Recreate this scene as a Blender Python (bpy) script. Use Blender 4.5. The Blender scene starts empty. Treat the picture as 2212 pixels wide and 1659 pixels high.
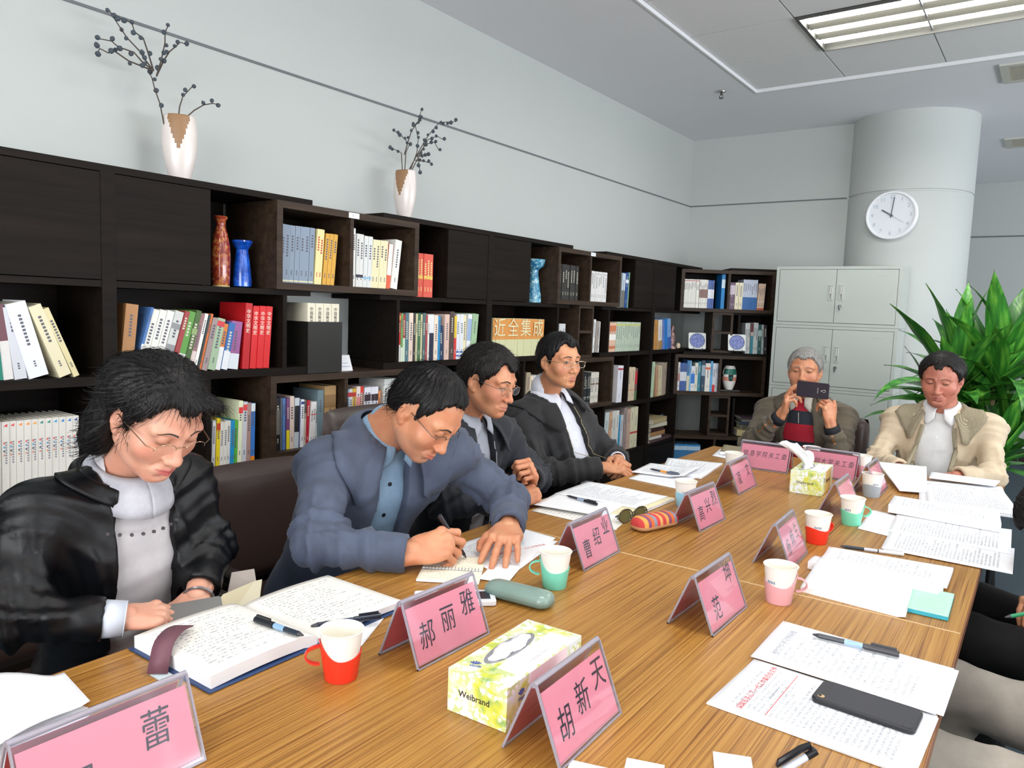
import bpy, bmesh, math, random
import numpy as np
from mathutils import Vector, Matrix
random.seed(7); RNG = np.random.RandomState(7)
SC = bpy.context.scene; COL = SC.collection
PI = math.pi
# ---------------------------------------------------------------- camera, world, exposure, large lights
def cam_axes(yaw, pitch, roll):
    yaw, pitch, roll = map(math.radians, (yaw, pitch, roll))
    f = Vector((-math.sin(yaw)*math.cos(pitch), math.cos(yaw)*math.cos(pitch), -math.sin(pitch)))
    r = Vector((math.cos(yaw), math.sin(yaw), 0)); u = r.cross(f)
    c, s = math.cos(roll), math.sin(roll)
    return c*r + s*u, -s*r + c*u, f
cd = bpy.data.cameras.new('camera'); cam = bpy.data.objects.new('camera', cd); COL.objects.link(cam)
_r, _u, _f = cam_axes(36.1152, 5.5876, 2.0850)
cam.matrix_world = Matrix(((_r.x, _u.x, -_f.x, 0), (_r.y, _u.y, -_f.y, 0), (_r.z, _u.z, -_f.z, 1.40), (0, 0, 0, 1)))
cd.sensor_width = 36.0; cd.sensor_fit = 'HORIZONTAL'; cd.lens = 36.0*1620.33/2212.0
cd.clip_start = 0.02; SC.camera = cam
w = bpy.data.worlds.new('world'); SC.world = w; w.use_nodes = True
w.node_tree.nodes['Background'].inputs[0].default_value = (0.80, 0.88, 1.0, 1)
w.node_tree.nodes['Background'].inputs[1].default_value = 0.35
SC.view_settings.view_transform = 'Standard'; SC.view_settings.look = 'None'
SC.view_settings.exposure = 0.14; SC.view_settings.gamma = 1.0; SC.view_settings.use_curve_mapping = False
SC.cycles.transparent_max_bounces = 20; SC.cycles.diffuse_bounces = 5
LAMP_W = 16.5          # watts of each ceiling fixture's light
FILL_W = 42.0           # base power of the fill lights added outside the view
def area(name, loc, size, power, rot, col):
    l = bpy.data.lights.new(name, 'AREA'); l.shape = 'RECTANGLE'; l.size, l.size_y = size
    l.energy = power; l.color = col
    o = bpy.data.objects.new(name, l); COL.objects.link(o); o.location = loc; o.rotation_euler = rot
    return o
area('window_daylight', (3.9, 3.0, 1.7), (1.6, 4.9), FILL_W, (0, PI/2, 0), (0.88, 0.94, 1.0))  # fill added on the unseen right side to brighten walls and people
area('window_ground_light', (3.88, 3.0, 1.3), (1.0, 4.9), FILL_W*4.3, (0, math.radians(138), 0), (0.92, 0.95, 1.0))   # fill added to brighten the ceiling, aimed upwards
area('rear_window_daylight', (.6, -3.35, 1.75), (4.2, 1.7), FILL_W*4.8, (PI/2, 0, 0), (0.95, 0.97, 1.0))  # fill added behind the camera for the back wall and column
area('far_window_daylight', (3.9, 7.8, 1.7), (1.6, 2.8), FILL_W*1.0, (0, PI/2, 0), (0.9, 0.95, 1.0))  # fill added to lift the dim area beyond the column

# ---------------------------------------------------------------- materials
def lin(c):
    if isinstance(c, str):
        c = tuple(int(c[i:i+2], 16)/255 for i in (0, 2, 4))
    return tuple((x/12.92 if x <= 0.04045 else ((x+0.055)/1.055)**2.4) for x in c) + (1,)
class NT:
    def __init__(s, name):
        s.m = bpy.data.materials.new(name); s.m.use_nodes = True; s.t = s.m.node_tree
        s.b = s.t.nodes['Principled BSDF']; s.out = s.t.nodes['Material Output']
    def n(s, typ, **kw):
        nd = s.t.nodes.new(typ)
        for k, v in kw.items():
            if k.startswith('i_'): nd.inputs[k[2:].replace('_', ' ')].default_value = v
            else: setattr(nd, k, v)
        return nd
    def l(s, a, b): s.t.links.new(a, b)
    def ramp(s, fac, stops):
        r = s.n('ShaderNodeValToRGB'); s.l(fac, r.inputs[0]); e = r.color_ramp.elements
        e[0].position, e[0].color = stops[0][0], lin(stops[0][1]); e[1].position, e[1].color = stops[-1][0], lin(stops[-1][1])
        for p, c in stops[1:-1]:
            x = e.new(p); x.color = lin(c)
        return r.outputs[0]
    def coord(s, kind='Object', scale=(1, 1, 1), rot=(0, 0, 0)):
        tc = s.n('ShaderNodeTexCoord'); mp = s.n('ShaderNodeMapping'); s.l(tc.outputs[kind], mp.inputs[0])
        mp.inputs['Scale'].default_value = scale; mp.inputs['Rotation'].default_value = rot
        return mp.outputs[0]
    def noise(s, vec, scale, detail=3, rough=.5):
        nz = s.n('ShaderNodeTexNoise'); s.l(vec, nz.inputs['Vector'])
        nz.inputs['Scale'].default_value = scale; nz.inputs['Detail'].default_value = detail; nz.inputs['Roughness'].default_value = rough
        return nz.outputs[0]
    def bump(s, h, strength=.2, dist=.002):
        b = s.n('ShaderNodeBump'); b.inputs['Strength'].default_value = strength; b.inputs['Distance'].default_value = dist
        s.l(h, b.inputs['Height']); s.l(b.outputs[0], s.b.inputs['Normal'])
    def mul(s, c, fac, lo=.85, hi=1.12):
        mr = s.n('ShaderNodeMapRange'); s.l(fac, mr.inputs[0]); mr.inputs[3].default_value = lo; mr.inputs[4].default_value = hi
        mx = s.n('ShaderNodeMix', data_type='RGBA', blend_type='MULTIPLY'); mx.inputs[0].default_value = 1
        s.l(c, mx.inputs[6]); s.l(mr.outputs[0], mx.inputs[7]); return mx.outputs[2]
_MC = {}
def M(color, rough=.6, metal=0, grain=0, gscale=60, bump=0, bscale=200, spec=.5, sheen=0, stretch=(1, 1, 1), coat=0):
    key = (color, rough, metal, grain, gscale, bump, bscale, spec, sheen, stretch, coat)
    if key in _MC: return _MC[key]
    t = NT('mat_%s' % (color if isinstance(color, str) else len(_MC)))
    b = t.b; b.inputs['Base Color'].default_value = lin(color); b.inputs['Roughness'].default_value = rough
    b.inputs['Metallic'].default_value = metal; b.inputs['Specular IOR Level'].default_value = spec
    if sheen: b.inputs['Sheen Weight'].default_value = sheen
    if coat: b.inputs['Coat Weight'].default_value = coat; b.inputs['Coat Roughness'].default_value = .15
    v = None
    if grain or bump: v = t.coord('Object', stretch)
    if grain:
        c = t.n('ShaderNodeRGB'); c.outputs[0].default_value = lin(color)
        t.l(t.mul(c.outputs[0], t.noise(v, gscale), 1-grain, 1+grain), b.inputs['Base Color'])
    if bump: t.bump(t.noise(v, bscale, 4), bump)
    _MC[key] = t.m; return t.m
def m_wood(name, c0, c1, c2, rough=.35, scale=(60, 2.2, 60), coat=.15, bump=.06, spec=.5):
    t = NT(name); t.b.inputs['Specular IOR Level'].default_value = spec; v = t.coord('Object', scale)
    n1 = t.noise(v, 1.0, 5, .6); n2 = t.noise(t.coord('Object', (scale[0]*4, scale[1]*1.6, scale[2]*4)), 1.0, 2)
    col = t.ramp(n1, [(.30, c0), (.5, c1), (.72, c2)])
    t.l(t.mul(col, n2, .80, 1.16), t.b.inputs['Base Color']); t.b.inputs['Roughness'].default_value = rough
    t.b.inputs['Coat Weight'].default_value = coat; t.b.inputs['Coat Roughness'].default_value = .2
    t.bump(n1, bump); return t.m
def m_veneer():
    t = NT('table_veneer'); a = t.noise(t.coord('Object', (130, .9, 40)), 1.0, 4, .65); b = t.noise(t.coord('Object', (420, 2.2, 60)), 1.0, 2, .5); c = t.noise(t.coord('Object', (14, .5, 10)), 1.0, 2)
    col = t.ramp(a, [(.30, '7c5222'), (.42, 'a47232'), (.55, 'b3823e'), (.74, 'c09450')])
    dk = t.ramp(b, [(.34, '9a7040'), (.46, 'ffffff')]); mx = t.n('ShaderNodeMix', data_type='RGBA', blend_type='MULTIPLY'); mx.inputs[0].default_value = .75; t.l(col, mx.inputs[6]); t.l(dk, mx.inputs[7])
    t.l(t.mul(mx.outputs[2], c, .88, 1.08), t.b.inputs['Base Color']); t.b.inputs['Roughness'].default_value = .36; t.b.inputs['Specular IOR Level'].default_value = .4; t.bump(a, .03, .001); return t.m
WOOD = m_veneer()
DARK = m_wood('dark_laminate', '120e0c', '19130f', '201814', .55, (40, 2.0, 40), 0, .04, .12)
BROWN = m_wood('brown_laminate', '2a1f17', '392b20', '45362a', .50, (30, 3.0, 30), 0, .04, .25)
WALL = M('bcc0bd', .85, grain=.02, gscale=3, bump=.05, bscale=160)
CEIL = M('e2e3e6', .9, grain=.02, gscale=3)
TILE = M('dededd', .9, grain=.04, gscale=90, bump=.15, bscale=300)
PAPER = M('f2f4f8', .8, grain=.01)
def m_print(name, base='f2f4f8', ink='5a5f70', rows=34, cover=.62, margin=.10, cols=1, chars=60, fill=.60):
    t = NT(name); tc = t.n('ShaderNodeTexCoord'); sp = t.n('ShaderNodeSeparateXYZ'); t.l(tc.outputs['UV'], sp.inputs[0])
    def math_(op, a, b=None, c=None):
        m = t.n('ShaderNodeMath', operation=op)
        for i, x in enumerate((a, b, c)):
            if x is None: continue
            if isinstance(x, (int, float)): m.inputs[i].default_value = x
            else: t.l(x, m.inputs[i])
        return m.outputs[0]
    U, V = sp.outputs[0], sp.outputs[1]
    row = math_('MULTIPLY', V, rows); fr = math_('FRACT', row); line = math_('LESS_THAN', fr, cover*.8)
    fl = math_('FLOOR', row); wn = t.n('ShaderNodeTexWhiteNoise', noise_dimensions='1D'); t.l(fl, wn.inputs['W'])
    end = math_('MULTIPLY_ADD', wn.outputs[0], .55, .42); end = math_('MINIMUM', end, 1-margin)
    inx = math_('MULTIPLY', math_('GREATER_THAN', U, margin), math_('LESS_THAN', U, end))
    iny = math_('MULTIPLY', math_('GREATER_THAN', V, margin*.8), math_('LESS_THAN', V, 1-margin))
    ch = math_('FLOOR', math_('MULTIPLY', U, chars*2.5)); cv = t.n('ShaderNodeCombineXYZ'); t.l(ch, cv.inputs[0]); t.l(math_('FLOOR', math_('MULTIPLY', V, rows*3.0)), cv.inputs[1])
    w2 = t.n('ShaderNodeTexWhiteNoise', noise_dimensions='2D'); t.l(cv.outputs[0], w2.inputs['Vector'])
    g = math_('LESS_THAN', w2.outputs[0], fill)
    fac = math_('MULTIPLY', math_('MULTIPLY', line, inx), math_('MULTIPLY', iny, g))
    fac = math_('MULTIPLY', fac, .55)
    mx = t.n('ShaderNodeMix', data_type='RGBA'); t.l(fac, mx.inputs[0]); mx.inputs[6].default_value = lin(base); mx.inputs[7].default_value = lin(ink)
    t.l(mx.outputs[2], t.b.inputs['Base Color']); t.b.inputs['Roughness'].default_value = .8; return t.m
PRINT = m_print('printed_sheet'); PRINT2 = m_print('printed_sheet_sparse', rows=26, fill=.5, margin=.14)
NOTES = m_print('handwritten_page', base='f0ede6', ink='6b6d78', rows=22, cover=.5, fill=.38, chars=40)
ACRY = None
def sheen_fac(t, lo, hi):
    lw = t.n('ShaderNodeLayerWeight'); lw.inputs[0].default_value = .5; pw = t.n('ShaderNodeMath', operation='POWER'); t.l(lw.outputs['Facing'], pw.inputs[0]); pw.inputs[1].default_value = 4
    ma = t.n('ShaderNodeMath', operation='MULTIPLY_ADD'); t.l(pw.outputs[0], ma.inputs[0]); ma.inputs[1].default_value = hi; ma.inputs[2].default_value = lo; return ma.outputs[0]
def m_acrylic():
    t = NT('clear_acrylic'); t.t.nodes.remove(t.b)
    tr = t.n('ShaderNodeBsdfTransparent'); tr.inputs[0].default_value = (.93, .93, .95, 1)
    gl = t.n('ShaderNodeBsdfGlossy'); gl.inputs['Roughness'].default_value = .06; gl.inputs[0].default_value = (.95, .95, 1, 1)
    mx = t.n('ShaderNodeMixShader'); t.l(sheen_fac(t, .05, .8), mx.inputs[0]); t.l(tr.outputs[0], mx.inputs[1]); t.l(gl.outputs[0], mx.inputs[2])
    t.l(mx.outputs[0], t.out.inputs[0]); return t.m
ACRY = m_acrylic()
def m_edge():
    t = NT('acrylic_edge'); t.b.inputs['Base Color'].default_value = lin('b9b4c0'); t.b.inputs['Roughness'].default_value = .12
    t.b.inputs['Transmission Weight'].default_value = .45; t.b.inputs['IOR'].default_value = 1.3; return t.m
AEDGE = m_edge()
def m_emit(name, col, s):
    t = NT(name); t.t.nodes.remove(t.b); e = t.n('ShaderNodeEmission'); e.inputs[0].default_value = lin(col); e.inputs[1].default_value = s
    t.l(e.outputs[0], t.out.inputs[0]); return t.m
def m_skin(name, base, red):
    t = NT(name); v = t.coord('Object', (1, 1, 1)); at = t.n('ShaderNodeAttribute'); at.attribute_name = 'tone'
    c = t.ramp(t.noise(v, 22, 4), [(.3, base), (.7, red)])
    mx = t.n('ShaderNodeMix', data_type='RGBA'); t.l(at.outputs['Alpha'], mx.inputs[0]); t.l(c, mx.inputs[6]); t.l(at.outputs['Color'], mx.inputs[7])
    t.l(mx.outputs[2], t.b.inputs['Base Color']); t.b.inputs['Roughness'].default_value = .48
    t.b.inputs['Subsurface Weight'].default_value = .12; t.b.inputs['Subsurface Radius'].default_value = (.012, .005, .003); t.b.inputs['Subsurface Scale'].default_value = .6
    t.bump(t.noise(v, 420, 3), .12, .0008); return t.m
def m_hair(name, c0, c1):
    t = NT(name); v = t.coord('Object', (90, 90, 30)); n = t.noise(v, 1.5, 4, .7)
    t.l(t.ramp(n, [(.35, c0), (.7, c1)]), t.b.inputs['Base Color']); t.b.inputs['Roughness'].default_value = .45
    t.b.inputs['Specular IOR Level'].default_value = .22; t.bump(n, .4, .002); return t.m
def m_cloth(name, c0, c1, rough=.8, weave=900, wrinkle=.35, sheen=.1):
    wrinkle *= .5; weave *= 2
    t = NT(name); v = t.coord('Object'); n = t.noise(v, 14, 5, .55); n2 = t.noise(v, weave, 2)
    t.l(t.mul(t.ramp(n, [(.3, c0), (.7, c1)]), n2, .85, 1.15), t.b.inputs['Base Color']); t.b.inputs['Roughness'].default_value = rough
    t.b.inputs['Sheen Weight'].default_value = sheen
    ad = t.n('ShaderNodeMath', operation='MULTIPLY_ADD'); t.l(n2, ad.inputs[0]); ad.inputs[1].default_value = .15; t.l(n, ad.inputs[2])
    t.bump(ad.outputs[0], wrinkle, .012); return t.m

# ---------------------------------------------------------------- object helpers
def tag(o, label=None, cat=None, group=None, kind=None):
    if label: o['label'] = label
    if cat: o['category'] = cat
    if group: o['group'] = group
    if kind: o['kind'] = kind
    return o
def empty(name, loc=(0, 0, 0), rz=0, label=None, cat=None, group=None):
    o = bpy.data.objects.new(name, None); COL.objects.link(o); o.location = loc; o.rotation_euler = (0, 0, rz)
    o.empty_display_size = .05
    return tag(o, label, cat, group)
def link(name, me, parent=None, loc=None, rot=None):
    o = bpy.data.objects.new(name, me); COL.objects.link(o)
    if parent is not None: o.parent = parent
    if loc is not None: o.location = loc
    if rot is not None: o.rotation_euler = rot
    return o
class MB:
    """collects shapes, then links them as one mesh object"""
    def __init__(s): s.v = []; s.f = []; s.mi = []; s.mats = []; s.uv = {}
    def mat(s, m):
        if m not in s.mats: s.mats.append(m)
        return s.mats.index(m)
    def add(s, vs, fs, m, T=None, uvs=None):
        b = len(s.v); k = s.mat(m)
        for v in vs:
            v = Vector(v); s.v.append(tuple(T @ v) if T is not None else tuple(v))
        for i, f in enumerate(fs):
            if uvs: s.uv[len(s.f)] = uvs[i]
            s.f.append(tuple(b+j for j in f)); s.mi.append(k)
        return s
    def box(s, x0, x1, y0, y1, z0, z1, m, T=None):
        vs = [(x, y, z) for x in (x0, x1) for y in (y0, y1) for z in (z0, z1)]
        return s.add(vs, [(0, 1, 3, 2), (4, 6, 7, 5), (0, 4, 5, 1), (2, 3, 7, 6), (0, 2, 6, 4), (1, 5, 7, 3)], m, T)
    def cyl(s, p, q, r, m, n=16, r2=None, cap=True, T=None):
        p, q = Vector(p), Vector(q); r2 = r if r2 is None else r2; d = (q-p).normalized()
        a = d.orthogonal().normalized(); c = d.cross(a); vs = []
        for (o, rr) in ((p, r), (q, r2)):
            for i in range(n):
                t = 2*PI*i/n; vs.append(o + rr*(math.cos(t)*a + math.sin(t)*c))
        fs = [(i, (i+1) % n, n+(i+1) % n, n+i) for i in range(n)]
        if cap: fs += [tuple(range(n-1, -1, -1)), tuple(range(n, 2*n))]
        return s.add(vs, fs, m, T)
    def tube(s, pts, r, m, n=6, T=None, closed=False):
        pts = [Vector(p) for p in pts]; N = len(pts); rs = r if isinstance(r, (list, tuple)) else [r]*N; vs = []
        a = None
        for i, p in enumerate(pts):
            if closed: d = (pts[(i+1) % N]-pts[i-1])
            else: d = pts[min(i+1, N-1)]-pts[max(i-1, 0)]
            d = d.normalized() if d.length > 1e-9 else Vector((0, 0, 1))
            a = d.orthogonal() if a is None else a - a.dot(d)*d
            a.normalize(); c = d.cross(a)
            for k in range(n):
                t = 2*PI*k/n; vs.append(p + rs[i]*(math.cos(t)*a + math.sin(t)*c))
        fs = []
        for i in range(N if closed else N-1):
            j = (i+1) % N
            fs += [(i*n+k, i*n+(k+1) % n, j*n+(k+1) % n, j*n+k) for k in range(n)]
        if not closed: fs += [tuple(range(n-1, -1, -1)), tuple((N-1)*n+k for k in range(n))]
        return s.add(vs, fs, m, T)
    def lathe(s, prof, m, n=40, T=None, ang=2*PI, closed=True):
        vs = []; k = len(prof)
        for i in range(n if closed else n+1):
            t = ang*i/n
            for (r, z) in prof: vs.append((r*math.cos(t), r*math.sin(t), z))
        fs = []
        for i in range(n):
            j = (i+1) % n if closed else i+1
            for q in range(k-1):
                fs.append((i*k+q, j*k+q, j*k+q+1, i*k+q+1))
        return s.add(vs, fs, m, T)
    def prism(s, poly, z0, z1, m, T=None):
        n = len(poly); vs = [(x, y, z0) for x, y in poly]+[(x, y, z1) for x, y in poly]
        fs = [tuple(range(n-1, -1, -1)), tuple(range(n, 2*n))]+[(i, (i+1) % n, n+(i+1) % n, n+i) for i in range(n)]
        return s.add(vs, fs, m, T)
    def build(s, name, parent=None, smooth=False, loc=None, rot=None, bevel=0, seg=2, fixn=False):
        me = bpy.data.meshes.new(name); me.from_pydata(s.v, [], s.f)
        for m in s.mats: me.materials.append(m)
        me.polygons.foreach_set('material_index', s.mi)
        if s.uv:
            uvl = me.uv_layers.new(name='UVMap')
            for fi, uvs in s.uv.items():
                for li, uv in zip(me.polygons[fi].loop_indices, uvs): uvl.data[li].uv = uv
        if fixn:
            bm = bmesh.new(); bm.from_mesh(me); bmesh.ops.recalc_face_normals(bm, faces=bm.faces); bm.to_mesh(me); bm.free()
        me.update()
        if smooth:
            me.polygons.foreach_set('use_smooth', [True]*len(me.polygons))
            if smooth != 'all': me.set_sharp_from_angle(angle=math.radians(38))
        o = link(name, me, parent, loc, rot)
        if bevel:
            b = o.modifiers.new('bevel', 'BEVEL'); b.width = bevel; b.segments = seg; b.limit_method = 'ANGLE'
        return o
def bx(name, x0, x1, y0, y1, z0, z1, m, parent=None, bevel=0):
    cx, cy, cz = (x0+x1)/2, (y0+y1)/2, (z0+z1)/2
    o = MB().box(x0-cx, x1-cx, y0-cy, y1-cy, z0-cz, z1-cz, m).build(name, parent, bevel=bevel)
    o.location = (cx, cy, cz); return o
_TC = {}
def text_mesh(s, size, m, align='CENTER', shear=0, bold=0, spacing=1.0):
    cu = bpy.data.curves.new('text', 'FONT'); cu.body = s; cu.size = size; cu.align_x = align; cu.align_y = 'CENTER'
    cu.shear = shear; cu.offset = bold; cu.space_character = spacing; cu.resolution_u = 3
    o = bpy.data.objects.new('text', cu); COL.objects.link(o)
    dg = bpy.context.evaluated_depsgraph_get(); dg.update()
    me = bpy.data.meshes.new_from_object(o.evaluated_get(dg)); bpy.data.objects.remove(o)
    me.materials.clear(); me.materials.append(m); return me
def frame(origin, xdir, ydir):
    x = Vector(xdir).normalized(); y = Vector(ydir); y = (y - y.dot(x)*x).normalized(); z = x.cross(y)
    return Matrix(((x.x, y.x, z.x, origin[0]), (x.y, y.y, z.y, origin[1]), (x.z, y.z, z.z, origin[2]), (0, 0, 0, 1)))
def text(name, s, size, m, origin, xdir, ydir, parent=None, **kw):
    me = text_mesh(s, size, m, **kw); me.transform(frame(origin, xdir, ydir)); return link(name, me, parent)
INK = M('2b2530', .6); 
# ---------------------------------------------------------------- the room
def struct(o): o['kind'] = 'structure'; return o
WX, WY, CH = -2.72, 6.27, 2.915          # left wall plane, back wall plane, ceiling height
CARPET = M('3c4a52', .95, grain=.12, gscale=140, bump=.2, bscale=500)
struct(bx('floor', WX-.1, 4.1, -3.6, 9.6, -.1, 0, CARPET))
struct(bx('wall_left', WX-.12, WX, -3.6, WY, 0, CH+.1, WALL))
struct(bx('wall_back', WX-.12, -.92, WY, WY+.12, 0, CH+.1, WALL))
struct(bx('wall_return', -1.04, -.92, WY+.12, 9.45, 0, CH+.1, WALL))
struct(bx('wall_far', -1.04, 4.1, 9.45, 9.57, 0, CH+.1, WALL))
r = MB()
for a in ((WX-.12, -1.5, 0, CH+.1), (2.7, 4.1, 0, CH+.1), (-1.5, 2.7, 0, .9), (-1.5, 2.7, 2.6, CH+.1)): r.box(a[0], a[1], -3.6, -3.5, a[2], a[3], WALL)
struct(r.build('wall_front')); wn = MB()
for x in (-1.5, -.1, 1.3, 2.65): wn.box(x, x+.05, -3.56, -3.51, .95, 2.55, M('d8dadb', .4))
for z in (.9, 2.55): wn.box(-1.5, 2.7, -3.56, -3.51, z, z+.05, M('d8dadb', .4))
struct(wn.build('window_3'))  # unseen frame, put in to account for the rear fill
r = MB()
for a in ((-3.5, .4, 0, CH+.1), (5.6, 6.3, 0, CH+.1), (9.25, 9.45, 0, CH+.1), (.4, 5.6, 0, .85), (.4, 5.6, 2.55, CH+.1), (6.3, 9.25, 0, .85), (6.3, 9.25, 2.55, CH+.1)):
    r.box(4.0, 4.1, *a, WALL)
struct(r.build('wall_right'))
for wi, ys in enumerate(((.4, 1.7, 3.0, 4.3, 5.55), (6.3, 7.75, 9.2))):
    wn = MB()
    for y in ys: wn.box(4.01, 4.06, y, y+.05, .90, 2.50, M('d8dadb', .4))
    for z in (.85, 2.50): wn.box(4.01, 4.06, ys[0], ys[-1]+.05, z, z+.05, M('d8dadb', .4))
    struct(wn.build('window_%d' % (wi+1)))  # unseen frames, put in to account for the fills on the right
BASE = M('2c1512', .4)
struct(bx('baseboard_back', WX, -.92, WY-.02, WY-.001, 0, .12, BASE)); struct(bx('baseboard_left', WX+.001, WX+.02, -3.5, WY-.02, 0, .12, BASE))
struct(bx('baseboard_far', -.9, 4.0, 9.43, 9.449, 0, .13, BASE))
# round column with its groove
COLX, COLY, COLR = -1.035, 6.43, .425
c = MB()
pr = [(COLR, 0), (COLR, 2.345), (COLR-.008, 2.349), (COLR-.008, 2.358), (COLR, 2.362), (COLR, CH+.05)]
c.lathe(pr, WALL, 72); o = c.build('wall_column', smooth=True); o.location = (COLX, COLY, 0); struct(o)
# reveal groove of the walls: a slim shadow-gap strip
GR = M('6d7073', .8)
struct(bx('trim_1', WX+.0005, WX+.004, -3.5, WY-.001, 2.352, 2.362, GR)); struct(bx('trim_2', WX+.004, COLX-COLR+.02, WY-.004, WY-.0005, 2.352, 2.362, GR))
struct(bx('trim_3', -.9, 4.0, 9.445, 9.4495, 2.352, 2.366, GR))
# ceiling: plaster soffit round a tiled field set a little higher
TX0, TY1, TS = -1.80, 5.13, .555
NXT, NYT = 9, 14
TX1 = TX0+NXT*TS; TY0 = TY1-NYT*TS
cl = MB()
for a in ((WX-.12, TX0, -3.6, 9.57), (TX1, 4.1, -3.6, 9.57), (TX0, TX1, TY1, 9.57), (TX0, TX1, -3.6, TY0)):
    cl.box(*a, CH, CH+.10, CEIL)
ceiling = struct(cl.build('ceiling'))
rim = MB()
for a in ((TX0-.012, TX0, TY0, TY1+.012), (TX0, TX1, TY1, TY1+.012)): rim.box(*a, CH-.004, CH, M('d2d3d3', .8))
rim.build('ceiling_rim', ceiling)
gd = MB()
for i in range(NXT+1): gd.box(TX0+i*TS-.004, TX0+i*TS+.004, TY0, TY1, CH+.020, CH+.030, M('8d8e90', .6))
for j in range(NYT+1): gd.box(TX0, TX1, TY0+j*TS-.004, TY0+j*TS+.004, CH+.020, CH+.030, M('8d8e90', .6))
gd.build('ceiling_grid', ceiling)
LAMPS = [(i, j) for i in (1, 5) for j in (1, 6, 10)]      # column and row of the grid; each fixture covers two tiles
cover = {(i+d, j) for i, j in LAMPS for d in (0, 1)}
tile_me = None; vent_cells = set()
t0 = MB().box(-TS/2+.004, TS/2-.004, -TS/2+.004, TS/2-.004, 0, .012, TILE).build('ceiling_tile', ceiling)
first = True
for i in range(NXT):
    for j in range(NYT):
        if (i, j) in cover: continue
        o = t0 if first else t0.copy()
        if not first: COL.objects.link(o)
        first = False
        o.location = (TX0+(i+.5)*TS, TY1-(j+.5)*TS, CH+.018)
TUBE = m_emit('tube_glow', 'fffdf8', LAMP_W*1.5); REF = M('77766c', .55)
def lamp(i, j, label):
    x0, x1 = TX0+i*TS+.01, TX0+(i+2)*TS-.01; y1, y0 = TY1-j*TS-.01, TY1-(j+1)*TS+.01; cx, cy = (x0+x1)/2, (y0+y1)/2; a, b = (x1-x0)/2, (y1-y0)/2
    e = empty('ceiling_light', (cx, cy, CH+.006), 0, label, 'ceiling light', 'recessed three-tube ceiling lights')
    h = MB().box(-a, a, -b, b, .06, .07, REF); W_ = M('4c4c48', .6)
    for s in (-1, 1): h.box(s*a-(.012 if s > 0 else 0), s*a+(0 if s > 0 else .012), -b, b, 0, .0599, W_); h.box(-a+.0121, a-.0121, s*b-(.008 if s > 0 else 0), s*b+(0 if s > 0 else .008), 0, .0599, W_)
    h.build('housing', e)
    for k in (-1, 0, 1):
        MB().box(-a+.02, a-.02, k*.165-.036, k*.165+.036, .022, .03, TUBE).build('lamp_tube', e)
    for k in (-.5, .5):
        lv = MB(); y = k*.165
        lv.add([(-a+.02, y-.045, .03), (-a+.02, y+.045, .03), (-a+.02, y, .004), (a-.02, y-.045, .03), (a-.02, y+.045, .03), (a-.02, y, .004)], [(0, 1, 2), (3, 5, 4), (0, 2, 5, 3), (1, 4, 5, 2), (0, 3, 4, 1)], REF)
        lv.build('reflector', e)
nm = ['far lit three-tube ceiling light above the table end', 'lit three-tube ceiling light above the middle of the table', 'lit three-tube ceiling light above the near end of the table', 'lit three-tube ceiling light in the second row, far one', 'lit three-tube ceiling light in the second row, middle one', 'lit three-tube ceiling light in the second row, near one']
for (i, j), l in zip(LAMPS, nm): lamp(i, j, l)
# sprinkler and ceiling vents
e = empty('sprinkler', (-1.99, 4.99, CH), 0, 'small metal sprinkler head on the plaster ceiling border', 'sprinkler')
CHROME = M('9a9a98', .25, metal=1); DKM = M('55524c', .4, metal=.8)
MB().lathe([(0.001, -.001), (.028, -.002), (.026, -.008), (.001, -.009)], CHROME, 20).build('rosette', e, smooth=True)
s = MB().cyl((0, 0, -.008), (0, 0, -.026), .007, DKM); s.tube([(-.006, 0, -.024), (-.014, 0, -.034), (-.006, 0, -.046)], .0022, DKM); s.tube([(.006, 0, -.024), (.014, 0, -.034), (.006, 0, -.046)], .0022, DKM); s.cyl((0, 0, -.045), (0, 0, -.048), .014, DKM)
s.build('spray_head', e)
def vent(x0, x1, y0, y1, z, label, n):
    e = empty('ceiling_vent', ((x0+x1)/2, (y0+y1)/2, z), 0, label, 'vent'); a, b = (x1-x0)/2, (y1-y0)/2; F_ = M('c0bfb6', .6)
    f = MB()
    for s in (-1, 1): f.box(s*a-.02, s*a+.02, -b-.02, b+.02, -.012, -.0005, F_); f.box(-a+.0201, a-.0201, s*b-.02, s*b+.02, -.012, -.0005, F_)
    f.build('frame', e); MB().box(-a+.02, a-.02, -b+.02, b-.02, -.002, .0, M('8c877c', .8)).build('backing', e)
    for k in range(n):
        y = -b+.03+(2*b-.06)*k/(n-1); MB().box(-a+.02, a-.02, y-.004, y+.004, -.010, -.002, M('a9a698', .6)).build('slat', e)
vent(-.415, .25, 5.27, 5.62, CH, 'square grey air vent in the plaster ceiling near the column', 14)
vent(-.50, .35, 7.30, 7.62, CH, 'small air vent on the ceiling beyond the column', 10)
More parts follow.
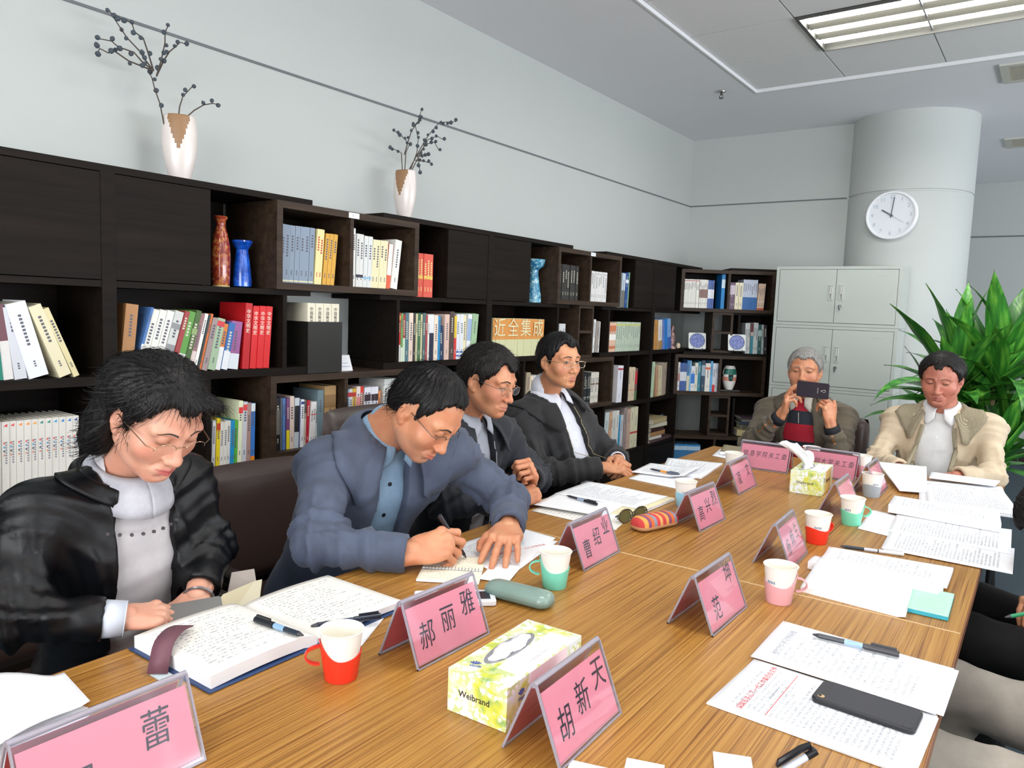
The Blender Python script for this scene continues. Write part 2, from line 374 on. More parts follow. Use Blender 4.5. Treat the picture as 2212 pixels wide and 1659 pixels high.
# ---------------------------------------------------------------- wall clock on the column
ang = math.atan2(0-COLY, 0-COLX)        # faces the camera side of the column
def clock():
    a = math.radians(-94); cx, cy = COLX+(COLR+.002)*math.cos(a), COLY+(COLR+.002)*math.sin(a)
    e = empty('wall_clock', (cx, cy-.012, 2.175), 0, 'round white wall clock with grey hands on the white column', 'clock')
    e.rotation_euler = (PI/2, 0, a+PI/2)     # local z = outwards
    R = .172
    rim = MB().lathe([(.0, -.02), (R*.9, -.02), (R, -.005), (R, .018), (R-.006, .026), (R-.016, .026), (R-.02, .016)], M('e9ebee', .35), 64).build('rim', e, smooth=True)
    MB().lathe([(0.0, .014), (R-.018, .014)], M('dfe3e8', .5), 48).build('dial', e)
    H = M('53606a', .5); h = MB().box(-.003, .003, -.02, .125, .019, .021, H); h.build('minute_hand', e, rot=(0, 0, math.radians(-6)))
    MB().box(-.0045, .0045, -.015, .075, .017, .019, H).build('hour_hand', e, rot=(0, 0, math.radians(58)))
    MB().box(-.001, .001, -.02, .10, .0215, .0225, M('a8adb2', .5)).build('second_hand', e, rot=(0, 0, math.radians(-122)))
    MB().cyl((0, 0, .014), (0, 0, .025), .008, H).build('hub', e, smooth=True)
    G = M('aab4c0', .6)
    for k in range(1, 13):
        t = PI/2-k*PI/6; r_ = R*.74
        text('numeral', str(k), .038, G, (r_*math.cos(t), r_*math.sin(t), .0155), (1, 0, 0), (0, 1, 0), e)
clock()

# ---------------------------------------------------------------- bookcases along the left wall (front plane X = FX)
FX, BXB = -2.40, WX+.004
Z1, Z2, Z3, Z4 = 1.447, 1.150, .799, .455     # tops of the shelves
def panel(name, par, T, x0, x1, y0, y1, z0, z1, m):
    """x = depth from the front (0) to the back (+), y = along the case; T puts it in the world; own origin at its centre"""
    c = Vector(((x0+x1)/2, (y0+y1)/2, (z0+z1)/2))
    o = MB().box(x0-c.x, x1-c.x, y0-c.y, y1-c.y, z0-c.z, z1-c.z, m).build(name, par)
    o.matrix_basis = T @ Matrix.Translation(c); return o
D = FX-BXB                                   # depth .316
def bookcase(Tw, label, L, R, yl, yr, top_l, top_r, s1_l, s1_r, s2_l, s2_r, r2_l, r2_r, doors, base=(-.66, .66), grp='dark bookcase units'):
    """Tw: world matrix whose local +x goes into the wall, +y along the wall, origin at the unit's centre line on the floor"""
    e = empty('bookcase', label=label, cat='bookcase', group=grp); e.matrix_world = Tw; I = Matrix.Identity(4)
    def P(n, *a, m=DARK): return panel(n, e, I, *a, m)
    P('shelf_top', 0, D, top_l, top_r, 1.777, 1.799)
    P('shelf', 0, D, s1_l, s1_r, Z1-.020, Z1); P('shelf', 0, D, s2_l, s2_r, Z2-.028, Z2)
    P('shelf', 0, D, base[0], base[1], Z3-.028, Z3); P('shelf', 0, D, base[0], base[1], Z4-.025, Z4); P('shelf', .01, D, base[0], base[1], .06, .085)
    P('side_panel', -.003, D-.007, -.022, .022, .0, 1.7769)
    for y in (r2_l, r2_r):
        if y is not None: P('side_panel', .0, D, y-.009, y+.009, Z2, Z1-.02)
    for y in (base[0]+.009, base[1]-.009): P('side_panel', .0, D, y-.009, y+.009, 0, Z3-.028)
    P('side_panel', .0, D, -.345, -.327, Z3, Z2-.028); P('side_panel', .0, D, .327, .345, Z3, Z2-.028)
    for (a, b) in doors:
        P('door', -.001, .017, a+.003, b-.003, Z1+.003, 1.774)
        y = a+.012 if abs(a) > abs(b) else b-.012
        P('side_panel', .02, D, y-.009, y+.009, Z1, 1.777)
    P('back_panel', D-.006, D, s1_l+.18, s1_r-.18, Z1, 1.777); P('back_panel', D-.006, D, base[0], base[1], 0, Z2)
    if r2_l is not None: P('back_panel', D-.006, D, r2_l, 0, Z2, Z1-.02)
    if r2_r is not None: P('back_panel', D-.006, D, 0, r2_r, Z2, Z1-.02)
    for (a, b) in ((base[0]+.02, -.03), (.03, base[1]-.02)): P('door', -.001, .016, a, b, .09, Z4-.028)
    return e
def wallT(y): return Matrix(((-1, 0, 0, FX), (0, 1, 0, y), (0, 0, 1, 0), (0, 0, 0, 1)))
def wallT(y): return Matrix.Translation((FX, y, 0)) @ Matrix(((-1, 0, 0, 0), (0, -1, 0, 0), (0, 0, 1, 0), (0, 0, 0, 1)))
# with this frame local +y runs towards the near end (world -Y)
def unit(yc, label, near, far, doors_near=True, **k):
    pass
bookcase(wallT(-.77), 'nearest dark bookcase unit, mostly outside the frame', 0, 0, 0, 0, -.78, .78, -.78, .78, -.74, .74, -.66, .66, [(-.345, 0), (0, .345)])
bookcase(wallT(1.149), 'dark bookcase with two large blank doors behind the woman', 0, 0, 0, 0, -.78, .78, -.775, .775, -.76, .78, -.655, .66, [(-.348, 0), (0, .345)])
bookcase(wallT(3.064), 'dark bookcase with two doors behind the three seated men', 0, 0, 0, 0, -.795, .755, -.782, .767, -.72, .74, -.66, .655, [(-.36, 0), (0, .335)])
bookcase(wallT(4.985), 'dark bookcase unit nearest the room corner', 0, 0, 0, 0, -.86, .715, -.86, .745, -.80, .745, None, .645, [(-.36, 0), (0, .315)], base=(-.50, .66))
def display_box(Tw, w, z0, z1, div, label, dep=.30, grp='brown two-cell boxes slotted between the bookcases', back=True):
    """brown box, local y from 0 to w"""
    e = empty('display_box', label=label, cat='shelf box', group=grp); e.matrix_world = Tw; I = Matrix.Identity(4); t = .026; f = -.022
    panel('box_top', e, I, f, dep, 0, w, z1-t, z1, BROWN); panel('box_bottom', e, I, f, dep, 0, w, z0, z0+t, BROWN)
    panel('box_side', e, I, f, dep, 0, t, z0+t, z1-t, BROWN); panel('box_side', e, I, f, dep, w-t, w, z0+t, z1-t, BROWN)
    for d in div: panel('box_divider', e, I, f+.004, dep, d-.009, d+.009, z0+t, z1-t, BROWN)
    if back: panel('box_back', e, I, dep-.004, dep, t, w-t, z0+t, z1-t, DARK)
    return e
def boxT(y): return Matrix.Translation((FX, y, 0)) @ Matrix(((-1, 0, 0, 0), (0, 1, 0, 0), (0, 0, 1, 0), (0, 0, 0, 1)))
def MX(T): return T
# use a proper rotation (no mirroring): local x into the wall, local y towards -Y
def boxT(yfar): return wallT(yfar)
display_box(boxT(2.509), .759, 1.4485, 1.776, [.759-.367], 'brown two-cell box with grey-blue, gold and cream books')
display_box(boxT(4.437), .765, 1.4485, 1.776, [.765-.375], 'brown two-cell box with black books and white books')
display_box(boxT(2.476), .750, .800, 1.121, [.750-.372], 'brown two-cell box behind the man writing')
display_box(boxT(4.392), .752, .800, 1.121, [.752-.372], 'brown two-cell box behind the smiling man')
def ladder(Tw, w, z0, z1, label, dep=.24):
    e = empty('cubby', label=label, cat='shelf box'); e.matrix_world = Tw; I = Matrix.Identity(4); t = .018
    for y in (0, w-t): panel('box_side', e, I, -.01, dep, y, y+t, z0, z1, BROWN)
    panel('box_top', e, I, -.01, dep, t, w-t, z1-t, z1, BROWN); panel('box_bottom', e, I, -.01, dep, t, w-t, z0, z0+t, BROWN)
    zm = (z0+z1)/2; panel('shelf', e, I, -.01, dep, t, w-t, zm-.009, zm+.009, BROWN)
    return e
ladder(boxT(4.122), .182, 1.1225, 1.447, 'narrow brown two-cell cubby behind the smiling man, right of his head')
# corner unit set diagonally across the corner: local x away from the camera, local y to the left
yaw = math.radians(36.1152); rh = Vector((math.cos(yaw), math.sin(yaw), 0)); fh = Vector((-math.sin(yaw), math.cos(yaw), 0)); DW = 5.86
def diagT(u, w=DW): p = u*rh + w*fh; return Matrix(((fh.x, -rh.x, 0, p.x), (fh.y, -rh.y, 0, p.y), (0, 0, 1, 0), (0, 0, 0, 1)))
KD = DW/6.0                                        # coordinates measured at 6.0 m
def zk(z): return 1.4+(z-1.4)*KD
def du(u): return u*KD
e = empty('bookcase', label='dark bookcase set diagonally across the room corner beside the metal cabinet', cat='bookcase'); e.matrix_world = diagT(0); I = Matrix.Identity(4)
def P(n, d0, d1, ul, ur, z0, z1, m=DARK): return panel(n, e, I, d0, d1, -du(ur), -du(ul), zk(z0), zk(z1), m)
P('shelf_top', 0, .26, 1.701, 2.13, 1.778, 1.797); P('shelf', 0, .26, 1.70, 2.13, 1.430, 1.447); P('shelf', 0, .26, 1.36, 2.13, 1.105, 1.125)
P('side_panel', 0, .26, 2.045, 2.065, .05, 1.777); P('side_panel', 0, .26, 1.782, 1.80, 1.125, 1.43); P('side_panel', 0, .26, 1.782, 1.80, .47, .765)
P('back_panel', .255, .26, 1.80, 2.05, .05, 1.777); P('side_panel', 0, .26, 2.11, 2.13, .05, 1.777)
def dT(ur): return diagT(du(ur))
def dbox(ul, ur, z0, z1, div, label):
    return display_box(dT(ur), du(ur-ul), zk(z0), zk(z1), [du(ur-d) for d in div], label, dep=.25)
dbox(1.308, 2.052, 1.447, 1.777, [1.688], 'brown two-cell box high on the diagonal corner bookcase')
dbox(1.293, 2.02, .782, 1.104, [1.660], 'brown two-cell box holding the opera mask')
dbox(1.300, 2.03, .09, .452, [1.649], 'lowest brown box at the corner, behind the table end')
lad = ladder(dT(1.74), du(.165), zk(1.125), zk(1.445), 'narrow brown two-cell cubby between the two blue plates'); ladder(dT(1.757), du(.17), zk(.455), zk(.78), 'lower narrow brown two-cell cubby under the mask box')
# small white number stickers on the brown boxes
for (y, z, l) in ((2.122, 1.765, 'small white sticker on the nearer brown box'), (4.06, 1.765, 'small white sticker on the farther brown box')):
    o = bx('shelf_sticker', FX+.0225, FX+.0235, y-.028, y+.028, z-.014, z+.008, M('e8eaee', .6)); tag(o, l, 'sticker')
    text('sticker_print', 'B 1' if y < 3 else 'B 2', .014, M('8a94a6', .6), (.0008, 0, 0), (0, 1, 0), (0, 0, 1), o)
BOOKS = [
 ('on the far left shelf', 1.15, [(0.838, 22, 219, '0f7a68', 'deep green', [(0.78, 0.86, 'c8b860')], -4, 1), (0.86, 27, 216, '6b4048', 'maroon and white', [(0, 0.52, 'd8d4d0')], -6, 1), (0.888, 33, 209, 'c9cad0', 'grey-white', [], -7, 1), (0.923, 57, 223, 'e0e2ea', 'white with blue lettering', [], -15, 1), (1.004, 39, 224, 'dcd2b0', 'thick cream', [], -21, 1), (1.046, 19, 221, 'd4c89a', 'thin tan', [], -22, 1)]),
 ("on the shelf behind the woman's head", 1.15, [(1.186, 41, 226, 'a8784a', 'kraft brown', [], 6, 1), (1.229, 10, 226, '4a72ac', 'blue and white', [(0, 0.45, 'dcdfe0')], 16, 1), (1.239, 24, 216, 'e2e0d6', 'white with red title', [], 16, 1), (1.263, 26, 215, 'dcdcd4', 'plain white', [], 16, 1), (1.29, 27, 213, 'e6e4dc', 'white with pink title', [], 16, 1), (1.318, 33, 211, 'c6c8c4', 'white with grey stripe', [(0.35, 0.45, '8a8a8c'), (0.7, 0.8, '8a8a8c')], 16, 1), (1.351, 18, 214, '9a3a3c', 'brick red', [], 16, 1), (1.369, 26, 211, '5a9440', 'bright green', [(0, 0.3, 'e0e0dc')], 15, 1), (1.395, 21, 216, '44602e', 'dark green patterned', [(0.6, 0.7, '8aa068')], 15, 1), (1.417, 18, 205, '946c6c', 'mauve brown', [(0, 0.35, 'd8c4c0')], 14, 1), (1.435, 13, 206, 'e8e8e0', 'slim white', [], 14, 1), (1.449, 8, 203, '2e3a3a', 'thin black', [], 14, 1), (1.457, 10, 206, 'd8702c', 'thin orange', [], 14, 1), (1.468, 22, 190, '9a8886', 'grey mauve', [], 14, 1), (1.491, 31, 187, '9cb494', 'pale green with red tag', [(0.84, 0.95, 'c83a40')], 13, 1), (1.522, 20, 168, 'd07a38', 'orange and white', [(0, 0.5, 'e0e0e0')], 12, 1), (1.542, 26, 171, '2f66a8', 'blue and white spined', [(0, 0.4, 'dfe2e6')], 12, 1), (1.568, 44, 174, '96588e', 'purple and white', [(0, 0.33, 'd6dbe2')], 7, 1)]),
 ('right of the purple-spined book', 1.15, [(1.63, 29, 243, 'b8161c', 'large red, first and thickest,', ['T:中华文明史'], 4, 1), (1.663, 27, 233, 'd01f22', 'bright red upright', ['T:中华文明史'], 4, 3)]),
 ('in the nearer upper brown box', 1.475, [(1.788, 23, 220, '8492a4', 'grey-blue', [(0.02, 0.05, 'd8d2a8')], 2, 7), (1.952, 19, 219, 'e4d89c', 'cream with red title', ['R'], 4, 2), (1.996, 19, 207, 'd2a040', 'golden', ['D'], 5, 3)]),
 ('in the nearer upper box, right cell', 1.475, [(2.15, 16, 243, 'eeeeea', 'brilliant white tall', [], 0, 1), (2.168, 20, 222, 'dcdcd8', 'white with black mark', [(0.18, 0.24, '333344')], 1, 2), (2.21, 23, 217, 'd8dad8', 'white blue-banded', [(0.17, 0.2, '62b4dc')], 2, 2), (2.257, 22, 207, 'e6dcb4', 'cream coloured', ['D'], 3, 4), (2.347, 26, 198, 'd86040', 'orange-red and white', [(0.3, 1, 'e8e4dc')], 5, 1), (2.373, 40, 218, 'e2e2dc', 'broad white leaning', [], 7, 1)]),
 ('in the dark cell beside the upper box', 1.447, [(2.537, 23, 201, 'd85a48', 'coral red', ['Y'], 0, 5)]),
 ('on the shelf above the writing man', 1.15, [(2.427, 17, 222, 'c4302c', 'white, red and green striped', [(0, 0.35, 'e8e8e4'), (0.35, 0.6, 'd2282c'), (0.85, 0.95, 'e89a4a')], 0, 1), (2.446, 14, 221, '6ea05a', 'leaf green', [(0.0, 0.3, 'dfe6d4')], 0, 1), (2.461, 15, 216, 'a83a34', 'dull red', [(0, 0.5, 'cfe0c8')], 0, 1), (2.477, 20, 222, '4c7480', 'teal', [], 0, 1), (2.498, 26, 223, 'e4d0c0', 'pale pink', [], 0, 1), (2.525, 13, 221, '3a3436', 'charcoal', [], 0, 1), (2.539, 13, 221, 'c8c49a', 'pale olive', [], 0, 1), (2.553, 21, 223, '3f6a48', 'forest green', [], 0, 1), (2.574, 11, 218, 'd8d0a0', 'straw yellow', [], 0, 1), (2.586, 19, 225, '506a6c', 'slate teal', [], 0, 1), (2.606, 13, 215, 'a84448', 'rose red', [], 0, 1), (2.621, 11, 216, 'ece8e0', 'slim ivory', [], 0, 1), (2.633, 33, 219, 'e4e6ea', 'white above navy', [(0, 0.6, '1c2440')], 0, 1), (2.667, 27, 216, 'f0dccb', 'peach white', [], 0, 1), (2.695, 16, 213, '2a90c8', 'sky blue', [], 0, 1), (2.712, 31, 165, '22385c', 'navy leaning', [], -3, 1), (2.744, 34, 221, 'dcbcae', 'dusty pink', [], 0, 1), (2.779, 33, 236, '50403c', 'dark brown', [], 0, 1), (2.813, 19, 215, 'd43a34', 'red and yellow', [(0.5, 1, 'e2c23a')], 0, 1), (2.833, 24, 223, 'e0e2e8', 'white with blue bands', [(0.06, 0.1, '3a68b0'), (0.14, 0.18, '3a68b0')], 0, 2), (2.883, 22, 220, 'eae4bc', 'ivory yellow', [], 0, 1), (2.906, 31, 225, 'e6e8ec', 'white leaning, blue edged', [(0.4, 0.9, '9ab0d0')], 4, 1), (2.938, 46, 226, '9cba94', 'sage green', [], 5, 1)]),
 ('above the third man', 1.15, [(3.124, 28, 207, 'cfcfa4', 'cream and orange set', [(0.45, 0.995, 'd89248')], 1, 17)]),
 ('right of the orange set', 1.15, [(3.768, 36, 183, 'd0d2d4', 'short pale grey', [], 0, 2)]),
 ('just right of the narrow cubby', 1.15, [(4.165, 27, 213, 'e4e4e2', 'slim white', [], 3, 1), (4.195, 42, 202, '9c948c', 'grey-brown', [], 3, 1), (4.237, 20, 198, 'e8e8e4', 'thin bright white', [], 2, 1)]),
 ('in the farther upper brown box', 1.475, [(3.742, 31, 209, '2c2a28', 'black clothbound', [(0.2, 0.22, '5a564e')], 0, 7)]),
 ('in the farther upper brown box, right cell', 1.475, [(4.082, 29, 191, 'dedcda', 'white matching', [(0.9, 0.93, 'b0a8a8')], 1, 8)]),
 ('beside the farther upper brown box', 1.447, [(4.464, 49, 235, 'b0c0a8', 'pale green', [], 1, 1), (4.516, 46, 230, 'c0ccda', 'blue and white', [(0, 0.5, '6c6c66')], 2, 1), (4.566, 40, 237, '244a88', 'deep blue with white mark', [(0.7, 0.8, 'e0e6f0')], 2, 1), (4.608, 13, 240, '84b090', 'thin mint', [], 2, 1)]),
 ("on the far bookcase's middle shelf", 1.15, [(4.378, 31, 195, 'e0b8a0', 'orange and white striped', [(0.1, 0.2, 'c87850'), (0.4, 0.6, 'f0ece6'), (0.7, 0.9, 'c87850')], 1, 3), (4.472, 30, 200, 'b4c2ae', 'pale sage matching', [(0.88, 0.93, 'c8c060')], 1, 12)]),
 ('left of the blue plates', 1.15, [(5.06, 38, 215, 'c08a48', 'ochre brown', [], -4, 2), (5.138, 63, 220, 'dfd9d2', 'white and ochre', [(0, 0.3, 'b08850')], -5, 1), (5.206, 40, 221, '6a80c0', 'periwinkle', [], -6, 1), (5.247, 51, 227, '1f78c8', 'cobalt blue', [], -8, 1), (5.301, 64, 228, '7fa6d8', 'pale blue above blue', [(0, 0.4, '3a62a8')], -9, 1)]),
 ('in the lower brown box, left cell', 0.826, [(1.764, 13, 207, 'e6e8da', 'tall white', [], 0, 1), (1.78, 19, 206, '1d1d22', 'black and grey', [(0.3, 0.78, '7a7672')], 0, 1), (1.799, 8, 205, '6c7078', 'slate grey', [], 0, 1), (1.81, 14, 204, '5a84c0', 'soft blue', [], 0, 1), (1.825, 15, 203, '7a4878', 'purple over yellow', [(0, 0.38, 'e2d420')], 0, 1), (1.841, 20, 210, 'dcc6ba', 'beige pink', [], 0, 1), (1.861, 23, 200, 'c6ced4', 'pale grey with black title', [(0.32, 0.85, '2c2a30')], 1, 1), (1.884, 7, 193, '2c4488', 'narrow royal blue', [], 1, 1), (1.892, 16, 192, 'e8e8ec', 'white with blue stripe', [(0.9, 0.96, '24407c')], 1, 1), (1.909, 12, 188, 'd0c4b0', 'tan with dark top', [(0.72, 1, '5c5650')], 1, 1), (1.922, 14, 185, 'bc2038', 'crimson', [], 2, 1), (1.937, 13, 178, 'e6e4e2', 'white with red dot', [(0.7, 0.73, 'c84848')], 3, 3)]),
 ('right of the crimson book, lower brown box', 0.826, [(1.976, 32, 225, '6c8088', 'thick slate blue', [], 0, 1), (2.012, 62, 239, 'ab8858', 'very thick tan boxed', [(0.62, 0.85, '8a6c44')], 0, 1)]),
 ('in the lower brown box, right cell', 0.826, [(2.127, 19, 218, '8cb4d0', 'pale blue with red cap', [(0.85, 0.94, 'b03030')], 0, 1), (2.148, 18, 220, 'dcd8d4', 'white with red cap', [(0.84, 0.93, 'b83434')], 0, 1), (2.166, 18, 219, 'e0b438', 'yellow with red cap', [(0.84, 0.93, 'b83434')], 0, 1), (2.184, 22, 228, 'ead8d4', 'white with pink title', [(0.3, 0.8, 'd88a88')], 0, 1), (2.207, 20, 227, '8a5048', 'dark red with scarlet cap', [(0.87, 1, 'd8382c')], 0, 1), (2.227, 20, 220, 'e2e2ea', 'white portrait-stamped', [(0.72, 0.86, '3a2a30')], 1, 4), (2.31, 12, 201, 'd88a50', 'thin orange', [], 1, 1), (2.34, 22, 250, 'dfe2de', 'pale back-row white', [], 2, 5)]),
 ("behind the woman's shoulder", 0.799, [(0.828, 19, 232, 'dad6ce', 'white encyclopedia with coloured cap', ['CAP'], 1, 12)]),
 ('between the woman and the writing man', 0.799, [(1.506, 14, 173, 'e0dee0', 'white', [], 2, 1), (1.522, 15, 179, 'e8cc20', 'yellow with red picture', [(0.75, 0.9, 'c84428')], 2, 1), (1.537, 14, 165, 'dcd8d0', 'short white matching', [], 2, 3), (1.579, 15, 166, '1888c0', 'bright blue', [], 2, 1), (1.594, 16, 165, '5cb43c', 'lime green', [], 2, 1), (1.611, 17, 235, 'dfe2c0', 'tall ivory', [(0.8, 0.9, 'd83838')], 2, 1), (1.628, 19, 229, 'c4c4cc', 'grey with red square', [(0.86, 0.96, 'dc4848')], 2, 1), (1.648, 17, 225, 'a88880', 'dusty rose', [], 1, 1), (1.666, 18, 221, '3878c8', 'blue with orange foot', [(0, 0.1, 'e88828'), (0.86, 1, 'dfe6e8')], 1, 1)]),
 ('between the third and smiling man', 0.799, [(3.438, 42, 256, 'a89880', 'taupe', [], 2, 1), (3.481, 29, 236, 'ead8bc', 'pale apricot', [], 2, 1), (3.511, 25, 235, 'dcdcdc', 'white-grey', [], 2, 3)]),
 ('in the brown box beside the smiling man', 0.826, [(4.06, 21, 197, '262c30', 'black finely lettered', [(0.2, 0.22, 'b8bcc0'), (0.5, 0.52, 'b8bcc0')], 1, 5), (4.165, 20, 197, 'ddd8cc', 'white dark-barred', [(0.6, 0.64, '7a4a44')], 1, 5)]),
 ('right of the smiling man', 0.799, [(4.432, 16, 237, 'd8a850', 'thin yellow-edged', [], 1, 1), (4.522, 76, 254, 'e6e6ee', 'thick white portrait-cover', [(0.88, 0.93, 'b03040')], 2, 1)]),
 ('beyond the portrait-cover book', 0.799, [(4.672, 53, 236, 'd8c4a8', 'beige', [(0.3, 0.34, 'd89878')], 1, 2), (4.779, 37, 227, '7a5c58', 'mottled picture-spined', [(0.5, 0.9, 'c03038'), (0, 0.3, '5c7c50')], 1, 1)]),
 ("on the corner's lower shelf", 0.799, [(5.041, 48, 264, 'b8d0b0', 'pale mint', [], 2, 1), (5.133, 43, 225, 'c49a78', 'light tan', [], -3, 1), (5.178, 65, 228, 'd4c8a4', 'cream tan', [], -5, 1), (5.244, 124, 245, 'a49484', 'wide grey-brown', [], -6, 1)]),
 ("low beside the smiling man's sleeve", 0.455, [(4.369, 58, 289, 'cfdada', 'white and teal', [(0, 0.3, '4a90a0')], 3, 1), (4.429, 39, 289, 'd4a888', 'orange white', [], 3, 1), (4.469, 26, 292, 'dcdcd4', 'two-tone white', [], 2, 2), (4.523, 41, 290, 'e4e2dc', 'tall white', [], 2, 1), (4.57, 34, 255, '3a9ac8', 'azure', [], 1, 1), (4.606, 39, 252, 'c8ccd0', 'pale silver', [], 0, 1), (4.647, 48, 302, '9c8c88', 'grey patterned', [], 0, 1), (4.696, 56, 286, 'c8a894', 'salmon grey', [], 0, 1), (4.754, 55, 293, 'd8d2b4', 'cream with red seal', [(0.35, 0.4, 'c04040')], 0, 2)]),
 ('low between the woman and writing man', 0.455, [(1.821, 11, 280, '9c7850', 'thin tan', [], 0, 1), (1.836, 24, 275, '5c2c34', 'dark maroon with red cap', [(0.78, 0.92, 'd03038')], 0, 1)]),
]
DBOOKS = [
 ('in the high corner box', 1.472, [(1.295, 12, 221, 'e4e2da', 'white matching small', [(0.93, 0.97, 'c08080')], 0, 11), (1.43, 13, 221, 'e4e2da', 'white with brown centre label', [(0.36, 0.66, '8a6a62')], 0, 5), (1.494, 12, 218, '4a66a8', 'blue with white centre label', [(0.35, 0.68, 'e4e6ea')], 0, 4), (1.599, 28, 268, '1f86c8', 'tall bright blue thick', [(0.6, 0.85, 'cfe4f2')], 0, 1)]),
 ('in the high corner box, right cell', 1.472, [(1.645, 10, 211, '3a3c50', 'thin navy', [], 0, 1), (1.656, 17, 208, '6a5268', 'dull purple', [(0.55, 0.9, 'c8bcc8')], 0, 3), (1.708, 29, 208, 'e4dcc0', 'cream two-volume', [], 0, 2), (1.768, 16, 233, 'c4ccdc', 'pale over royal blue', [(0, 0.42, '2c66a8')], 0, 7), (1.882, 13, 206, 'dcc0a8', 'peach striped', [(0, 0.08, 'c05030'), (0.3, 0.34, 'e8e4e0')], 2, 4)]),
 ('behind the right blue plate', 1.131, [(1.812, 18, 239, 'c4c8c8', 'white-grey', [], -2, 2), (1.851, 21, 235, 'b8a8a0', 'pinkish grey over teal', [(0, 0.6, '2c8090'), (0.72, 1, '5c2028')], -1, 1), (1.872, 19, 244, 'bcc4c2', 'silver white', [], -1, 2), (1.911, 28, 230, '2a5c5c', 'dark teal', [(0.6, 0.8, 'a8c4c0')], -1, 1), (1.94, 17, 231, 'b4bcb8', 'pale thin', [], -2, 1), (1.958, 26, 229, '2c2830', 'near-black', [], -3, 1)]),
 ('left of the opera mask', 0.822, [(1.284, 15, 224, 'e6e2dc', 'white with red-brown label', [(0.33, 0.6, 'b88078')], 0, 2), (1.315, 13, 219, '4464a8', 'blue with white label', [(0.35, 0.68, 'dfe2ea')], 0, 4), (1.369, 22, 241, '4a84bc', 'steel blue and cream', [(0, 0.5, 'd4d0b8')], 0, 1), (1.391, 12, 238, '7eb8e0', 'pale blue narrow', [], 0, 1), (1.404, 28, 196, 'e4e4ea', 'shorter white with blue oval', [(0.3, 0.7, '3478d0')], 0, 1), (1.432, 24, 223, 'dcdccc', 'ivory', [], 0, 1), (1.456, 24, 234, '2c8098', 'teal blue', [], 0, 1), (1.483, 30, 245, '30465c', 'dark slate', [(0.5, 0.85, '9cb0c0')], 0, 1), (1.514, 39, 223, 'e4dfd8', 'white with orange square', [(0.78, 0.86, 'e06a50')], 0, 1), (1.554, 18, 241, '68b0e0', 'light blue tall', [], 0, 1), (1.572, 20, 225, 'dcdce4', 'white with red foot', [(0, 0.25, 'd42a2c')], 0, 1), (1.593, 12, 226, 'd8dce6', 'pale white', [], 0, 2)]),
 ("low behind the table's far end", 0.136, [(1.273, 17, 260, '2a86c4', 'bright blue white-topped journal', [(0.82, 0.95, 'b8d4e8')], 0, 14)]),
]
# ---------------------------------------------------------------- books
ORD = ['leftmost', 'second', 'third', 'fourth', 'fifth', 'sixth', 'seventh', 'eighth', 'ninth', 'tenth', 'eleventh', 'twelfth', 'thirteenth', 'fourteenth', 'fifteenth', 'sixteenth', 'last']
def ordn(n): return ['leftmost', 'second from left', 'third from left', 'fourth from left', 'fifth from left', 'sixth from left', 'seventh from left', 'eighth from left'][n] if n < 8 else '%dth from left' % (n+1)
PGS = M('ded8c4', .9, grain=.1, gscale=400)
def book(t, h, hexc, bands, dep=None, rnd=0):
    """spine at x=0 facing -x, the block runs to +x; t thick along y; stands on z=0"""
    dep = dep or min(h*.70, .165); c = M(hexc, .5); mb = MB(); th = min(.0022, t*.2); a = t/2-.0003
    mb.box(0, th, -a, a, 0, h, c); mb.box(th, dep, -a, -a+th, 0, h, c); mb.box(th, dep, a-th, a, 0, h, c)
    for b in bands:
        if isinstance(b, tuple): mb.box(-.0004, 0, -a, a, b[0]*h+.0005, b[1]*h-.0005, M(b[2], .5))
    inkd = sum(int(hexc[i:i+2], 16) for i in (0, 2, 4)) > 330
    ic = M('5c5c66' if inkd else 'c8c4b0', .6)
    if t > .009 and not any(isinstance(b, str) and b[0] in 'T' for b in bands) and not any(isinstance(b, tuple) and b[1]-b[0] > .5 for b in bands):
        r_ = random.Random(int(t*1e5)+int(h*1e5)+int(hexc[:3], 16)); n = r_.randint(5, 9); s = min(t*.42, .0085); z = h*r_.uniform(.78, .9)
        if 'R' in bands: ic = M('c04030', .6)
        if 'Y' in bands: ic = M('e8d890', .6); mb.box(-.0004, 0, -a*.8, a*.8, h*.42, h*.50, M('e4c860', .6))
        if 'CAP' not in bands:
            for k in range(n): mb.box(-.0003, 0, -s/2, s/2, z-s*.8, z, ic); z -= s*1.25
            z = h*.14
            for k in range(3): mb.box(-.0003, 0, -s/3, s/3, z, z+s*.5, ic); z += s*.8
    if 'CAP' in bands:
        mb.add([(-.0004, -a*.5, h*.975), (-.0004, a*.6, h*.945), (-.0004, -a*.5, h*.935)], [(0, 1, 2)], M(['d83a3c', 'e05048', 'f09048', 'e8a040', '3a8a80', '38a0d0', '3c80c8', '2c4490'][rnd % 8], .5))
        for k, cc in enumerate(('d84a50', '5c9ac0', '484858', 'd88a70')): mb.box(-.0004, 0, a*.2, a*.6, h*(.72-.05*k), h*(.745-.05*k), M(cc, .6))
        for k in range(9): mb.box(-.0003, 0, -a*.45, a*.1, h*(.73-.032*k), h*(.75-.032*k), M('8a8a92', .6))
        mb.box(-.0003, 0, -a*.3, a*.3, h*.07, h*.10, M('d8a8a8', .6))
    pg = MB().box(th, dep-.003, -a+th, a-th, .003, h-.004, PGS)
    return mb, pg
def place(mb, pg, T, label, group, txt=None, h=.2, name='book'):
    o = mb.build(name); p = pg.build('pages', o); o.matrix_world = T; tag(o, label, 'book', group)
    if txt: text('spine_title', '\n'.join(txt), .0175, M('f0ead8', .5), (-.0008, 0, h*.72), (0, -1, 0), (0, 0, 1), o)
    return o
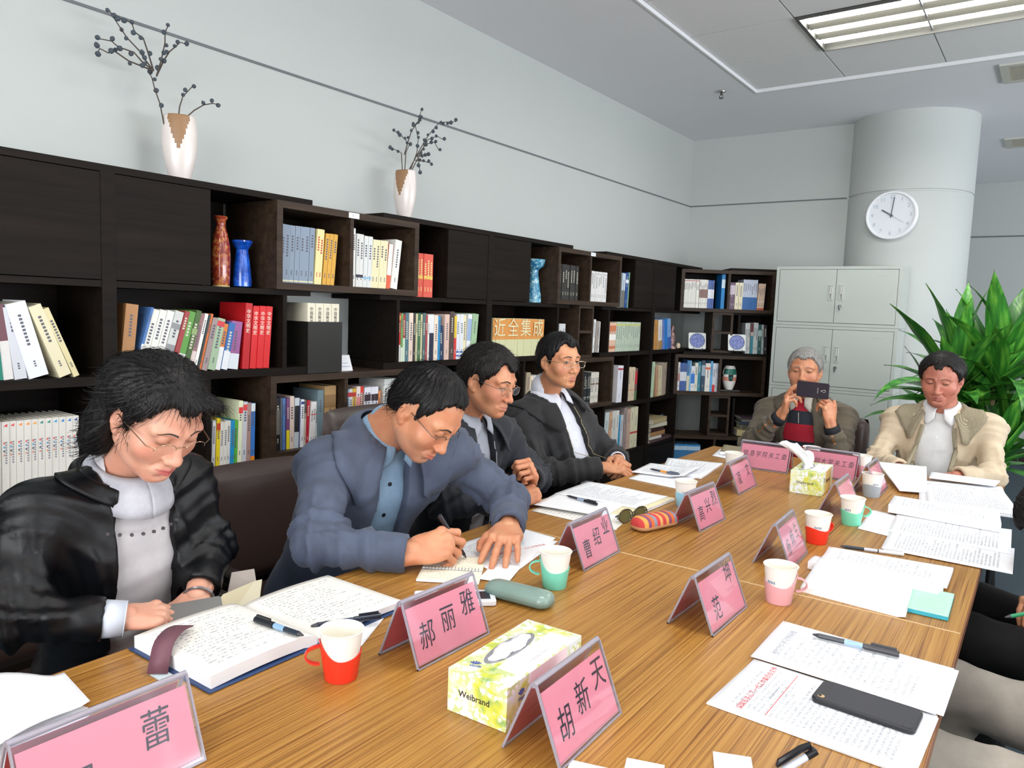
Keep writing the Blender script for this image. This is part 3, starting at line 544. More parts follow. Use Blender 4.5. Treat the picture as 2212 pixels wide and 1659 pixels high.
def run_books(data, Tfun, inset):
    for phrase, z, L in data:
        grp = 'books '+phrase; k = 0
        for (y, t, h, hexc, words, bands, tilt, n) in L:
            t = t/1000; h = h/1000; mb = pg = None
            for i in range(n):
                th = math.radians(tilt); s = 1/math.cos(th); tt = (t*.97)/s if abs(tilt) > 8 else t*.985
                jit = 0 if n > 1 and 'matching' in words else .0
                T = Tfun(y+t*(i+.5), z+abs(math.sin(th))*tt/2) @ Matrix.Translation((inset+random.uniform(0, .006)+jit, 0, 0)) @ Matrix.Rotation(th, 4, 'X')
                txt = next((b[2:] for b in bands if isinstance(b, str) and b.startswith('T:')), None)
                mb, pg = book(tt, h*random.uniform(.994, 1.0), hexc, bands, rnd=(i+7) % 12 if 'CAP' in bands else i)
                if 'CAP' in bands: mb, pg = book(tt, h, hexc, bands, rnd=i*8//12)
                ow = 'set' if words.endswith('set') or words.endswith('volume') or words.endswith('lettering') else ''
                if n == 1: lab = '%s book %s' % (words, phrase); g = grp
                else: lab = '%s book, %s of %d, %s' % (words, ORD[i], n, phrase); g = grp+', '+words
                place(mb, pg, T, lab, g, txt, h)
def TL(y, z): return Matrix.Translation((FX, y, z)) @ Matrix(((-1, 0, 0, 0), (0, -1, 0, 0), (0, 0, 1, 0), (0, 0, 0, 1)))
run_books(BOOKS, TL, .014)
def TDg(u, z): T = diagT(u); T = T.copy(); T[2][3] = z; return T
run_books(DBOOKS, TDg, .012)
# big brush lettering over the orange tops of the matching set
for ch, y in zip('近全集成', (3.18, 3.30, 3.42, 3.54)):
    o = text('spine_lettering', ch, .105, M('dfd9b0', .6), (FX-.0125, y, 1.15+.150), (0, 1, 0), (0, 0, 1)); tag(o, 'large pale character %s printed across the orange book set' % {'近': 'first from left', '全': 'second from left', '集': 'third from left', '成': 'fourth from left'}[ch], 'lettering', 'pale characters across the orange set')
# black open bin with four thick cream volumes and a white card in front
e = empty('file_bin', (FX+.004, 1.997, 1.1225), 0, 'black open-topped bin holding four cream volumes above the writing man', 'bin')
BB = M('17140f', .5)
for a in ((-.006, .0, -.087, .087, 0, .205, 'bin_front'), (-.25, -.244, -.087, .087, 0, .205, 'bin_back'), (-.244, -.006, -.087, -.081, 0, .205, 'bin_side'), (-.244, -.006, .081, .087, 0, .205, 'bin_side'), (-.244, -.006, -.081, .081, 0, .006, 'bin_bottom')):
    MB().box(*a[:6], BB).build(a[6], e)
for i in range(4):
    mb, pg = book(.039, .272, 'e2dac4', ['T:'], dep=.19)
    o = place(mb, pg, TL(1.917+.0405*(i+.5), 1.1290) @ Matrix.Translation((.010, 0, 0)), 'thick cream volume in the black bin, %s of four alike' % ORD[i], 'cream volumes in the black bin')
    text('spine_title', '中\n国\n教\n育', .017, INK, (-.0008, 0, .222), (0, -1, 0), (0, 0, 1), o)
# ---------------------------------------------------------------- conference table, two modules
TH = .75; TA = math.radians(.8)
def TT(x, y, z=0): return Matrix.Translation((-.745, 1.811, 0)) @ Matrix.Rotation(TA, 4, 'Z') @ Matrix.Translation((x, y, z))
EDGE = M('8a5a3c', .45, grain=.1); LEGM = M('5c3c22', .5, grain=.15, gscale=8)
def table(y0, y1, label):
    e = empty('conference_table', label=label, cat='table', group='two table modules pushed together'); e.matrix_world = TT(0, (y0+y1)/2); h = (y1-y0)/2
    MB().box(-.62, .625, -h, h, -.026, 0, WOOD).build('tabletop', e, loc=(0, 0, TH), bevel=.0015)
    for s in (-1, 1): MB().box(-.6225 if s < 0 else .6252, -.6202 if s < 0 else .6272, -h, h, -.026, -.001, EDGE).build('edge_band', e, loc=(0, 0, TH))
    for s in (-1, 1):
        MB().box(-.48, .48, s*(h-.12)-.014, s*(h-.12)+.014, .0, TH-.027, LEGM).build('leg_panel', e)
    MB().box(-.012, .012, -h+.14, h-.14, .30, TH-.027, LEGM).build('modesty_panel', e)
    return e
table(-1.872, -.001, 'near half of the long wood-grain meeting table'); table(.001, 1.870, 'far half of the long wood-grain meeting table')
s_ = bx('table_seam', -.62, .625, -.0009, .0009, -.004, .0003, M('e2c79a', .6)); s_.matrix_world = TT(0, 0, TH-.001)
tag(s_, 'pale joint line between the two halves of the table', 'table joint')
# ---------------------------------------------------------------- folding name plates
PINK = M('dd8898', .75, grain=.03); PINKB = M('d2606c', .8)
def plate(cx, cy, ang, L, txt, label, xs, size=.05, hw=.050, H=.113, back='', zt=.5, rise=0):
    """ridge along local y; the lettered face looks to local +x; reading direction is local +y"""
    e = empty('name_plate', (cx, cy, TH+.0005), ang, label, 'name plate', 'pink paper name plates in clear stands')
    for s in (1, -1):
        o = Vector((s*hw, 0, 0)); top = Vector((s*.004, 0, H)); up = (top-o).normalized(); n = Vector((s*up.z, 0, abs(up.x))) ; hl = (top-o).length
        A = MB(); E_ = MB(); pp = MB(); Tm = frame(o, (0, 1, 0), up)      # local x along the ridge, y up the leaf, z = normal
        sg = 1 if (Tm.to_3x3() @ Vector((0, 0, 1))).x*s > 0 else -1
        for zz in (-.0016, .0016): A.add([(-L/2, 0, zz), (L/2, 0, zz), (L/2, hl, zz), (-L/2, hl, zz)], [(0, 1, 2, 3)], ACRY, Tm)
        for a in (-L/2, L/2-.0025): E_.box(a, a+.0025, 0, hl, -.0019, .0019, AEDGE, Tm)
        E_.box(-L/2, L/2, 0, .0028, -.0019, .0019, AEDGE, Tm); E_.box(-L/2, L/2, .008, .0088, .0016, .0019, AEDGE, Tm)
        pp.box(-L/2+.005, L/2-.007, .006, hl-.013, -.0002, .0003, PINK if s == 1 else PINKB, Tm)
        A.build('acrylic_leaf', e); E_.build('leaf_edge', e); p = pp.build('paper_insert', e)
        if s == 1:
            for ch, x in zip(txt, xs):
                me = text_mesh(ch, size, INK, shear=.12, bold=0); me.transform(Matrix.Diagonal((.92, 1.12, 1, 1)))
                me.transform(Tm @ Matrix.Translation((x*L, hl*zt+rise*x, .0008 if sg > 0 else -.0007))); link('lettering', me, p)
    MB().cyl((0, -L/2, H), (0, L/2, H), .0045, AEDGE, 12).build('ridge', e, smooth=True)
    return e
A_ = math.radians(.8)
plate(-.975, .452, A_, .23, '罗蕾', 'nearest name plate at the bottom left, before the loose white sheets', (-.22, .24), size=.048, zt=.415, rise=.068)
plate(-.930, 1.056, 0, .208, '郝丽雅', 'name plate of three large dark characters between the red cup and the floral tissue box', (-.30, .0, .30), size=.046, rise=.04)
plate(-.576, .962, .04, .198, '胡新天', 'name plate standing against the near floral tissue box at the bottom of the picture', (-.28, .02, .32), size=.046, rise=.05)
plate(-.978, 1.705, .04, .205, '曹绍业', 'name plate beside the turquoise cup, by the table joint', (-.28, .02, .30), size=.045, rise=.06)
plate(-.885, 2.245, -.02, .20, '高兴烈', 'name plate behind the striped spectacle case', (-.28, .02, .30), size=.045, rise=.05)
plate(-.968, 2.81, .02, .208, '凌文', 'name plate of two wide-spaced characters near the far paper stack of the smiling man', (-.24, .28), size=.047, rise=.03)
plate(-.575, 1.55, 0, .205, '范坤', 'name plate of two wide-spaced characters beside the pink-holder cup', (-.22, .27), size=.046, rise=.10)
plate(-.574, 2.07, .05, .19, '杨炳生', 'name plate between the pink-holder cup and the right red-holder cup', (-.28, .0, .28), size=.040, rise=.04)
plate(-.575, 2.735, .02, .20, '', 'name plate seen edge-on between the far tissue box and the green-holder cup', (-.22, .27), size=.046)
plate(-.560, 3.165, .02, .20, '', 'name plate seen edge-on beside the grey-holder cup at the far end', (-.22, .27), size=.046)
plate(-1.005, 3.285, -PI/2+.04, .215, '信息学院关工委', 'wide name plate of seven characters facing the near end, left of the far tissue', (-.38, -.25, -.125, 0, .125, .25, .38), size=.025, zt=.56)
plate(-.742, 3.325, -PI/2-.02, .215, '深圳大学关工委', 'wide name plate behind the far tissue box, partly covered by the tissue', (-.38, -.25, -.125, 0, .125, .25, .38), size=.025, zt=.56)
# ---------------------------------------------------------------- paper cups in plastic holders
CUP = M('ece8e0', .6); CUPIN = M('efe6c8', .6)
def m_plastic(name, c, tr=.25):
    t = NT(name); t.b.inputs['Base Color'].default_value = lin(c); t.b.inputs['Roughness'].default_value = .32
    t.b.inputs['Subsurface Weight'].default_value = tr; t.b.inputs['Subsurface Radius'].default_value = (.01, .01, .01); return t.m
HOLD = {k: m_plastic('holder_'+k, c) for k, c in dict(red='f03a26', teal='7fdcc4', blue='9ad4ec', pink='e8aeb4', green='7fe0be', grey='a4aeb8').items()}
def cup(x, y, hcol, hang, label, stamp=True):
    e = empty('paper_cup', (x, y, TH+.0004), hang, label, 'cup', 'paper cups in plastic holders')
    rb, rt, H = .0262, .0378, .088
    def R(z): return rb+(rt-rb)*z/H
    MB().lathe([(.001, .004), (rb-.001, .004), (rb, 0), (rb, .001), (rt-.0008, H-.002), (rt+.0012, H-.0018), (rt+.0018, H), (rt+.0004, H+.0012), (rt-.0012, H), (rb-.001, .006), (.001, .006)], CUP, 48).build('cup_wall', e, smooth=True)
    MB().lathe([(.001, .046), (R(.046)-.0016, .046)], M('e9dfa8', .15), 32).build('tea', e)
    if hcol is None: return e
    mh = HOLD[hcol]; n = 60; vs = []; fs = []
    def rim(t): return .046 + .022*max(0, math.cos(t))**3 + .004*math.cos(2*t)
    for i in range(n):
        t = 2*PI*i/n; zt = rim(t); rib = .0004*(i % 2) if hcol == 'red' else 0
        for z, off in ((0, .0012), (.002, .0018+rib), (zt*.9, .0020+rib), (zt, .0024), (zt, .0008), (.003, .0004)):
            r = R(z)+off; vs.append((r*math.cos(t), r*math.sin(t), z))
    for i in range(n):
        j = (i+1) % n
        for q in range(5): fs.append((i*6+q, j*6+q, j*6+q+1, i*6+q+1))
    hold = MB().add(vs, fs, mh).build('cup_holder', e, smooth=True)
    r0 = R(.06)+.0015; pts = []
    for k in range(13):
        t = PI*k/12; pts.append((r0+.024*math.sin(t)+.001, 0, .042+.016*math.cos(t)+.002))
    hd = MB(); vs = []; fs = []
    for k, p in enumerate(pts):
        tn = (Vector(pts[min(k+1, 12)])-Vector(pts[max(k-1, 0)])).normalized(); nn = Vector((tn.z, 0, -tn.x))
        for a, b in ((-.005, .0014), (.005, .0014), (.005, -.0014), (-.005, -.0014)): vs.append(Vector(p)+nn*b+Vector((0, a, 0)))
    for k in range(12):
        for q in range(4): fs.append((k*4+q, k*4+(q+1) % 4, k*4+4+(q+1) % 4, k*4+4+q))
    hd.add(vs, fs, mh).build('handle', e, smooth=True, fixn=True)
    if stamp:
        for k in range(4):
            t = math.radians(-150+9*k)-0; rr = R(.05)+.0005
            MB().box(0, .0004, -.0016, .0016, -.003, .003, M('7c8fa8', .6)).build('print_mark', e, loc=(rr*math.cos(t), rr*math.sin(t), .052), rot=(0, 0, t))
    return e
cup(-.968, .850, 'red', math.radians(-128), 'paper cup in a red ribbed holder beside the open notebook')
cup(-.925, 1.468, 'teal', math.radians(-150), 'paper cup in a turquoise holder beside the grey spectacle case')
cup(-1.005, 2.415, 'blue', math.radians(70), 'paper cup in a pale blue holder behind the folding name plate')
cup(-.480, 1.738, 'pink', math.radians(28), 'paper cup in a pink holder on the table joint')
cup(-.536, 2.290, 'red', math.radians(62), 'paper cup in a red holder on the right half of the table')
cup(-.503, 2.582, 'green', math.radians(35), 'paper cup in a mint green holder with the handle to the right')
cup(-.534, 3.060, 'grey', math.radians(80), 'paper cup in a grey holder near the far right papers')
cup(-.648, 3.450, 'pink', math.radians(80), 'paper cup at the far end behind the wide name plate', stamp=False)
cup(-1.075, 3.08, None, 0, 'plain paper cup half hidden behind the two-character name plate', stamp=False)
cup(-.87, 3.50, None, 0, 'plain paper cup behind the tissue at the far end', stamp=False)
# ---------------------------------------------------------------- tissue boxes
def m_floral(name, seed, dens):
    t = NT(name); v = t.coord('Object', (1, 1, 1)); mp = v.node; mp.inputs['Location'].default_value = (seed, seed*.7, 0)
    vo = t.n('ShaderNodeTexVoronoi'); t.l(v, vo.inputs['Vector']); vo.inputs['Scale'].default_value = 95
    n1 = t.noise(v, 20, 2); n2 = t.noise(v, 55, 3)
    bg = t.ramp(n1, [(.42, 'dfe8ea'), (.52, 'dde2a8'), (.60, 'd0d248'), (.70, '86b070')])
    pet = t.ramp(vo.outputs['Distance'], [(.18, 'f4f4f0'), (.42, 'e4eae4'), (.50, 'c8d290')])
    mk = t.ramp(n2, [(dens, '000000'), (dens+.06, 'ffffff')])
    mx = t.n('ShaderNodeMix', data_type='RGBA'); t.l(mk, mx.inputs[0]); t.l(bg, mx.inputs[6]); t.l(pet, mx.inputs[7]); t.l(mx.outputs[2], t.b.inputs['Base Color'])
    t.b.inputs['Roughness'].default_value = .4; return t.m
FLO = m_floral('floral_print', 0, .50); FLOE = m_floral('floral_print_end', 3, .46); BOXW = M('f0eef2', .45)
def tissue_box(cx, cy, ang, w, l, h, label, pulled, side):
    e = empty('tissue_box', (cx, cy, TH+.0004), ang, label, 'tissue box'); a, b = w/2, l/2
    bm_ = MB(); bm_.box(-a, a, -b, b, 0, h, FLO); body = bm_.build('carton', e, bevel=.0012)
    # white print fields
    MB().box(a*.10, a*.92, -b*.62, b*.80, 0, .0003, BOXW).build('print_panel', e, loc=(0, 0, h))
    MB().box(0, .0003, -b*.45, b*.55, .0, h*.985, M('f0dbe2', .5) if not side else M('c9a860', .5)).build('print_panel', e, loc=(a, 0, 0.0003))
    lt = M('3a2a30', .5); bl = M('3a52b4', .5)
    text('brand_lettering', 'Weibrand', .021, lt, (a+.0009, b*.10 if not side else 0, h*.52), (0, 1, 0), (0, 0, 1), e, bold=.0003)
    text('brand_lettering', 'Weibrand', .015, lt, (-a*.08, -b-.0004, h*.50), (1, 0, 0), (0, 0, 1), e, bold=.0002)
    text('small_print', 'MY PERSONAL TISSUE', .0062, M('a8a4b0', .5), (a*.66, b*.02, h+.0005), (0, 1, 0), (-1, 0, 0), e)
    for (T_) in (frame((-a*.50, -b*.72, h+.0005), (.9, .35, 0), (-.35, .9, 0)), frame((a+.0009, -b*.66, h*.62), (0, 1, 0), (0, 0, 1))):
        lg = MB()
        for k in range(5):
            t = math.radians(40+25*k); lg.add([(0, 0, 0), (.010*math.cos(t-.16), .010*math.sin(t-.16), 0), (.013*math.cos(t), .013*math.sin(t), 0), (.010*math.cos(t+.16), .010*math.sin(t+.16), 0)], [(0, 1, 2, 3)], bl, T_)
        lg.build('logo', e); me = text_mesh('Vinda', .009, bl, bold=.0002); me.transform(T_ @ Matrix.Translation((.002, -.005, 0))); link('logo_lettering', me, e)
    # oval opening with clear film and a tissue
    def oval(r1, r2, n=32): return [(-a*.30+r1*math.cos(2*PI*k/n), r2*math.sin(2*PI*k/n)) for k in range(n)]
    MB().prism(oval(.0215, b*.60), 0, .0004, M('8a8a90', .3)).build('opening', e, loc=(0, 0, h))
    FILM = M('e4e6ec', .12); g = MB(); vs = []; fs = []; n = 24; m = 7
    for i in range(n):
        for j in range(m):
            u = -1+2*i/(n-1); v_ = -1+2*j/(m-1); w_ = math.sqrt(max(0, 1-u*u))
            vs.append((-a*.30+.017*v_*w_+.003*math.sin(u*7), b*.52*u, h+.0006+.010*w_*(1-v_*v_)**.7+.0015*math.sin(13*u+5*v_)*w_))
    for i in range(n-1):
        for j in range(m-1): fs.append((i*m+j, (i+1)*m+j, (i+1)*m+j+1, i*m+j+1))
    g.add(vs, fs, FILM).build('tissue_fold', e, smooth=True)
    if pulled:
        g = MB(); vs = []; fs = []; n = 18; m = 12
        for i in range(n):
            for j in range(m):
                u = i/(n-1); v_ = j/(m-1)*2-1
                sp = .012+.060*u**1.1
                x = -a*.3-.02*u+v_*sp*.95-.040*u*u; y = .0+.018*math.sin(v_*5+u*2)*(.3+u)+.02*u; z = h+.002+.078*u*(1-.22*v_) - .015*v_*v_*u + .006*math.sin(v_*9)*u
                vs.append((x, y, z))
        for i in range(n-1):
            for j in range(m-1): fs.append((i*m+j, (i+1)*m+j, (i+1)*m+j+1, i*m+j+1))
        o = g.add(vs, fs, M('f4f5f6', .9)).build('pulled_tissue', e, smooth=True); so = o.modifiers.new('s', 'SOLIDIFY'); so.thickness = .0012
    return e
tissue_box(-.704, 1.012, math.radians(3), .115, .242, .072, 'near tissue box with yellow and green blossom print, behind the bottom name plate', False, False)
tissue_box(-.742, 3.02, math.radians(4), .115, .23, .086, 'far tissue box with a white tissue pulled up out of it', True, True)
# ---------------------------------------------------------------- loose papers: quads on the table with thickness and printed face
def sheet(corners, z, th, mat, label, lift=None, name='paper_sheet', curl=0, pages=1, grp=None, side=None):
    """corners: four (x, y), first two = the head edge of the page; UV u runs 0->1 across, v down the page"""
    n = 14; vs = []; fs = []; uvs = []
    (x0, y0), (x1, y1), (x2, y2), (x3, y3) = corners
    def P_(u, v):
        x = (x0*(1-u)+x1*u)*(1-v)+(x3*(1-u)+x2*u)*v; y = (y0*(1-u)+y1*u)*(1-v)+(y3*(1-u)+y2*u)*v
        zz = z + (lift(u, v) if lift else 0); return x, y, zz
    for i in range(n+1):
        for j in range(n+1): vs.append(P_(i/n, j/n))
    b = len(vs)
    for i in range(n+1):
        for j in range(n+1):
            x, y, zz = P_(i/n, j/n); vs.append((x, y, zz-th))
    top = []; mb = MB(); W_ = side or PAPER
    cw = (x1-x0)*(y3-y0)-(y1-y0)*(x3-x0) < 0
    for i in range(n):
        for j in range(n):
            q = [(i, j), (i, j+1), (i+1, j+1), (i+1, j)] if cw else [(i, j), (i+1, j), (i+1, j+1), (i, j+1)]
            top.append(tuple(a*(n+1)+c for a, c in q)); uvs.append([(a/n, c/n) for a, c in q])
    bot = [tuple(b+k for k in reversed(f)) for f in top]
    sid = []
    for k in range(n):
        for (p, q) in (((k, 0), (k+1, 0)), ((k+1, n), (k, n)), ((n, k), (n, k+1)), ((0, k+1), (0, k))):
            a_, c_ = p[0]*(n+1)+p[1], q[0]*(n+1)+q[1]; sid.append((a_, b+a_, b+c_, c_) if not cw else (a_, c_, b+c_, b+a_))
    me = bpy.data.meshes.new(name); me.from_pydata(vs, [], top+bot+sid); me.materials.append(mat); me.materials.append(W_)
    me.polygons.foreach_set('material_index', [0]*len(top)+[1]*(len(bot)+len(sid)))
    ul = me.uv_layers.new(name='UVMap')
    for fi, uu in enumerate(uvs):
        for li, uv in zip(me.polygons[fi].loop_indices, uu): ul.data[li].uv = uv
    me.polygons.foreach_set('use_smooth', [True]*len(top)+[False]*(len(bot)+len(sid)))
    me.update(); o = link(name, me)
    cx, cy = sum(c[0] for c in corners)/4, sum(c[1] for c in corners)/4
    me.transform(Matrix.Translation((-cx, -cy, -z))); o.location = (cx, cy, z)
    return tag(o, label, 'paper', grp)
T0 = TH+.0006
def rect(cx, cy, w, l, ang):
    """w along local x, l along local y; returns corners from the head edge"""
    a = math.radians(ang); c, s = math.cos(a), math.sin(a)
    return [(cx+x*c-y*s, cy+x*s+y*c) for x, y in ((-w/2, l/2), (w/2, l/2), (w/2, -l/2), (-w/2, -l/2))]
def flap(h, p=2): return lambda u, v: h*max(0, v-.0)**p
# right foreground: printed document with red title, stapled agenda over it
c1_ = [(-.428, 1.185), (-.423, 1.397), (-.118, 1.400), (-.121, 1.205)]
def quad(a, b, c, d): return [a, b, c, d]
sheet(quad((-.432, 1.182), (-.423, 1.392), (-.112, 1.388), (-.118, 1.176)), T0+.003, .0028, PAPER, 'thick white document bundle under the black phone at the right table edge')
doc = sheet(quad((-.428, 1.185), (-.423, 1.397), (-.114, 1.392), (-.119, 1.180)), T0+.0040, .0006, PRINT, 'printed document with a red title line, left of the black phone')
RED = M('d84a50', .6)
def flat_text(s, size, m, x, y, z, ang, name='printed_title', parent=None, **kw):
    a = math.radians(ang); me = text_mesh(s, size, m, **kw); me.transform(frame((x-(parent.location.x if parent else 0), y-(parent.location.y if parent else 0), z-(parent.location.z if parent else 0)), (math.cos(a), math.sin(a), 0), (-math.sin(a), math.cos(a), 0)))
    return link(name, me, parent)
flat_text('深圳市关心下一代工作委员会文件', .0128, RED, -.380, 1.292, T0+.0044, 89, parent=doc, bold=.0001)
flat_text('深关工委〔2017〕1号', .0065, M('8a8c98', .6), -.352, 1.292, T0+.0044, 89, parent=doc)
flat_text('━━━━━━━━━━━━━━━━━', .0105, RED, -.338, 1.292, T0+.0044, 89, parent=doc)
sheet(quad((-.424, 1.412), (-.420, 1.602), (-.104, 1.603), (-.106, 1.395)), T0+.0056, .0012, PAPER, 'white sheet bundle showing at the edges under the agenda with the pen')
ag = sheet(quad((-.430, 1.398), (-.432, 1.612), (-.112, 1.607), (-.116, 1.386)), T0+.0072, .0012, PRINT2, 'printed agenda sheet with a pen lying on it', lift=lambda u, v: .0015*math.sin(3*u+2*v))
flat_text('深圳大学关工委工作会议议程', .0105, M('7a7c88', .6), -.398, 1.50, T0+.0090, 90, parent=ag)
# right middle: open booklet, white bundle, green pad
GREENP = m_print('green_ruled', base='b4dcc8', ink='78b49c', rows=13, cover=.16, fill=1.1, margin=.04)
pad = sheet(rect(-.222, 1.962, .135, .178, 2), T0+.010, .009, GREENP, 'pale green ruled note pad at the right table edge', name='note_pad', side=M('3fb4c8', .6))
sheet(quad((-.470, 2.075), (-.488, 2.232), (-.182, 2.272), (-.176, 2.070)), T0+.012, .011, PRINT2, 'open printed booklet behind the curled white bundle, folded over at its spine', lift=lambda u, v: .012*(1-u)**2)
sheet(quad((-.490, 2.02), (-.487, 2.083), (-.182, 2.060), (-.190, 2.02)), T0+.022, .020, PAPER, 'rolled white page edge of the open booklet', lift=lambda u, v: .003*math.sin(PI*u))
sheet(quad((-.459, 1.842), (-.472, 2.060), (-.246, 2.070), (-.228, 1.826)), T0+.024, .022, PAPER, 'curled blank white bundle beside the pink-holder cup', lift=lambda u, v: -.012*(1-u)*(1-.5*v) + .010*max(0, u-.6)+.008*max(0, (v-.85)/.15)*(1-u)**2)
# right far
sheet(quad((-.474, 2.540), (-.486, 2.830), (-.33, 2.80), (-.33, 2.50)), T0+.002, .0015, PAPER, 'white sheet end sticking out left of the printed right stack')
sheet(quad((-.372, 2.352), (-.387, 2.60), (-.062, 2.63), (-.054, 2.352)), T0+.005, .0022, PRINT, 'printed sheet hanging over the right table edge, nearer of two')
sheet(quad((-.388, 2.56), (-.404, 2.80), (-.080, 2.86), (-.068, 2.55)), T0+.008, .0022, PRINT, 'printed sheet behind it, slightly overlapping, on the right stack')
sheet(quad((-.432, 2.80), (-.446, 3.00), (-.122, 2.98), (-.106, 2.78)), T0+.030, .028, PRINT2, 'thick folded booklet on top of the right stack', lift=lambda u, v: .008*(1-u))
sheet(quad((-.372, 3.05), (-.432, 3.50), (-.150, 3.62), (-.078, 3.07)), T0+.008, .006, PRINT, 'large printed sheet in front of the man in the beige jacket')
sheet(quad((-.345, 3.05), (-.40, 3.42), (-.140, 3.50), (-.062, 3.08)), T0+.014, .003, PRINT, 'printed sheet lying on top at the far right corner of the table')
sheet(quad((-.46, 3.20), (-.62, 3.62), (-.43, 3.66), (-.37, 3.24)), T0+.012, .003, PAPER, 'white sheet raised towards the man in the beige jacket', lift=lambda u, v: .03*u)
sheet(quad((-.40, 3.52), (-.41, 3.66), (-.16, 3.67), (-.17, 3.54)), T0+.022, .004, PAPER, 'white page edge at the far end in front of the beige jacket')
# left side, in front of the people
sheet(quad((-1.362, 1.14), (-1.135, 1.155), (-1.03, .955), (-1.20, .94)), T0+.0012, .001, PRINT2, 'printed sheet under the open notebook beside the red-holder cup')
# documents in front of the writing man
sheet(quad((-1.30, 1.50), (-1.292, 1.75), (-1.108, 1.768), (-1.040, 1.435)), T0+.0010, .0008, PRINT2, 'white document with red print under the spread left hand')
p_ = sheet(quad((-1.30, 1.66), (-1.27, 1.80), (-1.130, 1.790), (-1.055, 1.50)), T0+.0018, .0006, PAPER, 'second white document edge beside the turquoise cup')
flat_text('深圳市关心下一代工作委员会', .0125, RED, -1.140, 1.640, T0+.0022, 74, parent=p_)
sheet(rect(-1.075, 1.455, .075, .13, 20), T0+.0024, .0006, PAPER, 'small white slip below the spread fingers')
# third man's papers
sheet(quad((-1.395, 2.05), (-1.37, 2.43), (-1.06, 2.455), (-1.065, 2.12)), T0+.010, .009, M('e8ddb8', .8), 'cream notebook under the printed sheets of the third man', name='notebook')
sheet(quad((-1.352, 1.985), (-1.372, 2.18), (-1.080, 2.16), (-1.040, 1.985)), T0+.0012, .001, NOTES, 'handwritten sheet nearest the table joint on the left side')
sheet(quad((-1.365, 2.02), (-1.40, 2.22), (-1.14, 2.22), (-1.12, 2.06)), T0+.0125, .0014, PAPER, 'white folded sheet with a black pen on it')
sheet(quad((-1.395, 2.19), (-1.405, 2.44), (-1.085, 2.45), (-1.09, 2.22)), T0+.0145, .0014, PRINT, 'printed sheet on the cream notebook', lift=lambda u, v: .002*math.sin(5*v))
# smiling man's papers
sheet(quad((-1.344, 2.655), (-1.355, 2.83), (-1.15, 2.86), (-1.135, 2.63)), T0+.003, .0026, PAPER, 'blank white stack nearest the blue-holder cup')
sheet(quad((-1.30, 2.86), (-1.405, 3.15), (-1.172, 3.22), (-1.125, 2.86)), T0+.008, .007, PRINT2, 'printed pages on the far paper stack, smiling man side')
sheet(quad((-1.375, 2.74), (-1.40, 2.96), (-1.19, 3.00), (-1.165, 2.78)), T0+.012, .003, PRINT2, 'curled printed page with the orange-clipped pen on it', lift=lambda u, v: .012*max(0, v-.7)/.3)
sheet(quad((-1.29, 3.395), (-1.33, 3.60), (-1.12, 3.60), (-1.15, 3.36)), T0+.002, .0016, PAPER, 'white sheet under the brown folder at the far left corner')
sheet(quad((-1.27, 3.44), (-1.33, 3.65), (-1.10, 3.65), (-1.10, 3.44)), T0+.018, .014, M('8f8468', .7), 'brown-covered folder at the far left corner of the table', name='folder', lift=lambda u, v: .010*v*(1-u))
# loose crumpled sheets at the bottom left corner
sheet(quad((-1.22, .30), (-1.30, .50), (-1.175, .53), (-1.05, .36)), T0+.002, .0015, PAPER, 'flat white sheet at the bottom left corner')
def wavef(u, v): return .035*math.sin(PI*min(1, u*1.1))*(1-.5*v)+.006
sheet(quad((-1.34, .32), (-1.315, .545), (-1.19, .530), (-1.10, .30)), T0+.006, .0012, PAPER, 'curled white sheets folded back at the bottom left corner', lift=wavef)
# near edge sheets by the hand
for k, (x, y, a, l) in enumerate(((-.487, .872, 18, 'white card at the bottom edge, left of three'), (-.425, .930, 20, 'white card at the bottom edge, middle of three'), (-.330, 1.030, 24, 'white card at the bottom edge beside the hand with the pen'))):
    sheet(rect(x, y, .055, .075, a), T0+.0012+.0004*k, .0008, PAPER, l)
# ---------------------------------------------------------------- open notebook with navy cover and maroon strap
e = empty('open_notebook', (-1.215, .905, T0), math.radians(1), 'open hardback notebook with navy cover and a maroon strap in front of the woman', 'notebook')
NAVY = M('2c4470', .45)
def nsheet(x0, x1, y0, y1, z, th, mat, fn, name):
    o = sheet([(x0, y0), (x0, y1), (x1, y1), (x1, y0)], z, th, mat, None, lift=fn, name=name); del o['category']; o.parent = e; return o
nb = MB().box(-.132, .126, -.236, .238, 0, .003, NAVY).build('cover', e, bevel=.002)
nsheet(-.124, .118, -.228, -.003, .026, .0225, NOTES, lambda u, v: .0+.004*math.sin(PI*u)-.010*max(0, u-.9)/.1, 'page_block')
nsheet(-.124, .118, .001, .232, .016, .0125, NOTES, lambda u, v: .004*math.sin(PI*u)-.004*max(0, .1-u)/.1, 'page_block')
st = MB(); stm = M('6c4450', .6, bump=.1, bscale=300); vs = []; fs = []
for k in range(12):
    t = k/11; x = .002 - .072*t; y = -.256+.094*t; z = .004+.036*min(1, t/.22)**.8+.012*math.sin(PI*min(1, t))
    for s in (-1, 1): vs.append((x+.013*s, y+.011*s, z))
for k in range(11): fs.append((2*k, 2*k+1, 2*k+3, 2*k+2))
o = st.add(vs, fs, stm).build('strap', e, smooth=True); so = o.modifiers.new('s', 'SOLIDIFY'); so.thickness = .003
MB().box(-.009, .020, -.262, -.238, 0, .002, M('c8d6dc', .4)).build('strap_clasp', e)
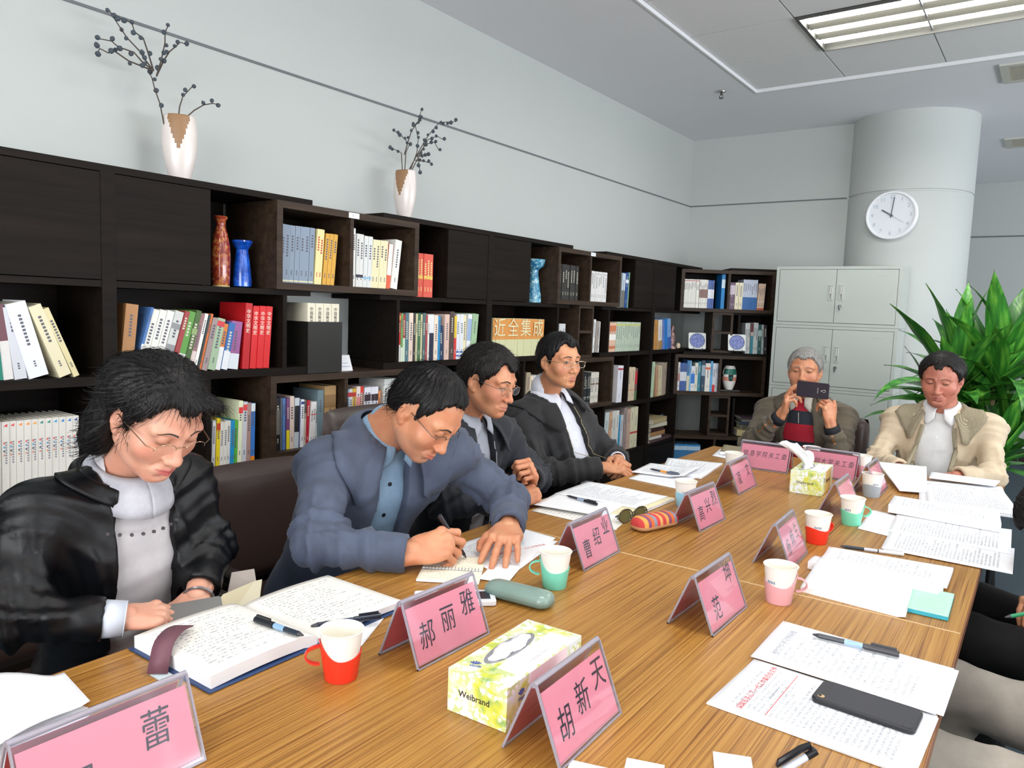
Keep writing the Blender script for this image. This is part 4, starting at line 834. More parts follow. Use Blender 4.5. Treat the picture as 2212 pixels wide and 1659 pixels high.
# ---------------------------------------------------------------- pens
def pen(x, y, z, ang, L, label, body='22242c', cap='1a1a20', tilt=0, r=.0045, band='8fa8c8', tip=True, lab=True, parent=None, T=None):
    e = empty('pen', (x, y, z+r), 0, label, 'pen') if parent is None else parent
    if parent is None: e.rotation_euler = (0, tilt, ang)
    if T is not None: e.matrix_world = T
    MB().cyl((-L*.5+.012, 0, 0), (L*.12, 0, 0), r*.92, M(body, .25), 16).build('barrel', e, smooth=True)
    MB().cyl((-L*.5, 0, 0), (-L*.5+.0125, 0, 0), r*.25, M('3a3a40', .3), 16, r2=r*.9).build('tip', e, smooth=True)
    MB().cyl((L*.11, 0, 0), (L*.5, 0, 0), r*1.12, M(cap, .3), 16).build('cap', e, smooth=True)
    MB().cyl((-L*.12, 0, 0), (L*.09, 0, 0), r*.97, M(band, .35), 16).build('label_band', e, smooth=True)
    MB().box(L*.18, L*.47, -r*.35, r*.35, r*1.1, r*1.9, M(cap, .3)).build('clip', e)
    return e
pen(-1.152, .857, T0+.030, math.radians(186), .128, 'black marker lying across the left notebook page', body='26323e', cap='1c2228', band='8cb0d8', r=.0055)
pen(-1.108, .985, T0+.0135, math.radians(62), .14, 'dark pen tucked under the notebook page above the red-holder cup', body='1d2838', cap='1d2838', band='2c3c54', r=.0055)
pen(-.281, 1.572, T0+.0095, math.radians(6), .158, 'black rollerball lying on the printed agenda', body='3a3c44', cap='3c3a3e', band='9ab8d8', r=.0055)
pen(-.389, 2.306, T0, math.radians(16), .165, 'white and black pen lying on the bare table between the right papers', body='2c3440', cap='d8dade', band='c8ccd4', r=.0052)
pen(-1.27, 2.165, T0+.0145, math.radians(-12), .14, 'black pen on the folded sheet of the third man', body='2a2e38', cap='1c2028', band='90a4bc')
pen(-1.26, 2.80, T0+.0150, math.radians(-8), .14, 'grey pen with orange clip band on the curled page', body='3c424e', cap='5c6474', band='e89838')
# ---------------------------------------------------------------- phone on the documents
def rrect(w, l, r, n=6):
    pts = []
    for cx, cy, a0 in ((w/2-r, l/2-r, 0), (-w/2+r, l/2-r, 90), (-w/2+r, -l/2+r, 180), (w/2-r, -l/2+r, 270)):
        for k in range(n+1): t = math.radians(a0+90*k/n); pts.append((cx+r*math.cos(t), cy+r*math.sin(t)))
    return pts
e = empty('phone', (-.213, 1.336, T0+.0095), math.radians(-2), 'black smartphone in a matt case lying face down on the red-titled document', 'phone')
PH = M('33333a', .55); MB().prism(rrect(.160, .080, .011), -.0050, .0045, M('1e1e24', .4)).build('case', e, bevel=.0025, smooth=True)
MB().prism(rrect(.154, .074, .010), .0045, .0048, PH).build('back_cover', e)
for x in (-.061, .061): MB().box(x-.0008, x+.0008, -.037, .037, .0048, .0050, M('17171c', .4)).build('antenna_line', e)
MB().prism(rrect(.011, .009, .004), .0048, .0056, M('c8a87c', .3)).build('camera_window', e, loc=(-.066, -.027, 0)); MB().cyl((-.068, -.027, .0048), (-.068, -.027, .006), .0028, M('101014', .1)).build('lens', e)
# ---------------------------------------------------------------- spectacle cases, sunglasses, white device
def pill(name, L, Wd, Hh, mtop, mbot, e, split=.45):
    for nm, z0, z1, m in (('case_bottom', 0, Hh*split, mbot), ('case_lid', Hh*split, Hh, mtop)):
        vs = []; fs = []; n = 48; k = 9
        for j in range(k):
            v = z0+(z1-z0)*j/(k-1); q = abs(v/Hh-split)/(split if v < Hh*split else 1-split); s = math.sqrt(max(0, 1-q**2.6)); s = max(s, .0)
            off = (1-s)*min(Wd, .05)*.5
            for (x, y) in rrect(max(L-2*off, .002), max(Wd-2*off, .002), max(min(Wd*.40-off*.6, Wd*.5-off-.0006), .0008), 11): vs.append((x, y, v))
        nn = len(vs)//k
        for j in range(k-1):
            for i in range(nn): fs.append((j*nn+i, j*nn+(i+1) % nn, (j+1)*nn+(i+1) % nn, (j+1)*nn+i))
        fs += [tuple(range(nn-1, -1, -1)), tuple((k-1)*nn+i for i in range(nn))]
        MB().add(vs, fs, m).build(nm, e, smooth=True)
TEALC = M('7f978e', .3, coat=.3)
e = empty('spectacle_case', (-.935, 1.338, T0), math.radians(6), 'closed grey-green spectacle case between the white device and the turquoise cup', 'spectacle case'); pill('c', .168, .062, .036, TEALC, M('6f8780', .35), e)
def m_stripe():
    t = NT('striped_fabric'); v = t.coord('Object', (1, 1, 1)); sp = t.n('ShaderNodeSeparateXYZ'); t.l(v, sp.inputs[0])
    m1 = t.n('ShaderNodeMath', operation='MULTIPLY_ADD'); t.l(sp.outputs[0], m1.inputs[0]); m1.inputs[1].default_value = 11.0; m1.inputs[2].default_value = 10.0
    m2 = t.n('ShaderNodeMath', operation='FRACT'); t.l(m1.outputs[0], m2.inputs[0])
    c = t.ramp(m2.outputs[0], [(0, 'c84040'), (.16, 'e0a050'), (.30, '8c4a6c'), (.44, 'e07038'), (.58, '8a8c9c'), (.72, 'd83c40'), (.86, 'd8a060')]); c.node.color_ramp.interpolation = 'CONSTANT'
    t.l(c, t.b.inputs['Base Color']); t.b.inputs['Roughness'].default_value = .8; t.bump(t.noise(v, 700, 2), .2); return t.m
e = empty('spectacle_case', (-.965, 2.095, T0), math.radians(74), 'striped orange, red and purple spectacle case with tan base', 'spectacle case'); pill('c', .175, .068, .045, m_stripe(), M('c89a70', .6), e, .36)
DG = M('4a4430', .2); LN = M('8c8a5c', .08, metal=.4)
e = empty('sunglasses', (-1.048, 2.105, T0), math.radians(74), 'folded dark-framed sunglasses with olive lenses left of the striped case', 'sunglasses')
for s in (-1, 1):
    pts = [(s*.034+.030*math.cos(t), -.004+.0*s, .024+.021*math.sin(t)) for t in [2*PI*k/24 for k in range(24)]]
    MB().tube(pts, .0022, DG, 6, closed=True).build('rim', e, smooth=True)
    MB().prism([(s*.034+.028*math.cos(2*PI*k/24), .024+.019*math.sin(2*PI*k/24)) for k in range(24)], -.0006, .0006, LN, Matrix.Rotation(PI/2, 4, 'X')).build('lens', e)
    MB().tube([(s*.064, -.002, .030), (s*.060, .014, .020), (s*.0, .022+.004*s, .010), (-s*.035, .026+.004*s, .006)], .0022, DG).build('temple', e, smooth=True)
MB().tube([(-.006, -.004, .030), (0, -.006, .033), (.006, -.004, .030)], .002, DG).build('bridge', e, smooth=True)
e = empty('electronic_device', (-1.043, 1.243, T0+.0005), math.radians(44), 'flat white electronic device with a small dark screen behind the three-character name plate', 'device')
MB().prism(rrect(.180, .070, .008), 0, .012, M('e2e4e8', .35)).build('body', e, bevel=.002, smooth=True)
MB().box(.045, .078, -.022, .022, .012, .0124, M('2a2e38', .2)).build('screen', e)
# spiral pad under the writing hand
e = empty('spiral_pad', (-1.135, 1.405, T0), math.radians(32), 'open cream spiral-bound note pad under the writing hand', 'note pad')
e.location = (-1.170, 1.380, T0); e.rotation_euler = (0, 0, math.radians(33))
CRM = m_print('cream_notes', base='f0ecd8', ink='70706c', rows=12, cover=.4, fill=.3, chars=26, margin=.08)
for (y0, y1) in ((-.080, -.004), (.004, .105)):
    o = sheet([(-.075, y0), (.075, y0), (.075, y1), (-.075, y1)], .006, .005, CRM, None, name='pad_page'); del o['category']; o.parent = e
for k in range(17):
    x = -.066+k*.00825; MB().tube([(x, .007*math.cos(t), .0065+.0055*math.sin(t)) for t in [PI*q/6 for q in range(7)]], .0007, M('8a8c90', .3, metal=.8), 5).build('wire_loop', e, smooth=True)
# ---------------------------------------------------------------- flattened vases with dried branches on top of the bookcases
VW = M('dcd2cc', .3, grain=.05, gscale=30, coat=.3); VB = M('94704e', .45, grain=.15, gscale=60)
def vase(x, y, rz, label):
    e = empty('vase', (x, y, 1.7995), rz, label, 'vase'); n = 120; H = .232
    zs = [H*i/44 for i in range(45)]
    def rad(z): t = z/H; return .046*(.28+.72*math.sin(PI*(.10+.60*t)))
    vs = []; fs = []; mi = []
    rows = [(rad(z), z) for z in zs]+[(rad(H)-.004, H), (rad(H)-.006, H-.02), (.02, .02), (.001, .02)]
    k = len(rows)
    for i in range(n):
        t = 2*PI*i/n
        for r, z in rows: vs.append((r*1.28*math.cos(t), r*.92*math.sin(t), z))
    W_ = MB(); A = []; B = []
    for i in range(n):
        j = (i+1) % n; t = (i+.5)/n*2*PI; a = abs((t-PI*1.5+PI) % (2*PI)-PI)
        for q in range(k-1):
            f = (i*k+q, j*k+q, j*k+q+1, i*k+q+1); z = (rows[q][1]+rows[q+1][1])/2
            depth = [.118, .100, .083, .068, .050, .034, .020][min(6, int(a/.105))] if a < .735 else 0
            (B if q < 44 and z > H-depth and a < .735 else A).append(f)
    mb = MB().add(vs, A, VW); mb.f += B; mb.mi += [mb.mat(VB)]*len(B); o = mb.build('vase_body', e, smooth=True)
    o.data.set_sharp_from_angle(angle=3); return e
vase(-2.545, 1.468, math.radians(54), 'cream vase with brown dripped glaze, nearer one on top of the bookcases')
vase(-2.545, 2.582, math.radians(8), 'cream vase with brown dripped glaze, farther one on top of the bookcases')
TW = M('4a4038', .8); BUD = M('444c54', .85, grain=.2, gscale=200)
def branches(yc, sets, label, grp):
    e = empty('dried_branch', (-2.55, yc, 1.86), 0, label, 'dried branches'); r_ = random.Random(int(yc*100)); o0 = Vector((-2.55, yc, 1.86))
    for b in sets:
        dx = r_.uniform(-.05, .05); pts = []; L = len(b)
        for i, (y, z) in enumerate(b): pts.append(Vector((-2.555+dx*i/L, y, z))-o0)
        if b[0][1] < 2.04: pts.insert(0, Vector((0.0, 0, .01)))
        m = MB().tube(pts, [.0028-.0014*i/len(pts) for i in range(len(pts))], TW, 5); tw = m.build('twig', e, smooth=True)
        bs = MB()
        for i in range(1, len(b)):
            p, q = Vector((0, *b[i-1])), Vector((0, *b[i])); d = (q-p).length; n = max(1, int(d/.028))
            if i == 1 and b[0][1] < 2.04: continue
            for k in range(n):
                t = (k+1)/n; c = pts[-L+i-1].lerp(pts[-L+i], t)+Vector((r_.uniform(-.006, .006), r_.uniform(-.008, .008), r_.uniform(-.006, .008))); s = r_.uniform(.0065, .0098)
                bs.lathe([(.0005, -s), (s*.7, -s*.7), (s, 0), (s*.75, s*.7), (.0005, s*1.25)], BUD, 8, Matrix.Translation(c) @ Matrix.Rotation(r_.uniform(0, 3), 4, (1, r_.random(), 0)))
        if bs.v: bs.build('bud_row', tw, smooth=True)['kind'] = 'stuff'
    return e
branches(1.468, [[(1.416,1.999),(1.416,2.017),(1.410,2.063),(1.396,2.107),(1.389,2.146),(1.382,2.162)],[(1.382,2.162),(1.353,2.194),(1.341,2.214),(1.300,2.247),(1.283,2.270),(1.262,2.299),(1.250,2.320)],[(1.382,2.162),(1.365,2.215),(1.349,2.259),(1.321,2.270),(1.314,2.293),(1.295,2.302),(1.263,2.298)],[(1.382,2.162),(1.341,2.179),(1.311,2.200),(1.256,2.201),(1.234,2.211),(1.193,2.205)],[(1.382,2.162),(1.299,2.171),(1.253,2.189),(1.233,2.178),(1.207,2.184),(1.198,2.167)],[(1.392,2.147),(1.405,2.200),(1.415,2.259),(1.412,2.293),(1.421,2.320)],[(1.392,2.147),(1.421,2.208),(1.443,2.243),(1.469,2.269),(1.487,2.289),(1.505,2.291)],[(1.467,2.011),(1.472,2.066),(1.481,2.101),(1.518,2.147)],[(1.477,2.013),(1.531,2.067),(1.569,2.095),(1.607,2.110),(1.640,2.111)]], 'tall spreading dried branches with grey buds in the nearer vase', '')
branches(2.582, [[(2.573,2.019),(2.559,2.110),(2.532,2.113),(2.470,2.121)],[(2.587,2.022),(2.582,2.115),(2.595,2.154),(2.530,2.181),(2.473,2.189)],[(2.582,2.106),(2.595,2.158),(2.616,2.223),(2.651,2.267),(2.667,2.328)],[(2.617,2.027),(2.668,2.131),(2.678,2.199),(2.657,2.260),(2.705,2.304)],[(2.603,2.024),(2.691,2.160),(2.739,2.228),(2.812,2.302),(2.931,2.332)],[(2.623,2.028),(2.698,2.144),(2.727,2.200),(2.802,2.236),(2.855,2.226)],[(2.668,2.114),(2.728,2.184),(2.790,2.204),(2.824,2.172)],[(2.657,2.095),(2.731,2.104),(2.801,2.108)],[(2.680,2.116),(2.767,2.149)],[(2.674,2.115),(2.679,2.075),(2.683,2.042)]], 'dense cluster of dried branches with grey buds in the farther vase', '')
# ---------------------------------------------------------------- glazed pots in the open cells
def m_speck(name, a, b, c, sc):
    t = NT(name); v = t.coord('Object'); t.l(t.ramp(t.noise(v, sc, 5, .7), [(.40, a), (.52, b), (.62, c)]), t.b.inputs['Base Color']); t.b.inputs['Roughness'].default_value = .18; t.b.inputs['Coat Weight'].default_value = .5; return t.m
def pot(x, y, z, prof, m, label, kick=None):
    e = empty('glazed_vase', (x, y, z), 0, label, 'vase'); MB().lathe(prof, m, 40).build('vase_body', e, smooth=True)
    if kick: MB().lathe(kick[0], M(kick[1], .4), 40).build('foot_ring', e, smooth=True)
pot(-2.48, 1.584, Z1+.0005, [(.001, .004), (.030, .004), (.032, .02), (.034, .10), (.032, .15), (.024, .19), (.016, .215), (.018, .235), (.025, .248), (.022, .252), (.014, .246), (.010, .22), (.001, .21)], m_speck('red_gold_glaze', '7c2a22', 'a8442c', 'c08a48', 60), 'tall red and gold mottled vase in the open cell of the bookcase', ([(.028, 0), (.031, 0), (.031, .005), (.028, .005)], 'c8b878'))
pot(-2.48, 1.672, Z1+.0005, [(.001, .003), (.028, .003), (.033, .006), (.034, .03), (.029, .08), (.024, .12), (.021, .14), (.026, .148), (.038, .168), (.036, .174), (.026, .166), (.018, .15), (.001, .14)], m_speck('blue_glaze', '0c3c94', '1450b8', '2a6cd8', 25), 'short bright blue glazed vase beside the red mottled one')
pot(-2.50, 3.600, Z1+.0005, [(.001, .003), (.050, .003), (.046, .05), (.034, .12), (.026, .17), (.028, .19), (.058, .215), (.066, .25), (.060, .252), (.030, .20), (.001, .19)], m_speck('blue_white_glaze', '2c6c9c', '5ca8c4', 'cfe4e4', 45), 'turquoise and white glazed vase half hidden by a bookcase door')
# white folded card beside the black bin
e = empty('folded_card', (-2.425, 2.133, 1.1215), 0, 'small white folded card on the brown box beside the black bin', 'card'); mb = MB(); WC = M('e6e6ea', .7)
mb.add([(0, -.038, 0), (0, .038, 0), (-.018, .032, .066), (-.018, -.034, .066)], [(0, 1, 2, 3)], WC); mb.add([(-.036, -.038, 0), (-.036, .038, 0), (-.018, .032, .066), (-.018, -.034, .066)], [(3, 2, 1, 0)], WC)
o = mb.build('card_leaf', e); so = o.modifiers.new('s', 'SOLIDIFY'); so.thickness = .001
for k in range(3): MB().box(0, .0005, -.026+.004*k, .024-.006*k, -.0015, .0015, M('a8b0c4', .6)).build('print_line', e, loc=(-.0045-.0045*k, 0, .018+.014*k))
# ---------------------------------------------------------------- plates on easels and the opera mask on the diagonal bookcase
BLUED = m_speck('blue_disc', '5a66a8', '7480bc', '9aa4d4', 90)
def plate_on_stand(u, w_, z, label):
    e = empty('display_plate', label=label, cat='plate', group='square white plates with blue discs on black easels'); T = diagT(u, w_); T[2][3] = z; e.matrix_world = T
    R_ = Matrix.Rotation(math.radians(12), 4, 'Y')
    WP = M('e4e8e6', .25, coat=.3); BP = BLUED
    F_ = frame((0, 0, .015), (0, -1, 0), (0, 0, 1)); F_ = R_ @ F_
    MB().prism([(a, b+.07) for a, b in rrect(.138, .130, .012)], -.004, .004, WP, F_).build('plate_body', e, bevel=.002)
    dk = MB(); dk.add([(.058*math.cos(2*PI*k/40), .072+.056*math.sin(2*PI*k/40), .0046) for k in range(40)], [tuple(range(40))], BP, F_); dk.build('blue_disc', e)
    rg = MB().tube([F_ @ Vector((.058*math.cos(2*PI*k/40), .072+.056*math.sin(2*PI*k/40), .0042)) for k in range(40)], .0022, M('4a4a58', .4), 6, closed=True); rg.build('disc_rim', e, smooth=True)
    BK = M('141210', .5); s = MB()
    for a in (-1, 1): s.tube([(-.022, a*.034, .030), (-.026, a*.034, .014), (-.012, a*.034, .010), (.02, a*.03, .012), (.045, a*.018, .085)], .0032, BK); s.tube([(-.012, a*.034, .011), (-.020, a*.040, 0.003)], .003, BK); s.tube([(.02, a*.03, .012), (.05, a*.034, .003)], .003, BK)
    s.tube([(-.004, -.036, .011), (-.004, .036, .011)], .003, BK); s.build('easel', e, smooth=True)
plate_on_stand(1.445, 5.90, zk(1.125)+.0005, 'left square white plate with a blue disc on a black easel'); plate_on_stand(1.735, 5.825, zk(1.125)+.0005, 'right square white plate with a blue disc on a black easel')
def mask():
    e = empty('opera_mask', label='small painted opera face mask with green forehead and white beard on a dark base', cat='mask'); T = diagT(1.725, 5.95); T[2][3] = zk(.782)+.027; e.matrix_world = T
    MB().prism([(a, b) for a, b in rrect(.09, .17, .012)], 0, .014, M('2c2a28', .35)).build('stand_base', e, bevel=.003)
    n, m = 36, 30; vs = []; groups = {}
    for i in range(n+1):
        for j in range(m+1):
            t = -PI*.5+PI*i/n; v = j/m; w_ = .058*math.sin(PI*(.10+.84*v))**.42*(.86+.24*v); z = .016+.190*v; d = .045*math.cos(t)
            if abs(t) < .22 and .38 < v < .62: d += .014*(1-abs(t)/.22)
            vs.append((-d, -w_*math.sin(t), z))
    cols = {'w': M('e4e2dc', .35), 'g': M('2c7464', .35), 'k': M('2a3440', .35), 'p': M('d8907c', .35), 'r': M('c8283c', .35), 's': M('c0beb8', .35)}
    mb = MB(); first = True
    for i in range(n):
        for j in range(m):
            t = abs(-.5+(i+.5)/n)*2; v = (j+.5)/m
            if v > .88 or t > .80 and v > .62: c = 'w' if (i+j) % 3 else 's'
            elif v > .70 and t < .45: c = 'g'
            elif v > .62: c = 'g' if t < .55 else 'k' if t < .75 else 's'
            elif v > .54: c = 'w' if .2 < t < .7 else 'k'
            elif v > .44: c = 'p' if t > .2 else 'g'
            elif v > .38: c = 'p' if t > .15 else 'k'
            else: c = 'w' if t < .5+.5*v else ('r' if i > n/2 else 's')
            f = (i*(m+1)+j, (i+1)*(m+1)+j, (i+1)*(m+1)+j+1, i*(m+1)+j+1); k = mb.mat(cols[c]); mb.f.append(f); mb.mi.append(k)
    mb.v = vs; mb.build('mask_face', e, smooth='all', fixn=True)
    MB().box(.0, .02, -.03, .03, .014, .12, M('6a6660', .6)).build('mask_support', e)
mask()
# horizontal piles of books on low shelves
def pile(Tf, items, phrase):
    z = 0
    for i, (L, t, dep, hexc, words, dy, ang) in enumerate(items):
        c = M(hexc, .55); mb = MB(); mb.box(0, .002, -L/2, L/2, 0, t, c); mb.box(0, dep, -L/2, L/2, 0, .0015, c); mb.box(0, dep, -L/2, L/2, t-.0015, t, c)
        pg = MB().box(.002, dep-.003, -L/2+.003, L/2-.003, .0015, t-.0015, PGS)
        T = Tf @ Matrix.Translation((.01, dy, z)) @ Matrix.Rotation(ang, 4, 'Z'); o = mb.build('book'); p = pg.build('pages', o); o.matrix_world = T
        tag(o, '%s book lying flat, %s' % (words, phrase), 'book', 'books '+phrase); z += t+.0003
pile(TL(5.25, Z4+.0005), [(.42, .022, .20, '5c4646', 'large brown-covered', 0, .05), (.20, .022, .17, 'e2ded6', 'white-edged', .09, -.02), (.26, .034, .18, 'b08458', 'tan with red square', .05, .03), (.22, .030, .18, '3c2224', 'dark maroon', .06, 0), (.26, .030, .18, 'd8d4c0', 'ivory', .04, -.05), (.28, .036, .18, 'c0ae84', 'straw-coloured, topmost,', .02, .08)], 'in the pile beside the room corner')
pile(TDg(1.90, zk(.455)+.002), [(.22, .050, .16, 'c8b888', 'pale straw thick', 0, 0), (.20, .040, .16, '5c5648', 'olive grey', -.03, .04), (.22, .022, .17, '2c3850', 'navy', -.02, -.03), (.21, .022, .17, '74726a', 'grey', -.03, 0), (.22, .020, .17, '3a2c34', 'dark plum', -.02, .03)], 'in the dark pile behind the phone holder')
# figurine on the far middle shelf
e = empty('figurine', (-2.45, 5.44, Z2+.0005), 0, 'small reddish-brown figurine with a cream egg shape beside leaning books', 'figurine')
MB().lathe([(.001, 0), (.035, 0), (.034, .01), (.022, .04), (.028, .08), (.018, .12), (.012, .135), (.017, .155), (.012, .172), (.001, .178)], m_speck('fig', '4c2a2c', '8c5c58', 'c09c94', 50), 20).build('figure', e, smooth=True)
MB().lathe([(.001, 0), (.014, .006), (.018, .022), (.014, .040), (.001, .048)], M('d8c4a8', .4), 16).build('cream_egg', e, smooth=True, loc=(.03, .06, 0))
# blue-grey magazine standing in that pile
o = MB().box(-.004, .004, -.05, .05, 0, .17, M('5c6880', .4)).build('magazine'); o.location = (-2.50, 5.43, Z4+.0005); o.rotation_euler = (.12, 0, 0); tag(o, 'dark blue-grey magazine standing behind the book pile near the corner', 'magazine')
# ---------------------------------------------------------------- grey steel cabinets, four modules stacked
ST = M('bcc2bc', .38, spec=.5, bump=.02, bscale=60); ST2 = M('a9b0aa', .4); STD = M('5f6462', .6)
CX0, CX1, CY0, CY1 = -1.765, -.917, 5.72, 5.985
def cabinet(z0, z1, label):
    e = empty('steel_cabinet', ((CX0+CX1)/2, CY0, z0), 0, label, 'cabinet', 'grey steel cabinet modules'); a = (CX1-CX0)/2; h = z1-z0-.002; d = CY1-CY0
    mb = MB(); mb.box(-a, a, .0141, d, 0, h, ST)
    for (x0, x1, za, zb) in ((-a, -a+.022, 0, h), (a-.022, a, 0, h), (-a+.0221, a-.0221, 0, .020), (-a+.0221, a-.0221, h-.020, h)): mb.box(x0, x1, 0, .014, za, zb, ST)
    mb.build('body', e)
    MB().box(-a+.0225, a-.0225, .0085, .0116, .0205, h-.0205, STD).build('gap_shadow', e)
    for s in (-1, 1):
        x0, x1 = (-a+.025, -.0015) if s < 0 else (.0015, a-.025)
        dr = MB().box(x0, x1, -.001, .008, .023, h-.023, ST).build('door', e, bevel=.002)
        hx = -.032 if s < 0 else .040; hz = h*.56; H_ = M('d4d6d2', .3)
        hd = MB(); hd.box(hx-.011, hx+.011, -.004, -.001, hz-.052, hz+.052, M('9aa09a', .4))
        hd.box(hx-.012, hx-.008, -.008, -.001, hz-.054, hz+.054, H_); hd.box(hx+.008, hx+.012, -.008, -.001, hz-.054, hz+.054, H_); hd.box(hx-.012, hx+.012, -.008, -.001, hz+.050, hz+.056, H_); hd.box(hx-.012, hx+.012, -.008, -.001, hz-.056, hz-.050, H_)
        hd.box(hx-.004, hx+.004, -.012, -.002, hz-.010, hz+.046, H_); hd.build('handle', dr, loc=(0, 0, 0))
    lk = MB().cyl((.038, -.001, h*.56-.095), (.038, -.012, h*.56-.095), .011, CHROME, 20); lk.box(.036, .040, -.030, -.012, h*.56-.125, h*.56-.088, M('5a5a5c', .3, metal=.9)); lk.build('lock', e, smooth=True)
    lab = MB().box(a-.16, a-.09, -.0018, -.001, h*.84, h*.845, M('a4aaa6', .5)); lab.build('nameplate_mark', e)
cabinet(1.372, 1.800, 'topmost grey steel cabinet module beside the bookcases'); cabinet(.915, 1.372, 'second grey steel cabinet module behind the raised phone'); cabinet(.458, .915, 'third grey steel cabinet module, behind the man with the phone'); cabinet(.0, .458, 'lowest grey steel cabinet module, standing on the floor')
# ---------------------------------------------------------------- potted dracaena
def m_leaf():
    t = NT('leaf_green'); v = t.coord('Object', (30, 1.5, 30)); n = t.noise(v, 1.2, 3); oi = t.n('ShaderNodeObjectInfo')
    c = t.ramp(n, [(.3, '1e4a1c'), (.5, '347a28'), (.7, '6aa83c')])
    t.l(t.mul(c, oi.outputs['Random'], .65, 1.35), t.b.inputs['Base Color']); t.b.inputs['Roughness'].default_value = .38; t.b.inputs['Coat Weight'].default_value = .15; return t.m
LEAF = m_leaf()
def leaf_mesh(L, W_, droop, fold):
    n = 12; vs = []; fs = []
    ang = 0; p = Vector((0, 0, 0)); dirv = 0
    for i in range(n+1):
        t = i/n; w_ = W_*max(0.02, math.sin(PI*min(1, (t*.93+.07))**.85))**.9*(1 if t < .97 else .4)
        a = droop*t*t; step = L/n
        if i: p = p+Vector((0, step*math.cos(a-.0), -step*math.sin(a)))
        for s in (-1, 0, 1): vs.append((s*w_/2+.004*math.sin(t*9+s)*(s != 0), p.y, p.z+abs(s)*w_*fold+.003*math.sin(t*17)*s))
    for i in range(n):
        for s in (0, 1): fs.append((i*3+s, i*3+s+1, i*3+4+s, i*3+3+s))
    me = bpy.data.meshes.new('leaf'); me.from_pydata(vs, [], fs); me.materials.append(LEAF); me.polygons.foreach_set('use_smooth', [True]*len(fs)); me.update(); return me
def plant():
    e = empty('potted_plant', (-.42, 4.98, 0), 0, 'large potted dracaena with broad glossy green leaves in front of the column', 'plant'); r_ = random.Random(21)
    MB().lathe([(.001, .01), (.12, .01), (.15, .0), (.19, .34), (.20, .36), (.18, .36), (.17, .30), (.001, .30)], M('6a3c2a', .6), 36).build('pot', e, smooth=True)
    MB().lathe([(.001, .305), (.172, .30)], M('2a2018', .95), 24).build('soil', e)
    TR = M('9a8460', .85, bump=.4, bscale=80, grain=.2, gscale=40)
    tops = [(-.05, 0, 1.05), (.14, .05, 1.12), (.06, .10, .86), (-.12, .10, .80), (.20, -.04, .74)]
    for x, y, z in tops: MB().tube([(x*.3, y*.3, .29), (x*.6, y*.6, z*.6), (x, y, z)], [.022, .020, .016], TR, 8).build('stem', e, smooth=True)
    ms = [leaf_mesh(.64, .120, .35, .16), leaf_mesh(.56, .115, .7, .18), leaf_mesh(.50, .110, 1.1, .15), leaf_mesh(.46, .105, .3, .2), leaf_mesh(.60, .105, 1.5, .15), leaf_mesh(.40, .095, .6, .2)]
    for ti, (x, y, z) in enumerate(tops):
        N = (34, 34, 26, 20, 22)[ti]
        for i in range(N):
            t = i/N; az = i*2.39996+ti; el = math.radians(86-88*t**1.05)+r_.uniform(-.12, .12)
            o = link('leaf', ms[(0, 3, 0, 1)[i % 4] if t < .45 else (1, 2, 4, 5)[i % 4]], e)
            o.location = (x, y, z-.12*t); sc = r_.uniform(.85, 1.08)*(1.0 if ti < 2 else .85)
            o.rotation_euler = (Matrix.Rotation(az, 3, 'Z') @ Matrix.Rotation(el, 3, 'X') @ Matrix.Rotation(r_.uniform(-.35, .35), 3, 'Y')).to_euler(); o.scale = (sc, sc, sc)
plant()
# ---------------------------------------------------------------- chairs
LEA = M('3a2c28', .38, bump=.08, bscale=90, coat=.1); CF = M('2a2a2c', .35, metal=.6)
def pad(w, h, t, bend=0, m=LEA, nx=16, ny=14):
    vs = []; fs = []
    for side in (1, -1):
        for i in range(nx+1):
            for j in range(ny+1):
                u, v = -1+2*i/nx, -1+2*j/ny; x = u*w/2*(1-.07*max(0, v)**4); z = v*h/2*(1-.05*abs(u)**4)
                e_ = (1-abs(u)**6)*(1-abs(v)**6); y = side*t/2*max(0, e_)**.45 + bend*(u*u)
                vs.append((x, y, z))
    M_ = (nx+1)*(ny+1)
    for i in range(nx):
        for j in range(ny):
            a = i*(ny+1)+j; fs.append((a, a+ny+1, a+ny+2, a+1)); fs.append((M_+a, M_+a+1, M_+a+ny+2, M_+a+ny+1))
    mb = MB().add(vs, fs, m); return mb
def chair(x, y, face, label, top=.86, lean=.12, w=.50):
    """face = direction the sitter looks (radians); local +y is forward"""
    e = empty('meeting_chair', (x, y, 0), face-PI/2, label, 'chair', 'brown leather meeting chairs')
    h = top-.46
    b = pad(w, h, .075, .035).build('backrest', e, smooth='all', fixn=True, loc=(0, -.26-lean*.3, .46+h/2), rot=(lean, 0, 0))
    s = pad(w, .48, .09).build('seat', e, smooth='all', fixn=True, loc=(0, -.01, .430), rot=(PI/2, 0, 0))
    for sx in (-1, 1):
        MB().tube([(sx*(w/2+.01), .20, .02), (sx*(w/2+.01), .21, .42), (sx*(w/2+.01), .17, .63), (sx*(w/2+.01), -.20, .63), (sx*(w/2-.03), -.27, .58)], .013, CF, 8).build('arm_frame', e, smooth=True)
        MB().tube([(sx*(w/2+.01), .20, .02), (sx*(w/2+.01), -.26, .015)], .013, CF, 8).build('leg', e, smooth=True)
        MB().box(sx*(w/2+.01)-.022, sx*(w/2+.01)+.022, -.15, .15, .640, .662, M('221c1a', .5)).build('armrest', e, bevel=.008)
        MB().tube([(sx*(w/2+.01), -.26, .015), (sx*(w/2-.02), -.28, .40)], .012, CF, 8).build('leg', e, smooth=True)
    MB().tube([(-w/2, -.02, .375), (w/2, -.02, .375)], .012, CF, 8).build('crossbar', e)
    return e
